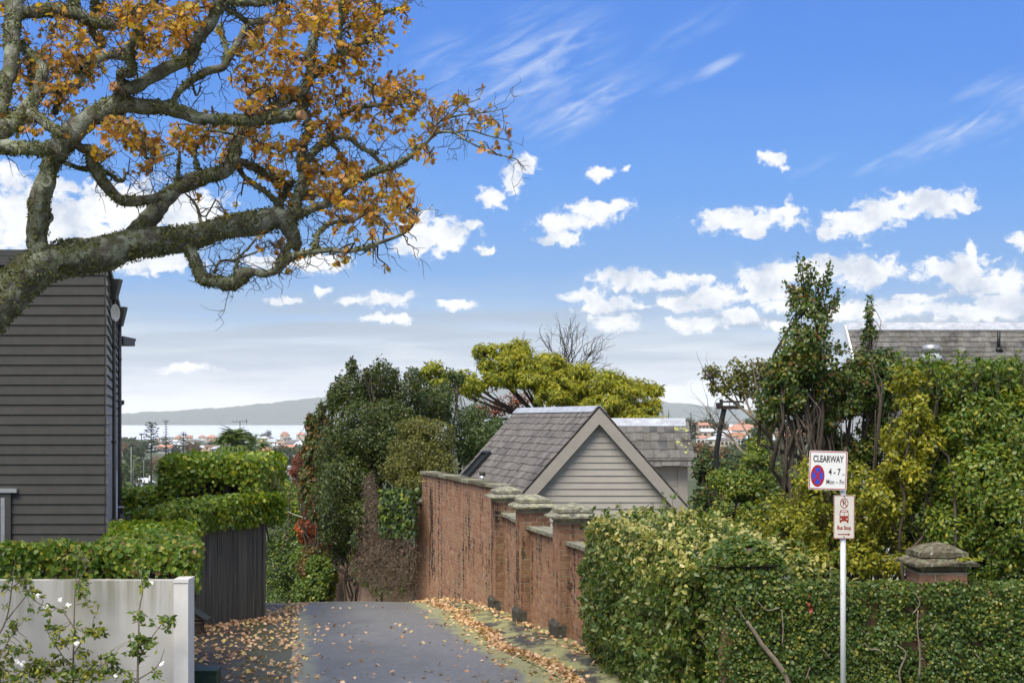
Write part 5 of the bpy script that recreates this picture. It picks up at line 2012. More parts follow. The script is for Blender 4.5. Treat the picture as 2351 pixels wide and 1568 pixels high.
# top shoots
mb = MB()
rng = np.random.default_rng(52)
lp, ln_ = [], []
for (x0, y0, x1_, y1_) in ((1842, 690, 1832, 588), (1850, 690, 1856, 598), (1880, 700, 1908, 598), (1868, 690, 1885, 640), (1830, 720, 1806, 645), (1900, 740, 1930, 668), (1845, 680, 1843, 600), (1890, 720, 1920, 690), (1860, 660, 1870, 610), (1835, 700, 1815, 660), (1895, 690, 1903, 620)):
    a, c = W(x0, y0, 19 + rng.uniform(-.2, .2)), W(x1_, y1_, 19 + rng.uniform(-.2, .2))
    grow(mb, a, c, .01, .003, rng, .05, 4, 4)
    for j in range(60):
        t_ = rng.random()
        lp.append(a + (c - a) * t_ + rng.normal(size=3) * .03)
        ln_.append(rng.normal(size=3) + (0, 0, .4))
ts = bpy.data.objects['tall_shrub']
mb.build('shoots', M['twig'], ts)
leaf_obj('shoot_foliage', np.array(lp), np.array(ln_), .062, OVAL, M['shrub_md'], ts, 53, tilt=.3, droop=-.8)
mb = MB()
for pts, r0 in (([(1890, 1330), (1880, 1150), (1858, 1010), (1850, 900), (1850, 780)], .05), ([(1895, 1330), (1900, 1150), (1878, 1000), (1880, 880)], .05), ([(1860, 1020), (1850, 985), (1838, 965), (1815, 940)], .03), ([(1842, 1300), (1830, 1180), (1838, 1050), (1845, 960)], .045), ([(1930, 1330), (1945, 1180), (1935, 1050), (1925, 930)], .03), ([(1820, 1310), (1800, 1200), (1805, 1060), (1808, 930)], .03), ([(1960, 1330), (1975, 1180), (2005, 1080), (2010, 940)], .035), ([(1990, 1330), (2020, 1160), (2040, 1050), (2040, 950)], .03)):
    P_ = catmull([W(x, y, 19 + .2 * math.sin(y)) for x, y in pts], 4)
    mb.tube(P_, list(np.linspace(r0, r0 * .15, len(P_))), 8, rough=.15)
mb.build('trunk', M['twig'], ts)

shrub('spire_shrub', 'bushy green shrub with one thin spire in front of the slate roof end', 'shrub', (4.8, 19.6, -.1),
      CL([(2000, 855, 19.6, 62, 60), (2035, 840, 19.6, 40, 40), (1985, 905, 19.6, 56, 56), (2020, 980, 19.8, 60, 50), (1985, 1060, 19.8, 50, 40), (1997, 775, 19.6, 20, 34), (1996, 715, 19.6, 8, 40), (2045, 900, 19.7, 40, 50)]), 13500, .062, 'shrub_md', 54, DIAM, gap=-.2, freq=1.6, r0=.04, shell=.3)

shrub('yellowing_shrub', 'lemon yellow leaved shrub between the spire shrub and the right hedge', 'shrub', (5.1, 18, 0),
      CL([(2080, 870, 18, 45, 34), (2100, 940, 18, 44, 50), (2060, 1000, 18, 40, 60), (2075, 1090, 18, 60, 60), (2030, 1150, 18, 60, 50), (2130, 1020, 18, 36, 50), (2160, 870, 18.2, 50, 30)]),
      9000, .066, 'shrub_yl', 55, DIAM, gap=-.15, freq=1.8, r0=.03, shell=.3)

P, N = fill(CL([(2180, 890, 18.3, 70, 55), (2280, 880, 18.3, 90, 50), (2250, 980, 18.2, 100, 90), (2160, 980, 18.5, 60, 90), (2330, 1000, 18, 80, 120), (2270, 1120, 17.8, 100, 110), (2320, 1220, 17.6, 70, 100), (2200, 1130, 18.2, 60, 90), (2420, 1000, 18, 90, 170), (2270, 1250, 17.8, 60, 70), (2190, 1230, 17.9, 70, 80), (2110, 1180, 18.3, 60, 70), (2130, 1090, 18.4, 60, 60), (2220, 1290, 17.9, 60, 50), (2310, 1300, 17.7, 70, 50), (2150, 1290, 18, 50, 50), (2400, 1280, 17.7, 60, 60)]), 62000, 56, .4, -.35, 1.4, .25)
t = plant('tall_hedge', 'tall leafy green hedge with sunlit top filling the right edge', 'hedge', (6.2, 18.2, 0), hub_stems((6.0, 18.3, 0), CL([(2180, 890, 18.3, 70, 55), (2280, 880, 18.3, 90, 50), (2250, 1000, 18.2, 100, 90), (2320, 1100, 18, 80, 120)]), 56, .05, 6),
          [('foliage', P[9000:], N[9000:], .064, DIAM, M['shrub_gn'], 56, dict(tilt=.6)), ('yellow_foliage', P[:9000], N[:9000], .064, DIAM, M['shrub_yl'], 57, dict(tilt=.6))])
rng = np.random.default_rng(57)
mb = MB()
lp, ln_ = [], []
for i in range(60):
    x0 = rng.uniform(2060, 2420)
    a = W(x0, rng.uniform(850, 875), 18.2 + rng.uniform(-.4, .5))
    c = a + np.array((rng.uniform(-.1, .1), 0, rng.uniform(.08, .26)))
    grow(mb, a - (0, 0, .2), c, .006, .002, rng, .05, 3, 4)
    for j in range(22):
        lp.append(a + (c - a) * rng.random() + rng.normal(size=3) * .035)
        ln_.append(rng.normal(size=3) + (0, 0, .7))
mb.build('shoots', M['twig'], t)
leaf_obj('shoot_foliage', np.array(lp), np.array(ln_), .068, OVAL, M['shrub_gn'], t, 58, tilt=.3, droop=-.6)

shrub('understorey_shrub', 'loose lime flecked shrub directly behind the street signs', 'shrub', (4.4, 18.2, 0),
      CL([(1880, 1110, 18.3, 70, 70), (1960, 1130, 18.3, 70, 70), (1860, 1200, 18.2, 80, 70), (1960, 1230, 18.3, 80, 60), (2060, 1220, 18.3, 70, 60), (1790, 1200, 18.6, 60, 70), (2040, 1120, 18.6, 50, 60), (1860, 1290, 18, 70, 40), (1960, 1290, 18, 70, 40), (2060, 1290, 18, 60, 40)]),
      22000, .058, 'shrub_yl', 59, DIAM, gap=-.12, freq=2.0, r0=.02, shell=.15, per=8)
shrub('understorey_shrub', 'dark dense shrub in the shade under the spire shrub', 'shrub', (5, 20.5, 0),
      CL([(1850, 1180, 20.6, 120, 110), (1980, 1200, 20.5, 120, 110), (2110, 1180, 20.5, 110, 130), (2230, 1180, 20, 110, 120), (2120, 1050, 20.6, 70, 90), (2230, 1020, 20.3, 90, 110), (1920, 1060, 21, 60, 60)]),
      26000, .08, 'shrub_dk', 60, DIAM, gap=-.3, freq=1.6, r0=.035, shell=.1, per=8)

# the gnarled half bare tree
gt_ = thing('gnarled_tree', 'half bare gnarled small tree leaning left over the black lamp post', 'tree', W(1790, 1300, 22))
mb = MB()
rng = np.random.default_rng(61)
BR_ = [([(1795, 1320), (1788, 1200), (1785, 1110), (1778, 1050), (1768, 1005), (1752, 985), (1728, 957), (1700, 935), (1678, 918), (1650, 895), (1625, 865), (1613, 845)], .055, .008),
       ([(1728, 957), (1715, 925), (1705, 890), (1690, 860)], .02, .005), ([(1752, 985), (1745, 930), (1735, 880), (1728, 840)], .028, .006), ([(1768, 1005), (1772, 950), (1768, 900), (1760, 860)], .03, .006),
       ([(1745, 930), (1760, 890), (1775, 850)], .015, .004), ([(1700, 935), (1680, 890), (1668, 850)], .015, .004),
       ([(1785, 1110), (1770, 1085), (1735, 1060), (1702, 1035), (1685, 1012), (1665, 995), (1650, 985), (1636, 960), (1622, 945)], .03, .004), ([(1685, 1012), (1670, 985), (1655, 970), (1640, 930)], .012, .003), ([(1665, 995), (1640, 985), (1628, 970)], .008, .003),
       ([(1720, 1000), (1700, 970), (1682, 950), (1672, 940)], .016, .005), ([(1640, 985), (1632, 960), (1630, 940)], .006, .002), ([(1800, 1320), (1810, 1200), (1806, 1100), (1790, 1000), (1785, 920)], .035, .008)]
tips = []
for pts, r0, r1 in BR_:
    P_ = catmull([W(x, y, 22 + .3 * math.sin(x * .05)) for x, y in pts], 4)
    mb.tube(P_, list(np.linspace(r0, r1, len(P_))), 7, rough=.2)
    tips += list(P_[len(P_) // 3:])
tips = np.array(tips)
lc = CL([(1640, 855, 22, 34, 20), (1700, 850, 22, 40, 30), (1745, 850, 22, 44, 34), (1690, 885, 22, 50, 30), (1640, 890, 22, 20, 20), (1770, 890, 22, 36, 44), (1730, 895, 22, 50, 36), (1780, 960, 22, 34, 40)])
P, N = fill(lc, 3400, 62, .2, -.15, 2.2)
for p in P[::8]:
    st0 = tips[np.argmin(np.linalg.norm(tips - p, axis=1))]
    grow(mb, st0, p, .006, .002, rng, .12, 3, 4)
for _ in range(90):
    st0 = tips[rng.integers(len(tips))]
    grow(mb, st0, st0 + np.array((rng.normal() * .18 - .05, rng.normal() * .15, abs(rng.normal()) * .2)), .005, .0015, rng, .12, 3, 4)
mb.build('branches', M['twig_grey'], gt_)
leaf_obj('foliage', P, N, .062, OVAL, M['olive'], gt_, 62, tilt=.7)
shrub('lime_shrub', 'lime green rounded shrub in front of the black lamp post', 'shrub', (3.1, 21, 0),
      CL([(1700, 1125, 21.4, 60, 50), (1660, 1100, 21.4, 40, 24), (1740, 1080, 21.5, 45, 70), (1700, 1190, 21.2, 80, 60), (1770, 1130, 21.6, 40, 80), (1745, 1020, 22.4, 30, 50), (1640, 1115, 21.6, 26, 16)]), 13000, .06, 'shrub_gn', 63, DIAM, gap=-.12, freq=1.8, r0=.025, shell=.3, extra=(2400, 'shrub_yl', .06, .8))
shrub('dark_shrub', 'dark glossy shrub beside the corner of the slate roofed wing', 'shrub', (4.0, 29, -.4),
      CL([(1622, 1075, 29, 32, 48), (1636, 1140, 28.8, 40, 60), (1612, 1160, 29, 26, 50), (1662, 1100, 29, 30, 50), (1660, 1200, 28.5, 40, 50)]), 5200, .085, 'shrub_dk', 64, gap=-.2, freq=1.4, extra=(500, 'tint', .085, .8))

# ------------------------------------------------------------------ the oak
oak = thing('oak_tree', 'spreading mossy oak limb with orange autumn leaves over the charcoal house', 'tree', (-7.2, 15.2, 0))
YO = 16.5
LIMBS = [  # survey path with radius in survey pixels, depth drift in metres
    ([(-330, 1900, 80), (-300, 1500, 74), (-255, 1150, 70), (-190, 940, 66), (-120, 820, 60), (-40, 733, 53), (30, 662, 48), (90, 610, 46), (150, 595, 43), (230, 583, 39), (300, 567, 36), (380, 553, 32), (450, 540, 28), (520, 520, 27), (590, 507, 28), (640, 510, 27), (665, 530, 19), (676, 560, 13), (680, 570, 9)], 0.6),
    ([(92, 610, 34), (90, 580, 27), (88, 525, 24), (93, 475, 25), (107, 420, 22), (122, 366, 22), (140, 335, 27), (169, 300, 25), (208, 271, 24), (247, 250, 24), (276, 236, 22), (338, 245, 17), (390, 250, 16), (443, 268, 16), (495, 271, 13), (550, 273, 13), (620, 273, 13), (672, 268, 12), (692, 266, 11)], -0.5),
    ([(268, 245, 18), (276, 221, 18), (286, 208, 17), (325, 193, 15), (378, 159, 16), (425, 140, 15), (443, 130, 14), (450, 104, 13), (469, 73, 14), (492, 40, 13), (502, 8, 13), (497, -30, 12), (480, -80, 10)], -0.4),
    ([(498, 8, 10), (534, 5, 8), (575, 8, 8), (612, 5, 8), (650, -5, 6)], .3),
    ([(502, 16, 7), (524, 24, 6), (547, 36, 6), (566, 50, 7)], .2),
    ([(396, 240, 8), (405, 220, 7), (420, 204, 8), (443, 184, 9), (482, 163, 9), (510, 156, 9), (521, 135, 10), (535, 116, 9), (553, 84, 8), (566, 55, 7), (590, 49, 7), (610, 47, 6)], .6),
    ([(520, 138, 6), (518, 110, 6), (510, 85, 5), (506, 58, 6)], .2),
    ([(284, 200, 10), (277, 180, 9), (281, 168, 10), (303, 168, 12), (302, 146, 12), (297, 117, 13), (312, 86, 12), (316, 57, 12), (300, 36, 11), (314, 28, 11), (338, 20, 11), (355, 2, 9), (362, -40, 8)], -.5),
    ([(-250, 1100, 50), (-160, 700, 36), (-70, 430, 26), (-15, 290, 20), (8, 234, 17), (16, 182, 18), (26, 117, 17), (29, 52, 18), (32, -15, 20), (40, -90, 18)], 1.2),
    ([(28, 30, 12), (52, 26, 14), (104, 20, 16), (143, 26, 16), (177, 36, 13), (221, 56, 12), (258, 57, 9), (284, 59, 7)], .3),
    ([(-30, 12, 9), (0, 10, 8), (36, 10, 11)], .1),
    ([(160, 28, 12), (169, 14, 15), (172, -12, 14), (176, -60, 10)], .3),
    ([(230, -40, 10), (221, 0, 10), (219, 31, 9), (208, 58, 9), (217, 85, 9), (234, 111, 9)], .5),
    ([(-190, 850, 40), (-120, 600, 32), (-50, 380, 26), (0, 307, 22), (26, 290, 20), (52, 265, 18), (72, 240, 18), (88, 208, 15), (95, 182, 13), (99, 154, 12), (88, 140, 11), (65, 120, 11), (44, 100, 9)], 1.0),
    ([(62, 256, 12), (82, 268, 12), (104, 281, 13), (130, 302, 12), (151, 308, 10)], -.6),
    ([(-160, 720, 30), (-90, 430, 22), (-15, 344, 18), (39, 342, 17), (104, 344, 16), (128, 336, 16)], -.3),
    ([(98, 202, 9), (143, 206, 9), (180, 194, 10), (192, 164, 10), (216, 143, 10), (247, 128, 9), (286, 133, 9)], .6),
    ([(130, 206, 7), (136, 222, 7), (133, 242, 7), (122, 262, 7)], .1),
    ([(66, 120, 5), (68, 146, 6), (70, 208, 5)], .4),
    ([(165, 325, 10), (185, 340, 10), (203, 346, 12), (210, 372, 13), (224, 400, 13), (250, 432, 13), (274, 456, 13), (300, 462, 12), (340, 460, 11), (362, 452, 11)], .3),
    ([(146, 372, 5), (165, 380, 5), (185, 388, 6), (220, 390, 6), (250, 400, 5), (275, 417, 5), (286, 408, 4), (284, 388, 3)], .5),
    ([(306, 552, 26), (316, 536, 23), (334, 513, 22), (357, 482, 21), (378, 458, 20), (404, 438, 18), (437, 420, 18), (469, 406, 17), (508, 391, 17), (525, 375, 16), (534, 360, 15), (540, 328, 14), (553, 296, 14), (570, 287, 12), (606, 262, 11), (642, 235, 12), (683, 218, 12), (703, 199, 11), (713, 166, 10), (712, 124, 10), (718, 94, 9), (728, 61, 9), (730, 28, 8), (724, -5, 8), (722, -50, 7)], .8),
    ([(706, 190, 9), (722, 171, 9), (750, 155, 9), (772, 130, 8), (805, 110, 7), (841, 94, 5), (870, 84, 3)], .4),
    ([(780, -20, 5), (782, 20, 5), (785, 45, 5), (780, 83, 5), (777, 124, 4)], .2),
    ([(842, 94, 3), (860, 60, 3), (870, 36, 4), (896, 25, 4), (926, 14, 4), (936, -15, 3)], .3),
    ([(857, -10, 4), (860, 15, 4), (868, 36, 4)], .1),
    ([(668, 515, 15), (673, 490, 14), (680, 462, 13), (692, 427, 12), (695, 393, 11), (690, 370, 10), (697, 340, 9), (706, 304, 8), (704, 270, 7), (700, 240, 6), (705, 215, 5)], .5),
    ([(700, 380, 8), (712, 360, 8), (728, 340, 8), (750, 317, 7), (766, 290, 6), (780, 270, 5), (800, 258, 3)], .3),
    ([(672, 503, 13), (690, 493, 11), (715, 482, 10), (749, 469, 9), (775, 450, 8), (800, 425, 8), (825, 411, 8), (858, 396, 9), (897, 383, 7), (920, 374, 6), (943, 358, 5), (979, 328, 4), (1004, 306, 3.4), (1042, 306, 2.8), (1075, 326, 2.3), (1131, 351, 1.8), (1184, 365, 1.2)], -.5),
    ([(998, 310, 3), (1000, 290, 3), (1008, 280, 3), (1034, 270, 2.4), (1075, 262, 2), (1120, 258, 1.5), (1164, 248, 1)], .3),
    ([(1042, 306, 2.4), (1080, 300, 2), (1120, 312, 1.6), (1165, 322, 1)], .2),
    ([(1034, 270, 2), (1060, 240, 1.6), (1095, 230, 1.2), (1108, 205, 1)], .2),
    ([(750, 466, 7), (785, 461, 6), (815, 462, 4)], .3),
    ([(446, 545, 20), (434, 566, 16), (445, 595, 15), (458, 625, 15), (468, 642, 15), (490, 644, 14), (520, 651, 16), (546, 645, 17), (562, 628, 15), (585, 625, 10), (612, 629, 9), (635, 618, 10), (655, 598, 9), (679, 586, 8), (715, 577, 7), (754, 574, 6.5), (793, 578, 5.5), (832, 571, 5), (871, 557, 4.4), (910, 544, 4), (942, 525, 3.4), (952, 505, 2.6), (960, 484, 1.8)], -.9),
    ([(640, 612, 7), (655, 585, 6), (666, 560, 6)], .5),
    ([(720, 574, 7), (723, 562, 7), (731, 536, 5.5), (754, 515, 5), (780, 508, 4), (806, 508, 4), (830, 496, 3.5), (845, 484, 2.5)], .4),
    ([(545, 630, 5), (543, 608, 4), (548, 589, 3), (546, 570, 2)], .1),
    ([(492, 628, 4), (500, 606, 3.4), (515, 599, 3), (541, 597, 3), (560, 580, 2.4), (578, 560, 2), (595, 539, 1.4)], .2),
    ([(541, 597, 2.6), (580, 582, 2), (610, 568, 1.5), (640, 560, 1)], .2),
    ([(540, 373, 10), (560, 374, 10), (590, 391, 9), (626, 414, 8), (645, 424, 8), (671, 420, 6)], .5),
    ([(548, 384, 7), (556, 400, 6), (574, 419, 6), (611, 443, 6), (634, 464, 6), (640, 480, 6)], .2),
    ([(640, 490, 10), (645, 464, 8), (655, 443, 7), (668, 424, 6)], .3),
    ([(462, 520, 4), (460, 505, 4), (453, 477, 3.4), (440, 458, 2.6), (427, 446, 2)], .2),
    ([(720, 350, 6), (755, 323, 6), (794, 315, 5.5), (827, 337, 5.5), (855, 351, 5), (868, 352, 4)], .4),
    ([(852, 352, 5), (868, 368, 4.5), (879, 384, 4)], .2),
    ([(786, 265, 5), (820, 250, 4), (855, 243, 4.5), (890, 238, 4), (905, 228, 3), (937, 207, 2.5)], .4),
    ([(750, 325, 5), (775, 345, 4), (790, 372, 4), (815, 392, 4), (830, 410, 3)], .3),
    ([(438, 170, 3), (450, 220, 3), (462, 200, 2)], .1),
    ([(268, 262, 3), (300, 290, 3), (325, 330, 3.5), (335, 362, 4), (360, 362, 4), (400, 352, 3.5)], -.3),
    ([(470, 402, 5), (452, 380, 5), (450, 340, 5), (480, 303, 3.5), (520, 305, 3), (590, 325, 2)], -.2),
    ([(405, 435, 5), (408, 400, 5), (412, 350, 4)], -.1),
]
mb = MB()
moss_pts = []
SK = []          # skeleton nodes: position, radius
for li, (pts, drift) in enumerate(LIMBS):
    pts = [p for p in pts]
    if li == 0:
        y0 = 15.3
        ys_ = [15.3 + (YO - 15.3) * min(1, i / 8) + drift * max(0, (i - 8) / 10) for i in range(len(pts))]
    else:
        a = pts[0]
        best, y0 = 1e9, YO
        for (q_, r_, sp_) in SK:
            for cand in (pts[0], pts[-1]) if li in (15,) else (pts[0],):
                dd = math.hypot(sp_[0] - cand[0], sp_[1] - cand[1])
                if dd < best:
                    best, y0 = dd, q_[1]
        ys_ = [y0 + drift * 1.6 * i / (len(pts) - 1) for i in range(len(pts))]
    P3 = [W(x, y, Y) for (x, y, r), Y in zip(pts, ys_)]
    nseg = 6 if pts[0][2] > 9 or li < 4 else 4
    Pc = catmull(P3, nseg)
    rad = catmull([(p[2] * Y / F, 0, 0) for p, Y in zip(pts, ys_)], nseg)[:, 0]
    rad = np.maximum(rad, .004)
    kk = 16 if rad.max() > .1 else (10 if rad.max() > .03 else 6)
    rgh = .24 if rad.max() > .05 else .12
    # small kinks so that no limb runs like a pipe
    jj = np.array([[mnoise.noise(Vector((*(p * 2.2),))), mnoise.noise(Vector((*(p * 2.2 + 9),))), mnoise.noise(Vector((*(p * 2.2 + 17),)))] for p in Pc])
    Pc = Pc + jj * np.minimum(rad[:, None] * .35, .05)
    mb.tube(Pc, list(rad), kk, True, rgh, li * 3.7)
    for i in range(0, len(Pc)):
        j = min(len(pts) - 1, i // nseg)
        SK.append((Pc[i], rad[i], (CX + F * Pc[i][0] / Pc[i][1], HY - F * (Pc[i][2] - EYE) / Pc[i][1])))
    for i in range(len(Pc) - 1):
        if rad[i] > .022 and CX + F * Pc[i][0] / Pc[i][1] > -120:
            L_ = np.linalg.norm(Pc[i + 1] - Pc[i])
            moss_pts.append((Pc[i], Pc[i + 1], rad[i], rad[i + 1], L_ * (rad[i] ** .8)))
mb.build('limbs', M['oak_bark'], oak)
# sawn ends
rb = flat('sawn oak end', (.38, .2, .095), .85, .3, 40)
for (x, y, r, Yd, dirv) in ((692, 266, 11.5, None, (1, -.5, .1)), (262, 200, 11, None, (-.5, -1, .1)), (611, 47, 6, None, (1, -.4, .15))):
    i = min(range(len(SK)), key=lambda i: math.hypot(SK[i][2][0] - x, SK[i][2][1] - y))
    Y = SK[i][0][1]
    c = W(x, y, Y - .06)
    d_ = nrm(np.array(dirv, float))
    mb = MB()
    mb.tube([c - d_ * (.16 if x < 300 else .03), c + d_ * .03], [r * Y / F * .96, r * Y / F], 16, True, .1)
    mb.build('sawn_end', rb, oak)
# knot holes
for (x, y, r) in ((107, 418, 8), (112, 500, 7), (90, 604, 6), (449, 416, 6), (657, 227, 6), (590, 510, 7)):
    i = min(range(len(SK)), key=lambda i: math.hypot(SK[i][2][0] - x, SK[i][2][1] - y))
    p, rr = SK[i][0], SK[i][1]
    c = W(x, y, p[1] - math.sqrt(max(0.0001, rr ** 2 - (math.hypot(x - SK[i][2][0], y - SK[i][2][1]) * p[1] / F) ** 2)) * .93)
    k = r * p[1] / F
    mb = MB()
    rings = []
    prof = [(1.7, .0), (1.45, -.35), (1.0, -.45), (.75, -.1), (.5, .6), (0.05, .9)]
    vs, fs = [], []
    for (a_, h_) in prof:
        for j in range(12):
            t_ = 2 * math.pi * j / 12
            vs.append((c[0] + a_ * k * math.cos(t_), c[1] + h_ * k, c[2] + a_ * k * 1.15 * math.sin(t_)))
    for i_ in range(len(prof) - 1):
        for j in range(12):
            fs.append((i_ * 12 + j, i_ * 12 + (j + 1) % 12, i_ * 12 + 12 + (j + 1) % 12, i_ * 12 + 12 + j))
    mb.add(vs, fs, True)
    mb.build('knot', M['oak_bark'], oak)

# button fern and moss on the limbs
rng = np.random.default_rng(70)
wt = np.array([m_[4] for m_ in moss_pts])
nM = 52000
idx = rng.choice(len(moss_pts), nM, p=wt / wt.sum())
A = np.array([m_[0] for m_ in moss_pts])[idx]
B_ = np.array([m_[1] for m_ in moss_pts])[idx]
r0 = np.array([m_[2] for m_ in moss_pts])[idx]
t_ = rng.random((nM, 1))
ax = nrm(B_ - A)
d = rng.normal(size=(nM, 3)) + np.array((0, -.2, .25))
d = nrm(d - ax * np.sum(d * ax, 1, keepdims=True))
P = A + (B_ - A) * t_ + d * (r0 * rng.uniform(.93, 1.06, nM))[:, None]
mm = np.array([mnoise.noise(Vector(p * 2.6)) + .5 * mnoise.noise(Vector(p * 7)) for p in P])
kp = mm > -.12 - .25 * (r0 > .14)
leaf_obj('button_fern', P[kp], d[kp], .036, DIAM, M['creeper'], oak, 71, tilt=.75, droop=.3, jit=.5)

# leafy twigs
CLU = [(40, 90, 55, 70, 150), (120, 75, 70, 45, 200), (115, 150, 80, 60, 330), (175, 120, 70, 60, 280), (210, 170, 55, 50, 200), (60, 190, 45, 60, 130), (22, 270, 44, 36, 150), (70, 300, 40, 22, 60), (130, 210, 60, 40, 150), (160, 250, 40, 40, 80),
       (250, 70, 60, 60, 190), (330, 30, 80, 40, 170), (390, 70, 60, 60, 230), (430, 45, 60, 45, 190), (350, 110, 50, 40, 140), (290, 45, 40, 40, 90), (440, 110, 30, 30, 40), (250, 20, 50, 30, 90), (440, 8, 60, 20, 80), (20, 20, 40, 30, 50),
       (590, 130, 50, 50, 190), (580, 190, 50, 45, 180), (640, 150, 60, 60, 270), (660, 60, 70, 55, 270), (590, 90, 40, 30, 90), (570, 240, 40, 20, 80), (740, 50, 60, 50, 250), (800, 70, 70, 60, 300), (850, 40, 60, 40, 190), (880, 90, 50, 50, 140), (820, 130, 60, 50, 220), (760, 170, 70, 60, 280), (690, 240, 70, 50, 230), (640, 215, 50, 40, 150), (860, 190, 70, 50, 230), (900, 230, 60, 50, 190), (800, 250, 80, 50, 260), (940, 200, 40, 50, 100), (960, 250, 50, 50, 140), (760, 310, 60, 40, 180), (880, 290, 70, 40, 170), (660, 330, 50, 40, 140), (720, 280, 40, 30, 90),
       (700, 10, 60, 20, 110), (820, 10, 60, 20, 100), (930, 25, 20, 20, 30), (930, 60, 20, 12, 16),
       (270, 300, 70, 35, 220), (330, 330, 70, 35, 240), (250, 350, 40, 22, 60), (420, 310, 50, 35, 140), (460, 330, 50, 40, 160), (330, 388, 50, 16, 45), (500, 290, 40, 30, 90), (540, 350, 46, 40, 110), (600, 330, 50, 40, 140), (620, 390, 50, 35, 130), (560, 300, 40, 24, 80),
       (740, 400, 60, 40, 210), (790, 430, 70, 45, 250), (850, 470, 60, 40, 230), (900, 430, 50, 40, 160), (920, 470, 42, 40, 170), (870, 510, 50, 26, 130), (780, 490, 60, 24, 110), (710, 450, 40, 30, 110), (930, 510, 22, 26, 50), (650, 440, 20, 30, 40), (800, 380, 50, 30, 100), (670, 470, 20, 30, 40), (600, 560, 20, 25, 18), (640, 570, 15, 25, 22), (768, 598, 18, 10, 16), (655, 640, 12, 14, 12), (640, 600, 12, 12, 10), (800, 600, 10, 6, 5), (890, 625, 14, 5, 7), (730, 582, 12, 7, 9), (700, 590, 12, 8, 8), (845, 575, 16, 8, 10),
       (1020, 250, 35, 30, 46), (1060, 232, 26, 22, 26), (1104, 208, 7, 14, 12), (1090, 260, 40, 30, 42), (1000, 300, 40, 30, 60), (1120, 290, 30, 20, 26), (1060, 320, 30, 14, 14), (1130, 338, 22, 12, 16), (1152, 356, 10, 6, 6), (960, 340, 30, 22, 46), (985, 360, 20, 18, 20), (1140, 315, 16, 8, 8), (1160, 300, 8, 6, 4), (1170, 362, 8, 4, 4),
       (505, 450, 10, 12, 8), (522, 482, 10, 16, 9), (470, 452, 8, 6, 5), (450, 430, 8, 12, 8), (545, 465, 6, 6, 4), (590, 420, 14, 10, 6)]
rng = np.random.default_rng(77)
SP = np.array([s_[0] for s_ in SK])
S2 = np.array([s_[2] for s_ in SK])
SR = np.array([s_[1] for s_ in SK])
okn = SR < .22
SP, S2, SR = SP[okn], S2[okn], SR[okn]
tw = MB()
LP, LN, LA = [], [], []
for (x, y, rx, ry, n) in CLU:
    d2_ = np.hypot(S2[:, 0] - x, S2[:, 1] - y) + 14 * (SR > .1)
    cand = np.argsort(d2_)[:6]
    i = cand[rng.integers(0, 3)]
    dep = SP[i][1] + rng.uniform(-.5, .7)
    nb_ = 1 if n < 60 else (2 if n < 160 else 3)
    brs = []
    for b_ in range(nb_):
        i = cand[rng.integers(0, 6)]
        e_ = W(x + rng.uniform(-.5, .5) * rx, y + rng.uniform(-.5, .5) * ry, dep + rng.uniform(-.4, .4))
        r_ = min(.014, SR[i] * .6)
        brs += list(grow(tw, SP[i], e_, r_, .004, rng, .16, 6, 5))
    brs = np.array(brs)
    for _ in range(max(1, int(n / 6.5))):
        ang, ra = rng.uniform(0, 6.283), math.sqrt(rng.random())
        tip = W(x + math.cos(ang) * ra * rx, y + math.sin(ang) * ra * ry, dep + rng.normal() * .45)
        dd = np.linalg.norm(brs - tip, axis=1)
        st0 = brs[np.argmin(dd + rng.random(len(dd)) * .15)]
        if rng.random() < .25:
            j = np.argmin(np.linalg.norm(SP - tip, axis=1))
            if np.linalg.norm(SP[j] - tip) < .7:
                st0 = SP[j]
        p = grow(tw, st0, tip, .0055, .002, rng, .14, 4, 4)
        dv = nrm(p[-1] - p[-3])
        for _k in range(rng.integers(4, 9)):
            u_ = rng.random() ** .6
            LP.append(p[int(u_ * (len(p) - 1))] + rng.normal(size=3) * .012)
            LA.append(nrm(dv * .7 + rng.normal(size=3) * .75 + np.array((0, 0, -.25))))
            LN.append(rng.normal(size=3) + np.array((0, -.3, .5)))
# fine bare twigs that show against the sky
for _ in range(900):
    j = rng.integers(len(SP))
    if SR[j] > .09 or S2[j][0] < 0:
        continue
    L_ = rng.uniform(.15, .55)
    v_ = nrm(rng.normal(size=3) + np.array((.25, 0, .25))) * L_
    p = grow(tw, SP[j], SP[j] + v_, min(.008, SR[j] * .5), .002, rng, .12, 5, 4)
    for _k in range(2):
        q_ = p[rng.integers(3, len(p))]
        grow(tw, q_, q_ + nrm(v_ + rng.normal(size=3) * .4) * L_ * .5, .004, .0015, rng, .2, 3, 4)
tw.build('twigs', M['twig'], oak)
LP, LN, LA = np.array(LP), np.array(LN), np.array(LA)
rng = np.random.default_rng(78)
V, T = leaf_arrays(LP, LN,   .072, OAK, rng, tilt=.3, jit=.5, along=LA)
nv, ntri = len(OAKV), len(OAKT)
Vr = V.reshape(-1, nv, 3)
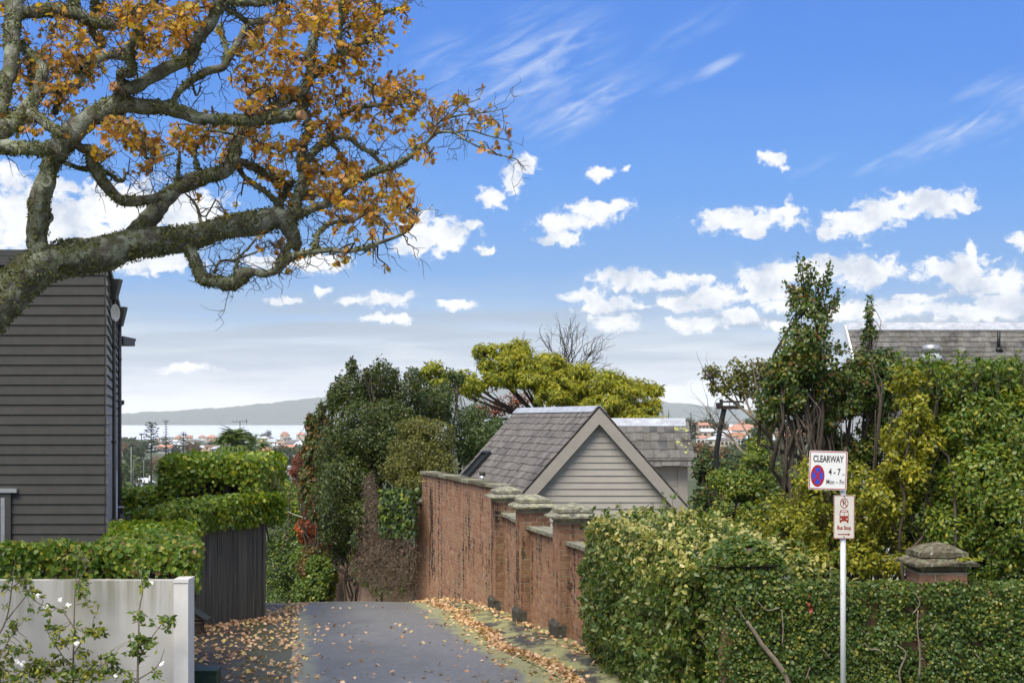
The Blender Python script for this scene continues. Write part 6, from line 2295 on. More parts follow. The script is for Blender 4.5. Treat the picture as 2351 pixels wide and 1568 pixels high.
# the leaves that show largest become single parts
ctr = Vr.mean(1)
wid = np.ptp(CX + F * Vr[:, :, 0] / Vr[:, :, 1], axis=1) * np.ptp(HY - F * (Vr[:, :, 2] - EYE) / Vr[:, :, 1], axis=1)
cx2, cy2 = CX + F * ctr[:, 0] / ctr[:, 1], HY - F * (ctr[:, 2] - EYE) / ctr[:, 1]
wid[(cx2 < 8) | (cy2 < 8)] = 0
top = np.argsort(-wid)[:300]
restm = np.ones(len(Vr), bool)
restm[top] = False
Tn = OAKT[None] + (np.arange(restm.sum()) * nv)[:, None, None]
fo = tri_mesh('leaves', Vr[restm].reshape(-1, 3), Tn.reshape(-1, 3), M['oak_leaf'], oak)
fo['kind'] = 'stuff'
for i in top:
    tri_mesh('leaf', Vr[i], OAKT, M['oak_leaf'], oak)

# ------------------------------------------------------------------ fallen leaves
rng = np.random.default_rng(80)
M['fallen'] = leaf_mat('fallen oak leaf', [(.46, .28, .16), (.6, .4, .25), (.38, .2, .11), (.66, .48, .32), (.5, .3, .17), (.3, .15, .09), (.62, .5, .16), (.55, .38, .26)], .7, .1, .2, .6, (1.1, 1.05, 1.0))
pts = []


def zg(x, Y):
    if x < gut(Y) - .12:
        return zl(Y) + .018
    return zverge(Y, (x - gut(Y)) / max(.2, wallx(Y) - gut(Y))) + .01


def put(n, fx, y0, y1, pw=1.0, mask=None):
    k_ = 0
    while k_ < n:
        Y = y0 + (y1 - y0) * rng.random() ** pw
        x = fx(Y)
        if mask and mnoise.noise(Vector((x * 1.3, Y * 1.3, 5))) < mask:
            k_ += .25
            continue
        pts.append((x, Y, zg(x, Y)))
        k_ += 1


ff = lambda Y: float(np.interp(Y, [25.6, 28.45], [FA[0], FB[0]]))
put(1050, lambda Y: rng.uniform(-5.6, seam(Y) + .15), 18.2, 26, 1.0, -.25)
put(650, lambda Y: ff(Y) + abs(rng.normal()) * .28 + .02, 24.6, 28.6)
put(330, lambda Y: rng.uniform(-4.95, seam(Y) + .1), 26.5, 32)
put(150, lambda Y: rng.uniform(-5.5, -4.6), 28.5, 34)
put(430, lambda Y: seam(Y) + rng.random() ** 1.7 * (gut(Y) - seam(Y)), 18.2, 27, 1.3)
put(60, lambda Y: rng.uniform(seam(Y), gut(Y)), 25, 36)
put(2300, lambda Y: gut(Y) + rng.normal() * (.07 if Y < 27 else .09) + .07 * math.sin(Y * 1.3), 18, 33.5)
put(280, lambda Y: gut(Y) - abs(rng.normal()) * .35, 18, 30)
put(500, lambda Y: wallx(Y) - .12 - abs(rng.normal()) * .12 - (.15 if Y < 30 else .0), 19, 38.5)
put(230, lambda Y: rng.uniform(gut(Y), wallx(Y) - .2), 18, 37, 1.0, -.05)
put(220, lambda Y: gut(Y) + rng.uniform(-.3, 1.1), 29.5, 37.5)
P = np.array(pts)
P[:, 2] += np.abs(rng.normal(size=len(P))) * .012 + .008
N = np.tile((0, 0, 1.0), (len(P), 1)) + rng.normal(size=(len(P), 3)) * (.5, .5, .0)
fl = leaf_obj('fallen_leaves', P, N, .074, OAK, M['fallen'], None, 81, tilt=.1, droop=0)
props(fl, 'tan oak leaves fallen over the lane, gutter and driveway', kind='stuff')

# ------------------------------------------------------------------ trees down the lane
def gnd(px, Y):
    x = (px - CX) * Y / F
    return np.array((x, Y, zt(x, Y)))


shrub('evergreen_tree', 'large dark evergreen tree with pointed tips above the rear brick wall', 'tree', gnd(850, 47),
      CL([(800, 905, 47, 46, 50), (870, 890, 48, 52, 55), (940, 925, 48, 56, 60), (830, 1000, 46, 88, 86), (800, 1110, 45.5, 62, 100), (900, 1040, 46, 76, 76), (775, 1180, 46.5, 52, 66), (765, 1235, 46.5, 40, 46), (850, 1180, 44.5, 50, 50), (770, 1060, 47, 50, 90), (760, 1120, 48, 40, 80), (900, 980, 47, 70, 70), (1000, 930, 49, 50, 50), (808, 845, 47, 12, 26), (868, 848, 48, 14, 28), (950, 872, 48, 18, 30), (738, 945, 47, 14, 24), (840, 865, 47, 10, 22), (905, 862, 48, 10, 22), (765, 930, 47, 20, 30), (780, 895, 47, 10, 24)]),
      64000, .1, 'evergreen', 101, DIAM, .35, -.3, .9, .3, .09, 8)
shrub('olive_tree', 'olive green bushy tree with pale upright twigs left of the gabled garage', 'tree', gnd(985, 43),
      CL([(965, 1045, 43, 78, 70), (1005, 1010, 43, 46, 52), (925, 1075, 42.5, 50, 48), (1010, 1075, 42.5, 46, 44), (960, 985, 43, 50, 30), (960, 1110, 42, 60, 30)]), 21000, .075, 'olive', 102, DIAM, .4, -.3, 1.2, .25, .05, 10, stem_mat=M['twig_grey'])
shrub('dark_tree', 'dark green tree filling the gap between olive tree and garage roof', 'tree', gnd(1065, 51),
      CL([(1060, 1000, 50, 46, 60), (1092, 965, 51, 36, 44), (1098, 1040, 50, 50, 46), (1028, 905, 51, 22, 34), (1055, 872, 51, 15, 18), (1010, 940, 51, 30, 30), (1035, 860, 51, 10, 14), (1140, 985, 50, 40, 34), (1120, 1010, 49, 50, 40)]), 15000, .1, 'shrub_dk', 103, DIAM, .3, -.25, .9, .3, .07, 7)
shrub('tinted_climber_tree', 'tree mantled with red and gold tinted climber at the left of the dark evergreen', 'tree', gnd(728, 51),
      CL([(728, 1040, 51, 32, 66), (718, 1115, 50.5, 30, 50), (742, 985, 51, 24, 30), (712, 975, 51, 12, 22), (742, 1150, 50, 36, 50), (705, 1090, 51, 18, 24), (752, 1060, 51, 40, 90), (745, 1110, 51, 40, 70), (760, 1160, 50, 36, 50)]), 13000, .12, 'tint', 104, BROAD, .4, -.3, .9, .3, .06, 5, extra=(14000, 'shrub_dk', .12, .3))
shrub('russet_tree', 'rusty brown leaved tree standing against the distant suburb roofs', 'tree', gnd(684, 57), CL([(686, 1070, 57, 16, 26), (694, 1045, 57, 10, 12), (676, 1085, 57, 12, 10), (690, 1105, 57, 12, 16)]), 2600, .1, 'russet', 105, DIAM, .3, -.2, 1.0)
shrub('round_shrub', 'light green round headed tree below the suburb where the lane drops', 'tree', gnd(660, 62), CL([(665, 1140, 62, 36, 32), (640, 1165, 61, 30, 32), (685, 1170, 61, 26, 30), (655, 1115, 62, 16, 14), (628, 1130, 62, 12, 20)]), 9000, .11, 'hedge_mid', 106, DIAM, .4, -.3, .9)
shrub('dark_tree', 'deep green tree mass at the left end of the lane beside the fence post', 'tree', gnd(650, 58),
      CL([(650, 1240, 58, 40, 50), (640, 1320, 57, 34, 60), (680, 1300, 57, 36, 60), (700, 1370, 56, 30, 40), (615, 1300, 58, 16, 90), (650, 1390, 56, 50, 40), (690, 1230, 58, 26, 30)]), 17000, .1, 'shrub_dk', 107, DIAM, .3, -.3, .9, .3, .07, 6, extra=(3500, 'hedge_mid', .1, .8))
shrub('maple', 'orange red maple at the bend of the lane', 'tree', gnd(716, 52), CL([(700, 1210, 52, 22, 22), (728, 1230, 52, 26, 20), (715, 1180, 52, 18, 14), (745, 1265, 51, 30, 16), (700, 1235, 52, 12, 12)]), 5200, .12, 'maple', 108, BROAD, .2, -.2, 1.2, stem_mat=M['twig_grey'])
shrub('russet_tree', 'dark russet shrub hanging beside the red maple', 'shrub', gnd(752, 51), CL([(752, 1195, 50.5, 26, 34), (770, 1235, 50, 24, 36), (740, 1170, 51, 16, 18)]), 7500, .12, 'russet', 109, DIAM, .3, -.25, 1.1)
shrub('mottled_shrub', 'mottled orange and green shrub under the red maple', 'shrub', gnd(730, 50), CL([(735, 1280, 50.5, 36, 24), (770, 1275, 50, 20, 26), (712, 1275, 51, 24, 20), (725, 1310, 51, 30, 20), (700, 1300, 51.5, 20, 24)]), 8500, .11, 'tint', 110, DIAM, .3, -.15, 1.1)
shrub('green_shrub', 'bright green shrub at the far end of the rear brick wall', 'shrub', gnd(742, 51.5), CL([(740, 1335, 51.3, 26, 34), (725, 1360, 51.2, 24, 30), (752, 1310, 51.3, 18, 30), (715, 1385, 51, 30, 24), (755, 1370, 51.2, 20, 30), (722, 1335, 52, 42, 50), (700, 1290, 53, 34, 44), (735, 1300, 52, 40, 40)]), 15000, .1, 'shrub_gn', 111, BROAD, .3, -.25, 1.0)

shrub('green_shrub', 'leafy bright shrub hugging the lane edge below the russet foliage', 'shrub', gnd(735, 48.6), CL([(738, 1345, 48.8, 32, 46), (712, 1360, 49, 30, 36), (758, 1320, 48.6, 18, 40), (735, 1300, 49.2, 30, 26)]), 9000, .1, 'shrub_gn', 131, BROAD, .3, -.3, 1.0, extra=(3000, 'shrub_dk', .1, .2))

# yellow feathery tree with layered crown
YL = [(x_, y_ + 4, Y_, rx_ * 1.05, ry_ * 1.65) for x_, y_, Y_, rx_, ry_ in [(990, 842, 58, 28, 13), (1012, 872, 58, 34, 13), (1000, 922, 58, 18, 20), (975, 860, 58, 18, 9), (1108, 803, 58, 22, 11), (1150, 800, 58, 40, 13), (1190, 800, 58, 36, 17), (1180, 825, 57, 50, 16), (1262, 828, 58, 46, 18), (1150, 862, 57, 52, 16), (1085, 880, 57, 40, 14), (1230, 866, 57, 80, 18), (1320, 850, 58, 50, 18),
      (1360, 886, 57, 50, 18), (1422, 902, 57, 54, 18), (1470, 888, 58, 40, 11), (1450, 938, 57, 62, 13), (1505, 892, 58, 26, 8), (1340, 918, 57, 56, 14), (1262, 905, 56, 44, 12), (1410, 878, 58, 44, 12), (1500, 920, 57, 22, 8), (1290, 880, 57, 60, 14), (1060, 862, 58, 28, 10), (1385, 925, 56, 50, 16), (1400, 955, 56, 60, 10), (1480, 960, 56, 44, 8), (1215, 845, 57, 60, 16), (1300, 905, 57, 60, 12), (1120, 832, 58, 26, 12), (1395, 860, 58, 30, 10)]]
P, N = fill(CL(YL), 62000, 112, .3, -.04, 1.0, .55)
P[:, 2] -= 0
spires(bpy.data.objects['evergreen_tree'], 47, [(805, 900, 806, 818), (790, 910, 782, 862), (868, 890, 868, 818), (850, 880, 840, 850), (885, 880, 892, 836), (910, 890, 914, 846), (945, 900, 950, 846), (965, 900, 972, 862), (765, 930, 758, 890), (745, 960, 738, 925), (730, 985, 722, 948), (820, 890, 822, 842), (930, 900, 930, 858), (775, 920, 770, 872), (860, 890, 856, 838), (880, 880, 878, 830), (800, 900, 796, 835), (985, 930, 992, 880)], 60, .1, 'evergreen', 124, .09)
yt = thing('yellow_tree', 'layered feathery tree turning yellow behind the garage roof', 'tree', gnd(1260, 58))
mb = MB()
rng = np.random.default_rng(112)
cr = gnd(1265, 58)
fork = W(1262, 965, 58)
mb.tube(catmull([cr, (cr + fork) / 2 + np.array((.2, 0, 0)), fork], 3), [.22] * 7, 8)
for (c, r) in CL(YL):
    mid = fork + (c - fork) * .55 + np.array((0, 0, -.25))
    pth = catmull([fork + np.array(((c[0] - fork[0]) * .12, 0, 0)), mid, c], 4)
    mb.tube(pth, list(np.linspace(.07, .022, len(pth))), 6, cap=False)
    for _ in range(5):
        grow(mb, pth[rng.integers(4, len(pth))], c + nrm(rng.normal(size=3)) * r * .8, .025, .008, rng, .1, 4, 4)
mb.build('trunk', M['twig'], yt)
leaf_obj('foliage', P, N, .21, (np.array([(0, 0, 0), (-.16, .45, .02), (.16, .45, .02), (0, 1, -.2)]), np.array([(0, 2, 1), (1, 2, 3)])), M['yellow'], yt, 113, tilt=.4, droop=.9)

shrub('russet_tree', 'thin brown leaved tree seen through the stems of the yellow tree', 'tree', gnd(1190, 63), CL([(1190, 925, 63, 40, 28), (1140, 940, 63, 36, 26), (1330, 925, 63, 50, 18), (1100, 945, 63, 22, 22)]), 3000, .13, 'russet', 114, DIAM, .2, -.1, .9, .3, .06, 14)

bt = thing('bare_tree', 'leafless tree with fine fanned twigs rising above the yellow tree', 'tree', gnd(1300, 66))
mb = MB()
rng = np.random.default_rng(115)
b0 = W(1302, 880, 66)
mb.tube([gnd(1302, 66), b0], [.2, .07], 6)
for i in range(26):
    tx = rng.uniform(1228, 1425)
    ty = 742 + ((tx - 1290) / 120) ** 2 * 75 + rng.uniform(0, 40)
    e_ = W(tx, ty, 66 + rng.uniform(-1, 1))
    p = grow(mb, b0 - np.array((0, 0, rng.uniform(0, .6))), e_, .035, .008, rng, .07, 6, 4)
    for _ in range(5):
        q_ = p[rng.integers(3, len(p) - 1)]
        v_ = nrm(e_ - b0 + rng.normal(size=3) * .9) * rng.uniform(.4, 1.1)
        pp = grow(mb, q_, q_ + v_, .014, .006, rng, .08, 4, 4)
        grow(mb, pp[4], pp[4] + nrm(v_ + rng.normal(size=3) * .5) * .5, .008, .005, rng, .08, 3, 4)
for i in range(9):
    e_ = W(rng.uniform(1172, 1210), rng.uniform(755, 800), 66)
    grow(mb, W(1192, 840, 66), e_, .014, .006, rng, .07, 4, 4)
mb.build('branches', M['twig'], bt)

# dead vine over the rear wall, with ivy
def on_rear(px, py, out):
    P_ = np.array((*(RA + n2 * out), 0))
    return on_plane(px, py, P_, np.array((*n2, 0)))


dv = thing('dead_vine', 'brown tangle of dead vine hanging over the rear brick wall', 'climber', (-4, 43, -2))
rng = np.random.default_rng(116)
mb = MB()
VC = [(870, 1290, 60, 60), (910, 1270, 40, 70), (850, 1240, 36, 50), (855, 1170, 16, 50), (850, 1120, 10, 40), (830, 1290, 30, 40), (935, 1310, 20, 50), (890, 1330, 50, 24)]
for i in range(1500):
    x, y, rx, ry = VC[rng.choice(8, p=[.27, .2, .13, .09, .03, .09, .1, .09])]
    a = on_rear(x + rng.normal() * rx * .5, y + rng.normal() * ry * .5, rng.uniform(.1, .7))
    v_ = np.array((rng.normal() * .16, rng.normal() * .16, -rng.uniform(.0, .4)))
    grow(mb, a, a + v_, rng.uniform(.004, .009), .003, rng, .3, 3, 3)
for i in range(24):
    a = on_rear(rng.uniform(925, 952), rng.uniform(1200, 1260), rng.uniform(.2, .6))
    grow(mb, a, a + np.array((rng.normal() * .1, -.1, -rng.uniform(.7, 1.5))), .012, .006, rng, .12, 5, 4)
for i in range(12):
    a = on_rear(852 + rng.normal() * 6, 1250, .3)
    grow(mb, a, on_rear(850 + rng.normal() * 12, rng.uniform(1075, 1140), .5), .018, .006, rng, .1, 5, 4)
mb.build('stems', M['deadvine'], dv)['kind'] = 'stuff'
vl = []
for (x, y, rx, ry) in VC:
    for _ in range(int(rx * ry * .55)):
        vl.append(on_rear(x + rng.normal() * rx * .5, y + rng.normal() * ry * .45, rng.uniform(.0, .6)))
vl = np.array(vl)
leaf_obj('withered_leaves', vl, rng.normal(size=(len(vl), 3)) + np.array((*n2, .2)), .085, DIAM, leaf_mat('withered vine leaf', [(.1, .07, .052), (.17, .125, .095), (.07, .05, .04), (.21, .16, .12)], .8, .15, .15), dv, 117, tilt=.6)
iv = thing('ivy', 'glossy dark ivy clump with lime new leaves beside the tall brick wall', 'climber', on_rear(915, 1180, .3))
rng = np.random.default_rng(118)
ip = np.array([on_rear(x, y, .25 + .35 * rng.random()) for x, y in zip(915 + 27 * np.clip(rng.normal(size=2600), -1.3, 1.3), 1178 + 36 * np.clip(rng.normal(size=2600), -1.4, 1.4))])
ip += np.array([mnoise.noise(Vector(p * 2.0)) * .2 for p in ip])[:, None] * np.array((*n2, 0))
lim = rng.random(len(ip)) < .1
leaf_obj('foliage', ip[~lim], np.tile((*n2, .4), ((~lim).sum(), 1)), .13, BROAD, M['shrub_dk'], iv, 119, tilt=.5, droop=.8)
leaf_obj('new_foliage', ip[lim] + np.array((*(n2 * .1), 0)), np.tile((*n2, .4), (lim.sum(), 1)), .11, BROAD, M['hedge_lt'], iv, 120, tilt=.5, droop=.8)
ip = np.array([on_rear(x + rng.normal() * 7, y + rng.normal() * 8, .2 + .3 * rng.random()) for x, y, k in ((822, 1320, 40), (840, 1335, 60), (860, 1345, 50), (885, 1355, 50), (868, 1362, 40), (930, 1290, 30), (940, 1260, 30), (905, 1240, 30), (812, 1300, 60), (806, 1275, 60), (925, 1350, 30)) for _ in range(k)])
leaf_obj('trailing_foliage', ip, np.tile((*n2, .4), (len(ip), 1)), .1, BROAD, M['shrub_md'], iv, 121, tilt=.5, droop=.8)
mb = MB()
for i in range(8):
    grow(mb, on_rear(915 + rng.normal() * 12, 1290, .2), on_rear(915 + rng.normal() * 20, 1170, .3), .02, .008, rng, .1, 5, 4)
mb.build('stems', M['twig'], iv)
shrub('overhanging_shrub', 'dark leafy growth spilling over the end of the rear wall', 'shrub', gnd(800, 47), CL([(800, 1230, 46.5, 30, 46), (785, 1270, 47, 22, 32), (830, 1230, 45, 30, 30)]), 4200, .1, 'shrub_dk', 122, BROAD, .3, -.2, 1.0)
mb = MB()
rng = np.random.default_rng(123)
wb = thing('bare_shrub', 'pale bare twiggy branch in front of the light green tree', 'shrub', gnd(712, 53))
for pts in ([(722, 1210), (705, 1160), (690, 1130), (684, 1095)], [(705, 1160), (715, 1130), (712, 1105)], [(722, 1210), (700, 1190), (672, 1180), (655, 1170)], [(722, 1210), (725, 1170), (722, 1145)]):
    P_ = catmull([W(x, y, 53) for x, y in pts], 4)
    mb.tube(P_, list(np.linspace(.035, .008, len(P_))), 5)
for pts in ([(722, 1205), (724, 1290), (720, 1390)],):
    P_ = catmull([W(x, y, 53) for x, y in pts], 4)
    mb.tube(P_, .05, 5)
mb.build('branches', flat('pale grey bark', (.42, .37, .3), .9, .2, 20), wb)

# fan palm and aerial beyond the hedge block
pm = thing('fan_palm', 'green fan palm crown poking up behind the square hedge block', 'palm', gnd(537, 62))
rng = np.random.default_rng(130)
mb = MB()
top_ = W(537, 1030, 62)
mb.tube([gnd(537, 62), top_], [.2, .14], 8)
mb.build('trunk', M['twig'], pm)
VV, TT, off_ = [], [], 0
for (cx_, cy_, k_) in ((537, 1030, 26), (582, 1045, 9)):
    c = W(cx_, cy_, 62)
    for i in range(k_):
        a, e_ = rng.uniform(0, 6.283), rng.uniform(-.25, 1.35)
        d_ = np.array((math.cos(a) * math.cos(e_), math.sin(a) * math.cos(e_), math.sin(e_)))
        hubp = c + d_ * rng.uniform(.35, .6)
        side = nrm(np.cross(d_, (0, 0, 1)) + 1e-6)
        bl = []
        for j in np.linspace(-1, 1, 11):
            bl.append(nrm(d_ * math.cos(j * 1.1) + side * math.sin(j * 1.1) + np.array((0, 0, -.25 * abs(j)))))
        V, T = leaf_arrays(np.repeat(hubp[None], 11, 0), np.tile(np.cross(side, d_), (11, 1)), .62, (BLADE[0] * np.array((1.3, 1, 2.5)), BLADE[1]), rng, tilt=.05, jit=.15, along=np.array(bl) * 4)
        VV.append(V)
        TT.append(T + off_)
        off_ += len(V)
tri_mesh('fronds', np.vstack(VV), np.vstack(TT), M['palm'], pm)['kind'] = 'stuff'
an = thing('aerial', 'thin television aerial on a mast above the palm', 'aerial', gnd(551, 64))
mb = MB()
mb.tube([W(551, 1060, 64), W(551, 968, 64)], .02, 6)
a, c = W(533, 968, 64), W(567, 967, 64)
mb.tube([a, c], .012, 5)
for t_ in np.linspace(0, 1, 7):
    p = a + (c - a) * t_
    mb.tube([p - np.array((0, .3, 0)), p + np.array((0, .3, 0))], .01, 4)
mb.tube([W(566, 962, 64), W(566, 973, 64)], .015, 5)
mb.tube([W(551, 1010, 64), W(545, 1040, 64)], .01, 4)
mb.build('mast', M['plinth'], an)

# ------------------------------------------------------------------ the suburb
M['cream'] = flat('cream stucco', (.55, .48, .38), .8, .06, .3, bmp=0)
M['salmon'] = flat('salmon stucco', (.58, .4, .29), .8, .06, .3, bmp=0)
M['fwhite'] = flat('far white wall', (.68, .68, .66), .8, .05, .3, bmp=0)
M['fgrey'] = flat('far grey wall', (.3, .3, .3), .8, .1, .3, bmp=0)
M['fbrick'] = flat('far brown brick', (.3, .19, .13), .9, .1, .6, bmp=0)
M['fdark'] = flat('far dark wall', (.05, .05, .055), .8, .1, .3, bmp=0)
M['terra'] = flat('terracotta tile roof', (.37, .19, .115), .85, .12, .5, bmp=0)
M['pinkroof'] = flat('faded pink tile roof', (.46, .24, .17), .85, .12, .5, bmp=0)
M['greyroof'] = flat('grey tile roof', (.16, .15, .155), .85, .12, .5, bmp=0)
M['paleroof'] = flat('pale iron roof', (.5, .52, .55), .6, .06, .3, bmp=0)
M['fpane'] = flat('far window', (.05, .06, .075), .2, .1, 1, bmp=0)
HG = 'houses across the suburb below the lane'


def solve_Y(px, pb, lo=260, hi=2450):
    best = (1e9, lo)
    for Y in range(lo, hi, 10):
        e_ = abs(HY + (EYE - zt((px - CX) * Y / F, Y)) * F / Y - pb)
        if e_ < best[0] - .2:
            best = (e_, Y)
    return best[1]


def house_far(name, label, cat, px0, px1, pt, pe, pb, Y, wall, roof, kind='hip', win=3, rows=1, chim=(), rot=0.0):
    """px0..px1 wide, roof top pt, eave pe, foot pb"""
    w_ = (px1 - px0) * Y / F
    c = W((px0 + px1) / 2, pb, Y)
    dpt = w_ * .7
    ze, zt_ = EYE - (pe - HY) * Y / F, EYE - (pt - HY) * Y / F
    zb = min(c[2], zt(c[0], Y)) - 1.5
    t = thing(name, label, cat, (c[0], Y, zb), HG)
    Mr = Matrix.Translation((c[0], Y + dpt / 2, 0)) @ Matrix.Rotation(R(rot), 4, 'Z')
    X = lambda pts: [tuple(Mr @ Vector(p)) for p in pts]
    h, d_ = w_ / 2, dpt / 2
    mb = MB()
    mb.hexa(X([(-h, -d_, zb), (h, -d_, zb), (h, d_, zb), (-h, d_, zb)]), X([(-h, -d_, ze), (h, -d_, ze), (h, d_, ze), (-h, d_, ze)]))
    if kind == 'gable':
        mb.prism(X([(-h, -d_, ze), (-h, d_, ze), (-h, 0, zt_ - .1)]), tuple(Mr.to_3x3() @ Vector((w_, 0, 0))))
    mb.build('wall', wall, t)
    mb = MB()
    o_ = min(.5, w_ * .05)
    if kind == 'flat':
        mb.hexa(X([(-h - o_, -d_ - o_, ze), (h + o_, -d_ - o_, ze), (h + o_, d_ + o_, ze), (-h - o_, d_ + o_, ze)]), X([(-h - o_, -d_ - o_, zt_), (h + o_, -d_ - o_, zt_), (h + o_, d_ + o_, zt_), (-h - o_, d_ + o_, zt_)]))
    else:
        e = [(-h - o_, -d_ - o_, ze), (h + o_, -d_ - o_, ze), (h + o_, d_ + o_, ze), (-h - o_, d_ + o_, ze)]
        i_ = h * .62 if kind == 'hip' else 0
        if kind == 'hip':
            r_ = [(-h + i_, 0, zt_), (h - i_, 0, zt_)]
        else:
            r_ = [(-h - o_, 0, zt_), (h + o_, 0, zt_)]
        mb.add(X(e + r_), [(0, 1, 5, 4), (1, 2, 5), (2, 3, 4, 5), (3, 0, 4), (0, 3, 2, 1)])
    rf_ = mb.build('roof', roof, t)
    for cxp in chim:
        mb = MB()
        xx = -h + w_ * cxp
        mb.add(X([(xx + a * .3, b_ * .3 - .2 * d_, z_) for z_ in (ze, zt_ + (zt_ - ze) * .45) for a, b_ in ((-1, -1), (1, -1), (1, 1), (-1, 1))]), [(0, 3, 2, 1), (4, 5, 6, 7), (0, 1, 5, 4), (1, 2, 6, 5), (2, 3, 7, 6), (3, 0, 4, 7)])
        mb.build('chimney', wall, rf_)
    hh = (ze - max(zb + 1.5, ze - 3.1 * rows)) / rows
    for rr_ in range(rows):
        for i in range(win):
            xx = -h + w_ * (i + .5) / win
            ww, wh = min(.8, w_ / win * .3), hh * .24
            zc = ze - hh * (rr_ + .5)
            mb = MB()
            mb.add(X([(xx + a * ww, -d_ + b_, zc + cc * wh) for cc in (-1, 1) for a, b_ in ((-1, -.06), (1, -.06), (1, .05), (-1, .05))]), [(0, 3, 2, 1), (4, 5, 6, 7), (0, 1, 5, 4), (1, 2, 6, 5), (2, 3, 7, 6), (3, 0, 4, 7)])
            mb.build('window', M['fpane'], t)
    return t


HF = [
    ('salmon two storey house with terracotta hip roof right of the palm', 590, 632, 1027, 1039, 1062, 640, 'salmon', 'terra', 'hip', 3, 1, (), 8),
    ('terracotta roofed wing adjoining the palm fronds', 565, 597, 1030, 1040, 1062, 650, 'salmon', 'terra', 'gable', 2, 1, (), 0),
    ('brown brick house with wide grey hip roof', 632, 684, 1041, 1053, 1074, 600, 'fbrick', 'greyroof', 'hip', 4, 1, (), -6),
    ('long flat roofed white commercial building below the brown brick house', 604, 668, 1070, 1073, 1092, 430, 'fwhite', 'paleroof', 'flat', 5, 1, (), 0),
    ('black walled low building under the flat white one', 612, 660, 1089, 1091, 1118, 380, 'fdark', 'greyroof', 'flat', 0, 1, (), 4),
    ('white villa with grey hip roof and two tall chimneys', 300, 348, 1097, 1108, 1120, 430, 'fwhite', 'paleroof', 'hip', 4, 1, (.28, .82), 5),
    ('orange tiled roof just above the low hedge', 312, 350, 1115, 1127, 1150, 330, 'cream', 'terra', 'hip', 2, 1, (), 0),
    ('shoreline house with terracotta roof beside the third pine', 399, 418, 1000, 1006, 1014, 1500, 'cream', 'terra', 'hip', 2, 1, (), 0),
    ('shoreline house with twin orange gables', 425, 441, 999, 1004, 1012, 1600, 'cream', 'terra', 'gable', 2, 1, (), 10),
    ('middle shoreline house with small orange hip roof', 455, 472, 999, 1004, 1012, 1650, 'fwhite', 'terra', 'hip', 2, 1, (), 0),
    ('wide shoreline house with faded red roof left of the palm', 474, 496, 998, 1004, 1012, 1600, 'salmon', 'pinkroof', 'hip', 3, 1, (), 0),
    ('hilltop house with orange pyramid roof in front of the sea', 643, 663, 991, 999, 1009, 1300, 'cream', 'terra', 'hip', 2, 1, (), 0),
    ('hilltop house with orange roof half hidden by the tinted climber', 680, 702, 992, 998, 1008, 1300, 'cream', 'pinkroof', 'hip', 2, 1, (), 0),
    ('long white low building between the first two pines', 368, 405, 1003, 1005, 1014, 1300, 'fwhite', 'paleroof', 'flat', 6, 1, (), 0),
    ('cream two storey house under the orange gables', 434, 458, 1008, 1012, 1024, 1050, 'cream', 'greyroof', 'hip', 4, 2, (), 0),
    ('small grey and white house left of the palm', 470, 488, 1013, 1016, 1026, 1000, 'fgrey', 'paleroof', 'flat', 3, 1, (), 0),
    ('pink stuccoed house with stepped parapet left of the palm', 470, 500, 1022, 1025, 1040, 760, 'salmon', 'pinkroof', 'flat', 3, 1, (), 0),
    ('white terraced house on the far wooded slope', 664, 690, 1009, 1013, 1026, 1000, 'fwhite', 'paleroof', 'flat', 4, 2, (), -10),
    ('beige apartment block with blank wall on the wooded slope', 651, 667, 1005, 1008, 1026, 980, 'cream', 'greyroof', 'flat', 2, 3, (), 0),
    ('white house at the right edge of the palm', 560, 582, 1014, 1017, 1028, 950, 'fwhite', 'paleroof', 'gable', 3, 1, (), 0),
    ('row of grey roofed houses under the round shore trees', 568, 596, 1005, 1009, 1016, 1300, 'fgrey', 'greyroof', 'gable', 4, 1, (), 0),
    ('dark roofed house with white wall right of the shore trees', 600, 625, 1001, 1005, 1013, 1250, 'fwhite', 'greyroof', 'hip', 3, 1, (), 0),
    ('peach house with pale pink roof beside the right hand pine', 1602, 1636, 970, 976, 994, 900, 'salmon', 'pinkroof', 'hip', 4, 2, (), 5),
    ('small white house with pink gable roof next to the slate wing', 1600, 1620, 1000, 1006, 1022, 620, 'fwhite', 'pinkroof', 'gable', 2, 1, (), -8),
    ('white house with terracotta roof right of the lamp post', 1692, 1714, 1001, 1007, 1021, 620, 'fwhite', 'terra', 'hip', 3, 1, (), 6),
    ('pale flat building along the right hand ridge', 1608, 1650, 966, 968, 976, 1050, 'fwhite', 'paleroof', 'flat', 6, 1, (), 0),
    ('peach house on the ridge above the gnarled tree', 1696, 1718, 967, 973, 988, 900, 'salmon', 'pinkroof', 'hip', 2, 1, (), 0),
    ('white house with grey roof left of the ridge peach house', 1676, 1702, 978, 983, 1000, 760, 'fwhite', 'greyroof', 'hip', 3, 1, (), 0),
    ('long pale building seen behind the bare right hand stems', 1790, 1850, 964, 968, 990, 800, 'fwhite', 'paleroof', 'flat', 6, 1, (), 0),
    ('grey roofed house among trees below the ridge', 1640, 1668, 986, 992, 1006, 720, 'cream', 'greyroof', 'hip', 3, 1, (), 12),
    ('cream house with brown roof low on the right hand slope', 1655, 1682, 1004, 1010, 1024, 600, 'cream', 'greyroof', 'gable', 3, 1, (), -5),
    ('grey house deep between the gnarled tree stems', 1730, 1765, 985, 991, 1010, 700, 'fgrey', 'greyroof', 'hip', 3, 1, (), 0),
]
for (lab, a, b_, pt_, pe, pb, Y, wl, rf_, kd, wn, rw, ch_, rt) in HF:
    Y = solve_Y((a + b_) / 2, pb)
    cat = 'building' if 'building' in lab or 'block' in lab else 'house'
    house_far('far_house' if cat == 'house' else 'far_building', lab, cat, a, b_, pt_, pe, pb, Y, M[wl], M[rf_], kd, wn, rw, ch_, rt)
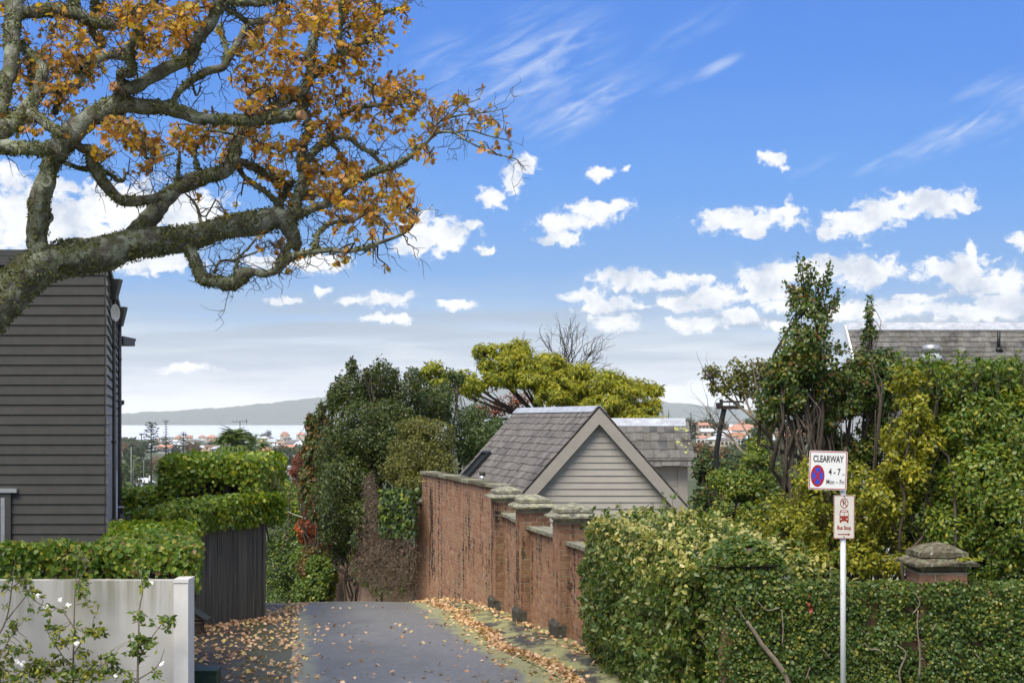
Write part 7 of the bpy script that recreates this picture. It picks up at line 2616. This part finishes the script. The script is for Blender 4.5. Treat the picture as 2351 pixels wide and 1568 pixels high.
# rooftop units on the flat building
for i, xx in enumerate((618, 638)):
    Yu = solve_Y(636, 1092)
    c = W(xx, 1072, Yu + 8)
    mb = MB()
    mb.bounds((c[0] - 1.1, Yu + 5, c[2] - .9), (c[0] + 1.1, Yu + 9, c[2] + .5))
    props(mb.build('rooftop_unit', M['fdark']), ('left' if i == 0 else 'right') + ' dark ventilation unit on the flat white roof', 'roof unit', 'rooftop units on the flat building')


# smaller houses between the named ones
rng = np.random.default_rng(160)
WN = {'cream': 'cream', 'salmon': 'salmon', 'fwhite': 'white', 'fgrey': 'grey'}
RN = {'terra': 'orange', 'pinkroof': 'faded pink', 'greyroof': 'dark grey', 'paleroof': 'pale'}
seen_labels = set()
EX = [(rng.uniform(280, 540), rng.uniform(1013, 1044)) for _ in range(18)] + [(rng.uniform(585, 695), rng.uniform(1012, 1040)) for _ in range(12)] + [(rng.uniform(1600, 1850), rng.uniform(985, 1030)) for _ in range(16)]
for px, pb in EX:
    Y = solve_Y(px, pb)
    wpx, hpx = rng.uniform(10, 16) * F / Y, rng.uniform(2.8, 5.2) * F / Y
    wl, rf_ = ('cream', 'salmon', 'fwhite', 'fwhite', 'fgrey')[int(rng.integers(0, 5))], ('terra', 'pinkroof', 'greyroof', 'paleroof', 'greyroof', 'paleroof', 'paleroof')[int(rng.integers(0, 7))]
    near = min(HF, key=lambda h: math.hypot((h[1] + h[2]) / 2 - px, 1.5 * (h[5] - pb)))
    hx, hy = (near[1] + near[2]) / 2, near[5]
    rel = ('left of the ' if px < hx else 'right of the ') if abs(px - hx) > 1.2 * abs(hy - pb) else ('behind the ' if pb < hy else 'below the ')
    lab = WN[wl] + ' house with ' + RN[rf_] + ' roof ' + rel + ' '.join(near[0].split()[:7])
    if lab in seen_labels or math.hypot(px - hx, pb - hy) < 7:
        continue
    seen_labels.add(lab)
    house_far('far_house', lab, 'house', px - wpx / 2, px + wpx / 2, pb - hpx * 1.6, pb - hpx, pb, Y, M[wl], M[rf_], ('hip', 'gable')[int(rng.integers(0, 2))], 3, 1, (), rng.uniform(-15, 15))


def far_tree(label, px, pt, pb, hw, Y, mat, seed, n=420, group='trees scattered through the suburb', name='far_tree', flatness=1.0):
    rng = np.random.default_rng(seed)
    k = Y / F
    cx_ = W(px, (pt + pb) / 2, Y)
    g = zt(cx_[0], Y)
    cl = []
    for i in range(7):
        cl.append((px + rng.uniform(-.55, .55) * hw, pt + (pb - pt) * rng.uniform(.3, .75), Y + rng.uniform(-.4, .4) * hw * k, hw * rng.uniform(.4, .62), (pb - pt) * rng.uniform(.22, .36)))
    P, N = fill(CL(cl), n, seed, .5, None, .12, .25)
    t = thing(name, label, 'tree', (cx_[0], Y, g), group)
    mb = MB()
    mb.tube([(cx_[0], Y, g - .5), (cx_[0], Y, EYE - (pt * .4 + pb * .6 - HY) * k)], [hw * k * .09, hw * k * .05], 5)
    mb.build('trunk', M['twig'], t)
    leaf_obj('crown', P, N, max(.3, hw * k * .3), DIAM, M[mat], t, seed + 1, tilt=.7)
    return t


FT = [('hazy broad tree at the shore end of the suburb nearest the charcoal house', 296, 1002, 1026, 26, 900, 'far_tree', 700), ('dark spreading tree behind the pale flagpole', 312, 1022, 1064, 28, 520, 'far_dark', 1100), ('dark round tree above the white villa', 300, 1062, 1100, 28, 440, 'far_dark', 1100), ('second dark round tree tucked behind the white villa', 334, 1068, 1100, 16, 450, 'far_dark', 500),
      ('brown leafed tree crown just over the square hedge', 446, 1020, 1040, 24, 700, 'far_brown', 600), ('round shore tree right above the palm fronds', 568, 989, 1006, 12, 1200, 'far_dark', 400), ('left tree of the pair of round shore trees', 604, 992, 1006, 11, 1200, 'far_dark', 350), ('tallest tree of the pair of round shore trees', 615, 986, 1006, 9, 1200, 'far_dark', 350),
      ('dark conical tree in front of the salmon house', 592, 1034, 1068, 15, 560, 'far_dark', 600), ('autumn brown bush below the salmon house', 622, 1060, 1074, 20, 500, 'far_brown', 400), ('small green tree before the brown brick house', 624, 1046, 1060, 7, 540, 'far_tree', 250), ('purple brown tree under the tinted climber', 690, 1035, 1062, 20, 560, 'far_brown', 500)]
for i, (lab, px, pt_, pb, hw, Y, mt, n) in enumerate(FT):
    far_tree(lab, px, pt_, pb, hw, solve_Y(px, pb) - 15, mt, 300 + i * 3, n, None)
rng = np.random.default_rng(140)
glab = {'far_tree': 'mid green tree among the hazy suburb roofs', 'far_dark': 'dark green tree among the hazy suburb roofs', 'far_brown': 'bare brown tree among the hazy suburb roofs'}
BELT, WD = [], []
for i in range(34):
    BELT.append((rng.uniform(580, 700), rng.uniform(1012, 1030), 1, rng.uniform(700, 950)))
for i in range(16):
    BELT.append((rng.uniform(276, 470), rng.uniform(1020, 1060), 1, rng.uniform(480, 760)))
for i in range(20):
    BELT.append((rng.uniform(276, 520), rng.uniform(1006, 1016), 1, rng.uniform(1000, 1500)))
for i in range(10):
    BELT.append((rng.uniform(600, 690), rng.uniform(1080, 1110), 1, rng.uniform(250, 400)))
for i in range(8):
    BELT.append((rng.uniform(276, 350), rng.uniform(1085, 1130), 1, rng.uniform(280, 420)))
for i in range(14):
    BELT.append((rng.uniform(1576, 1660), rng.uniform(955, 968), 2, rng.uniform(900, 1100)))
for i in range(30):
    BELT.append((rng.uniform(1540, 1860), rng.uniform(972, 1015), 2, rng.uniform(480, 900)))
for i in range(16):
    BELT.append((rng.uniform(1640, 1800), rng.uniform(1015, 1050), 2, rng.uniform(300, 480)))
for i in range(12):
    BELT.append((rng.uniform(1690, 1860), rng.uniform(956, 970), 2, rng.uniform(900, 1150)))
for i, (px, pt_, _, Y) in enumerate(BELT):
    mt = ('far_tree', 'far_dark', 'far_dark', 'far_tree', 'far_brown')[int(rng.integers(0, 5))] if i % 7 else 'far_dark'
    hpx = rng.uniform(6, 11) * F / Y
    g_py = HY + (EYE - zt((px - CX) * Y / F, Y)) * F / Y
    top_ = max(pt_, g_py - hpx * 1.3)
    near = min(HF, key=lambda h: math.hypot((h[1] + h[2]) / 2 - px, 1.5 * ((h[3] + h[5]) / 2 - (top_ + g_py) / 2)))
    hx, hy = (near[1] + near[2]) / 2, (near[3] + near[5]) / 2
    rel = ('left of the ' if px < hx else 'right of the ') if abs(px - hx) > 1.2 * abs(hy - (top_ + g_py) / 2) else ('above the ' if (top_ + g_py) / 2 < hy else 'below the ')
    lab = ('small ' if hpx * .55 < 7 else 'broad ') + {'far_tree': 'green', 'far_dark': 'dark', 'far_brown': 'brown'}[mt] + ' tree ' + rel + ' '.join(near[0].split()[:10])
    if lab in seen_labels:
        cl = [(px + rng.uniform(-.5, .5) * hpx * .55, top_ + (max(g_py, top_ + hpx * .7) - top_) * rng.uniform(.3, .7), Y, hpx * .3, (g_py - top_ + hpx * .3) * .28) for _ in range(6)]
        WD.append(fill(CL(cl), 260, 900 + i, .5, None, .12, .25) + (max(.3, hpx * .55 * Y / F * .3), mt))
        continue
    seen_labels.add(lab)
    far_tree(lab, px, top_, max(g_py, top_ + hpx * .7), hpx * .55, Y, mt, 400 + i * 3, 260, 'trees among the suburb roofs')
# the trees that nothing tells apart make up the woods between the roofs
for mt in ('far_tree', 'far_dark', 'far_brown'):
    VV, TT, o_ = [], [], 0
    for P, N, s_, m_ in WD:
        if m_ == mt:
            V, T = leaf_arrays(P, N, s_, DIAM, rng, tilt=.7)
            VV.append(V)
            TT.append(T + o_)
            o_ += len(V)
    if VV:
        props(tri_mesh('woodland', np.vstack(VV), np.vstack(TT), M[mt]), {'far_tree': 'green', 'far_dark': 'dark', 'far_brown': 'brown'}[mt] + ' woodland massed between the far suburb roofs', kind='stuff')


def norfolk(label, px, Y, tiers, seed):
    """tiers: (survey height, half width)"""
    rng = np.random.default_rng(seed)
    k = Y / F
    x0 = (px - CX) * k
    g = zt(x0, Y)
    t = thing('norfolk_pine', label, 'pine tree', (x0, Y, g), 'norfolk pines above the suburb')
    mb = MB()
    zt_ = EYE - (tiers[0][0] - HY) * k
    mb.tube([(x0, Y, g - .5), (x0, Y, zt_)], [.45, .1], 6)
    mb.build('trunk', M['twig'], t)
    VV, TT, o_ = [], [], 0
    for (py, hw) in tiers:
        z = EYE - (py - HY) * k
        nb_ = 9
        for j in range(nb_):
            a = 2 * math.pi * j / nb_ + rng.random()
            d_ = np.array((math.cos(a), math.sin(a), .16 + rng.normal() * .05))
            L_ = hw * k * rng.uniform(.8, 1.1)
            P = np.array([np.array((x0, Y, z)) + d_ * L_ * f_ for f_ in (0, .2, .4, .55, .7, .82)])
            V, T = leaf_arrays(P, np.tile((0, 0, 1), (6, 1)), L_ * .42, (DIAM[0] * np.array((.9, 1, 1)), DIAM[1]), rng, tilt=.35, jit=.2, along=np.tile(d_ * 3, (6, 1)))
            VV.append(V)
            TT.append(T + o_)
            o_ += len(V)
    tri_mesh('crown', np.vstack(VV), np.vstack(TT), M['pine'], t)['kind'] = 'stuff'


norfolk('flat topped norfolk pine, the widest of the three against the sea', 347, 520, [(972, 13), (977, 15), (982, 14), (987, 15), (992, 16), (998, 17), (1004, 18), (1010, 17), (1016, 18), (1023, 19), (1030, 20), (1038, 21)], 201)
norfolk('slim topped norfolk pine, tallest of the three against the sea', 381, 540, [(966, 6), (969, 7), (974, 5), (980, 5), (986, 6), (992, 6), (998, 7), (1004, 9), (1010, 13), (1015, 14), (1021, 15), (1028, 16), (1036, 16)], 202)
norfolk('short windswept norfolk pine right of the other two', 421, 620, [(992, 5), (996, 8), (1000, 10), (1006, 11), (1012, 13), (1018, 14), (1024, 14), (1030, 14)], 203)
norfolk('pointed norfolk pine on the ridge right of the slate wing', 1586, 640, [(946, 1), (951, 3), (956, 5), (961, 7), (966, 10), (972, 13), (978, 16), (985, 19), (992, 21), (1000, 22), (1007, 22)], 204)
norfolk('small pointed pine behind the end of the yellow tree', 1535, 900, [(940, 1), (945, 2), (950, 4), (955, 5), (960, 6), (966, 7), (972, 8)], 205)
# small palm by the shore
sp_ = thing('shore_palm', 'tiny palm silhouette left of the widest pine', 'palm', gnd(325, 900))
mb = MB()
mb.tube([gnd(325, 900), W(325, 997, 900)], [.35, .3], 6)
mb.build('trunk', M['twig'], sp_)
rng = np.random.default_rng(206)
dd = nrm(rng.normal(size=(34, 3)) + np.array((0, 0, .3)))
V, T = leaf_arrays(np.repeat(W(325, 997, 900)[None], 34, 0), np.tile((0, 0, 1), (34, 1)), 1.7, (BLADE[0] * np.array((3, 1, 2)), BLADE[1]), rng, tilt=.1, along=dd * 5)
tri_mesh('fronds', V, T, M['pine'], sp_)['kind'] = 'stuff'
# poles in the valley
fp = thing('flagpole', 'pale slender flagpole beside the dark spreading tree', 'flagpole', gnd(301, 430))
mb = MB()
mb.tube([gnd(301, 430), W(301, 1025, 430)], [.1, .06], 6)
mb.build('pole', M['paleroof'], fp)
sl_ = thing('street_lamp', 'double armed street lamp left of the square hedge block', 'street lamp', gnd(330, 430))
mb = MB()
pz = W(330, 1056, 430)
mb.tube([gnd(330, 430), pz], [.08, .06], 6)
mb.build('pole', M['fgrey'], sl_)
for s_ in (-1, 1):
    mb = MB()
    mb.tube(catmull([pz, W(330 + s_ * 6, 1051, 430), W(330 + s_ * 12, 1050, 430)], 3), .04, 5)
    mb.bounds(tuple(W(330 + s_ * 12, 1051, 430) - (.4, .2, .1)), tuple(W(330 + s_ * 12, 1051, 430) + (.4, .2, .15)))
    mb.build('lamp_arm', M['fgrey'], sl_)
sl_ = thing('street_lamp', 'single armed street lamp curving right beside the flagpole', 'street lamp', gnd(306, 440))
mb = MB()
mb.tube(catmull([gnd(306, 440), W(306, 1066, 440), W(309, 1057, 440), W(315, 1054, 440)], 4), .06, 6)
mb.build('pole', M['fgrey'], sl_)

# ------------------------------------------------------------------ the air
hm = bpy.data.materials.new('haze')
hm.use_nodes = True
hm.node_tree.nodes.clear()
hq = NT(hm.node_tree)
pv = hq.new('ShaderNodeVolumePrincipled')
pv.inputs['Color'].default_value = (.95, .97, 1.0, 1)
pv.inputs['Density'].default_value = HAZE
pv.inputs['Anisotropy'].default_value = 0.1
ho = hq.new('ShaderNodeOutputMaterial')
hq.l.new(pv.outputs[0], ho.inputs['Volume'])
mb = MB()
mb.bounds((-9200, -70, -40), (9200, 12200, 270))
hz_ = mb.build('haze', hm)
hz_['kind'] = 'stuff'
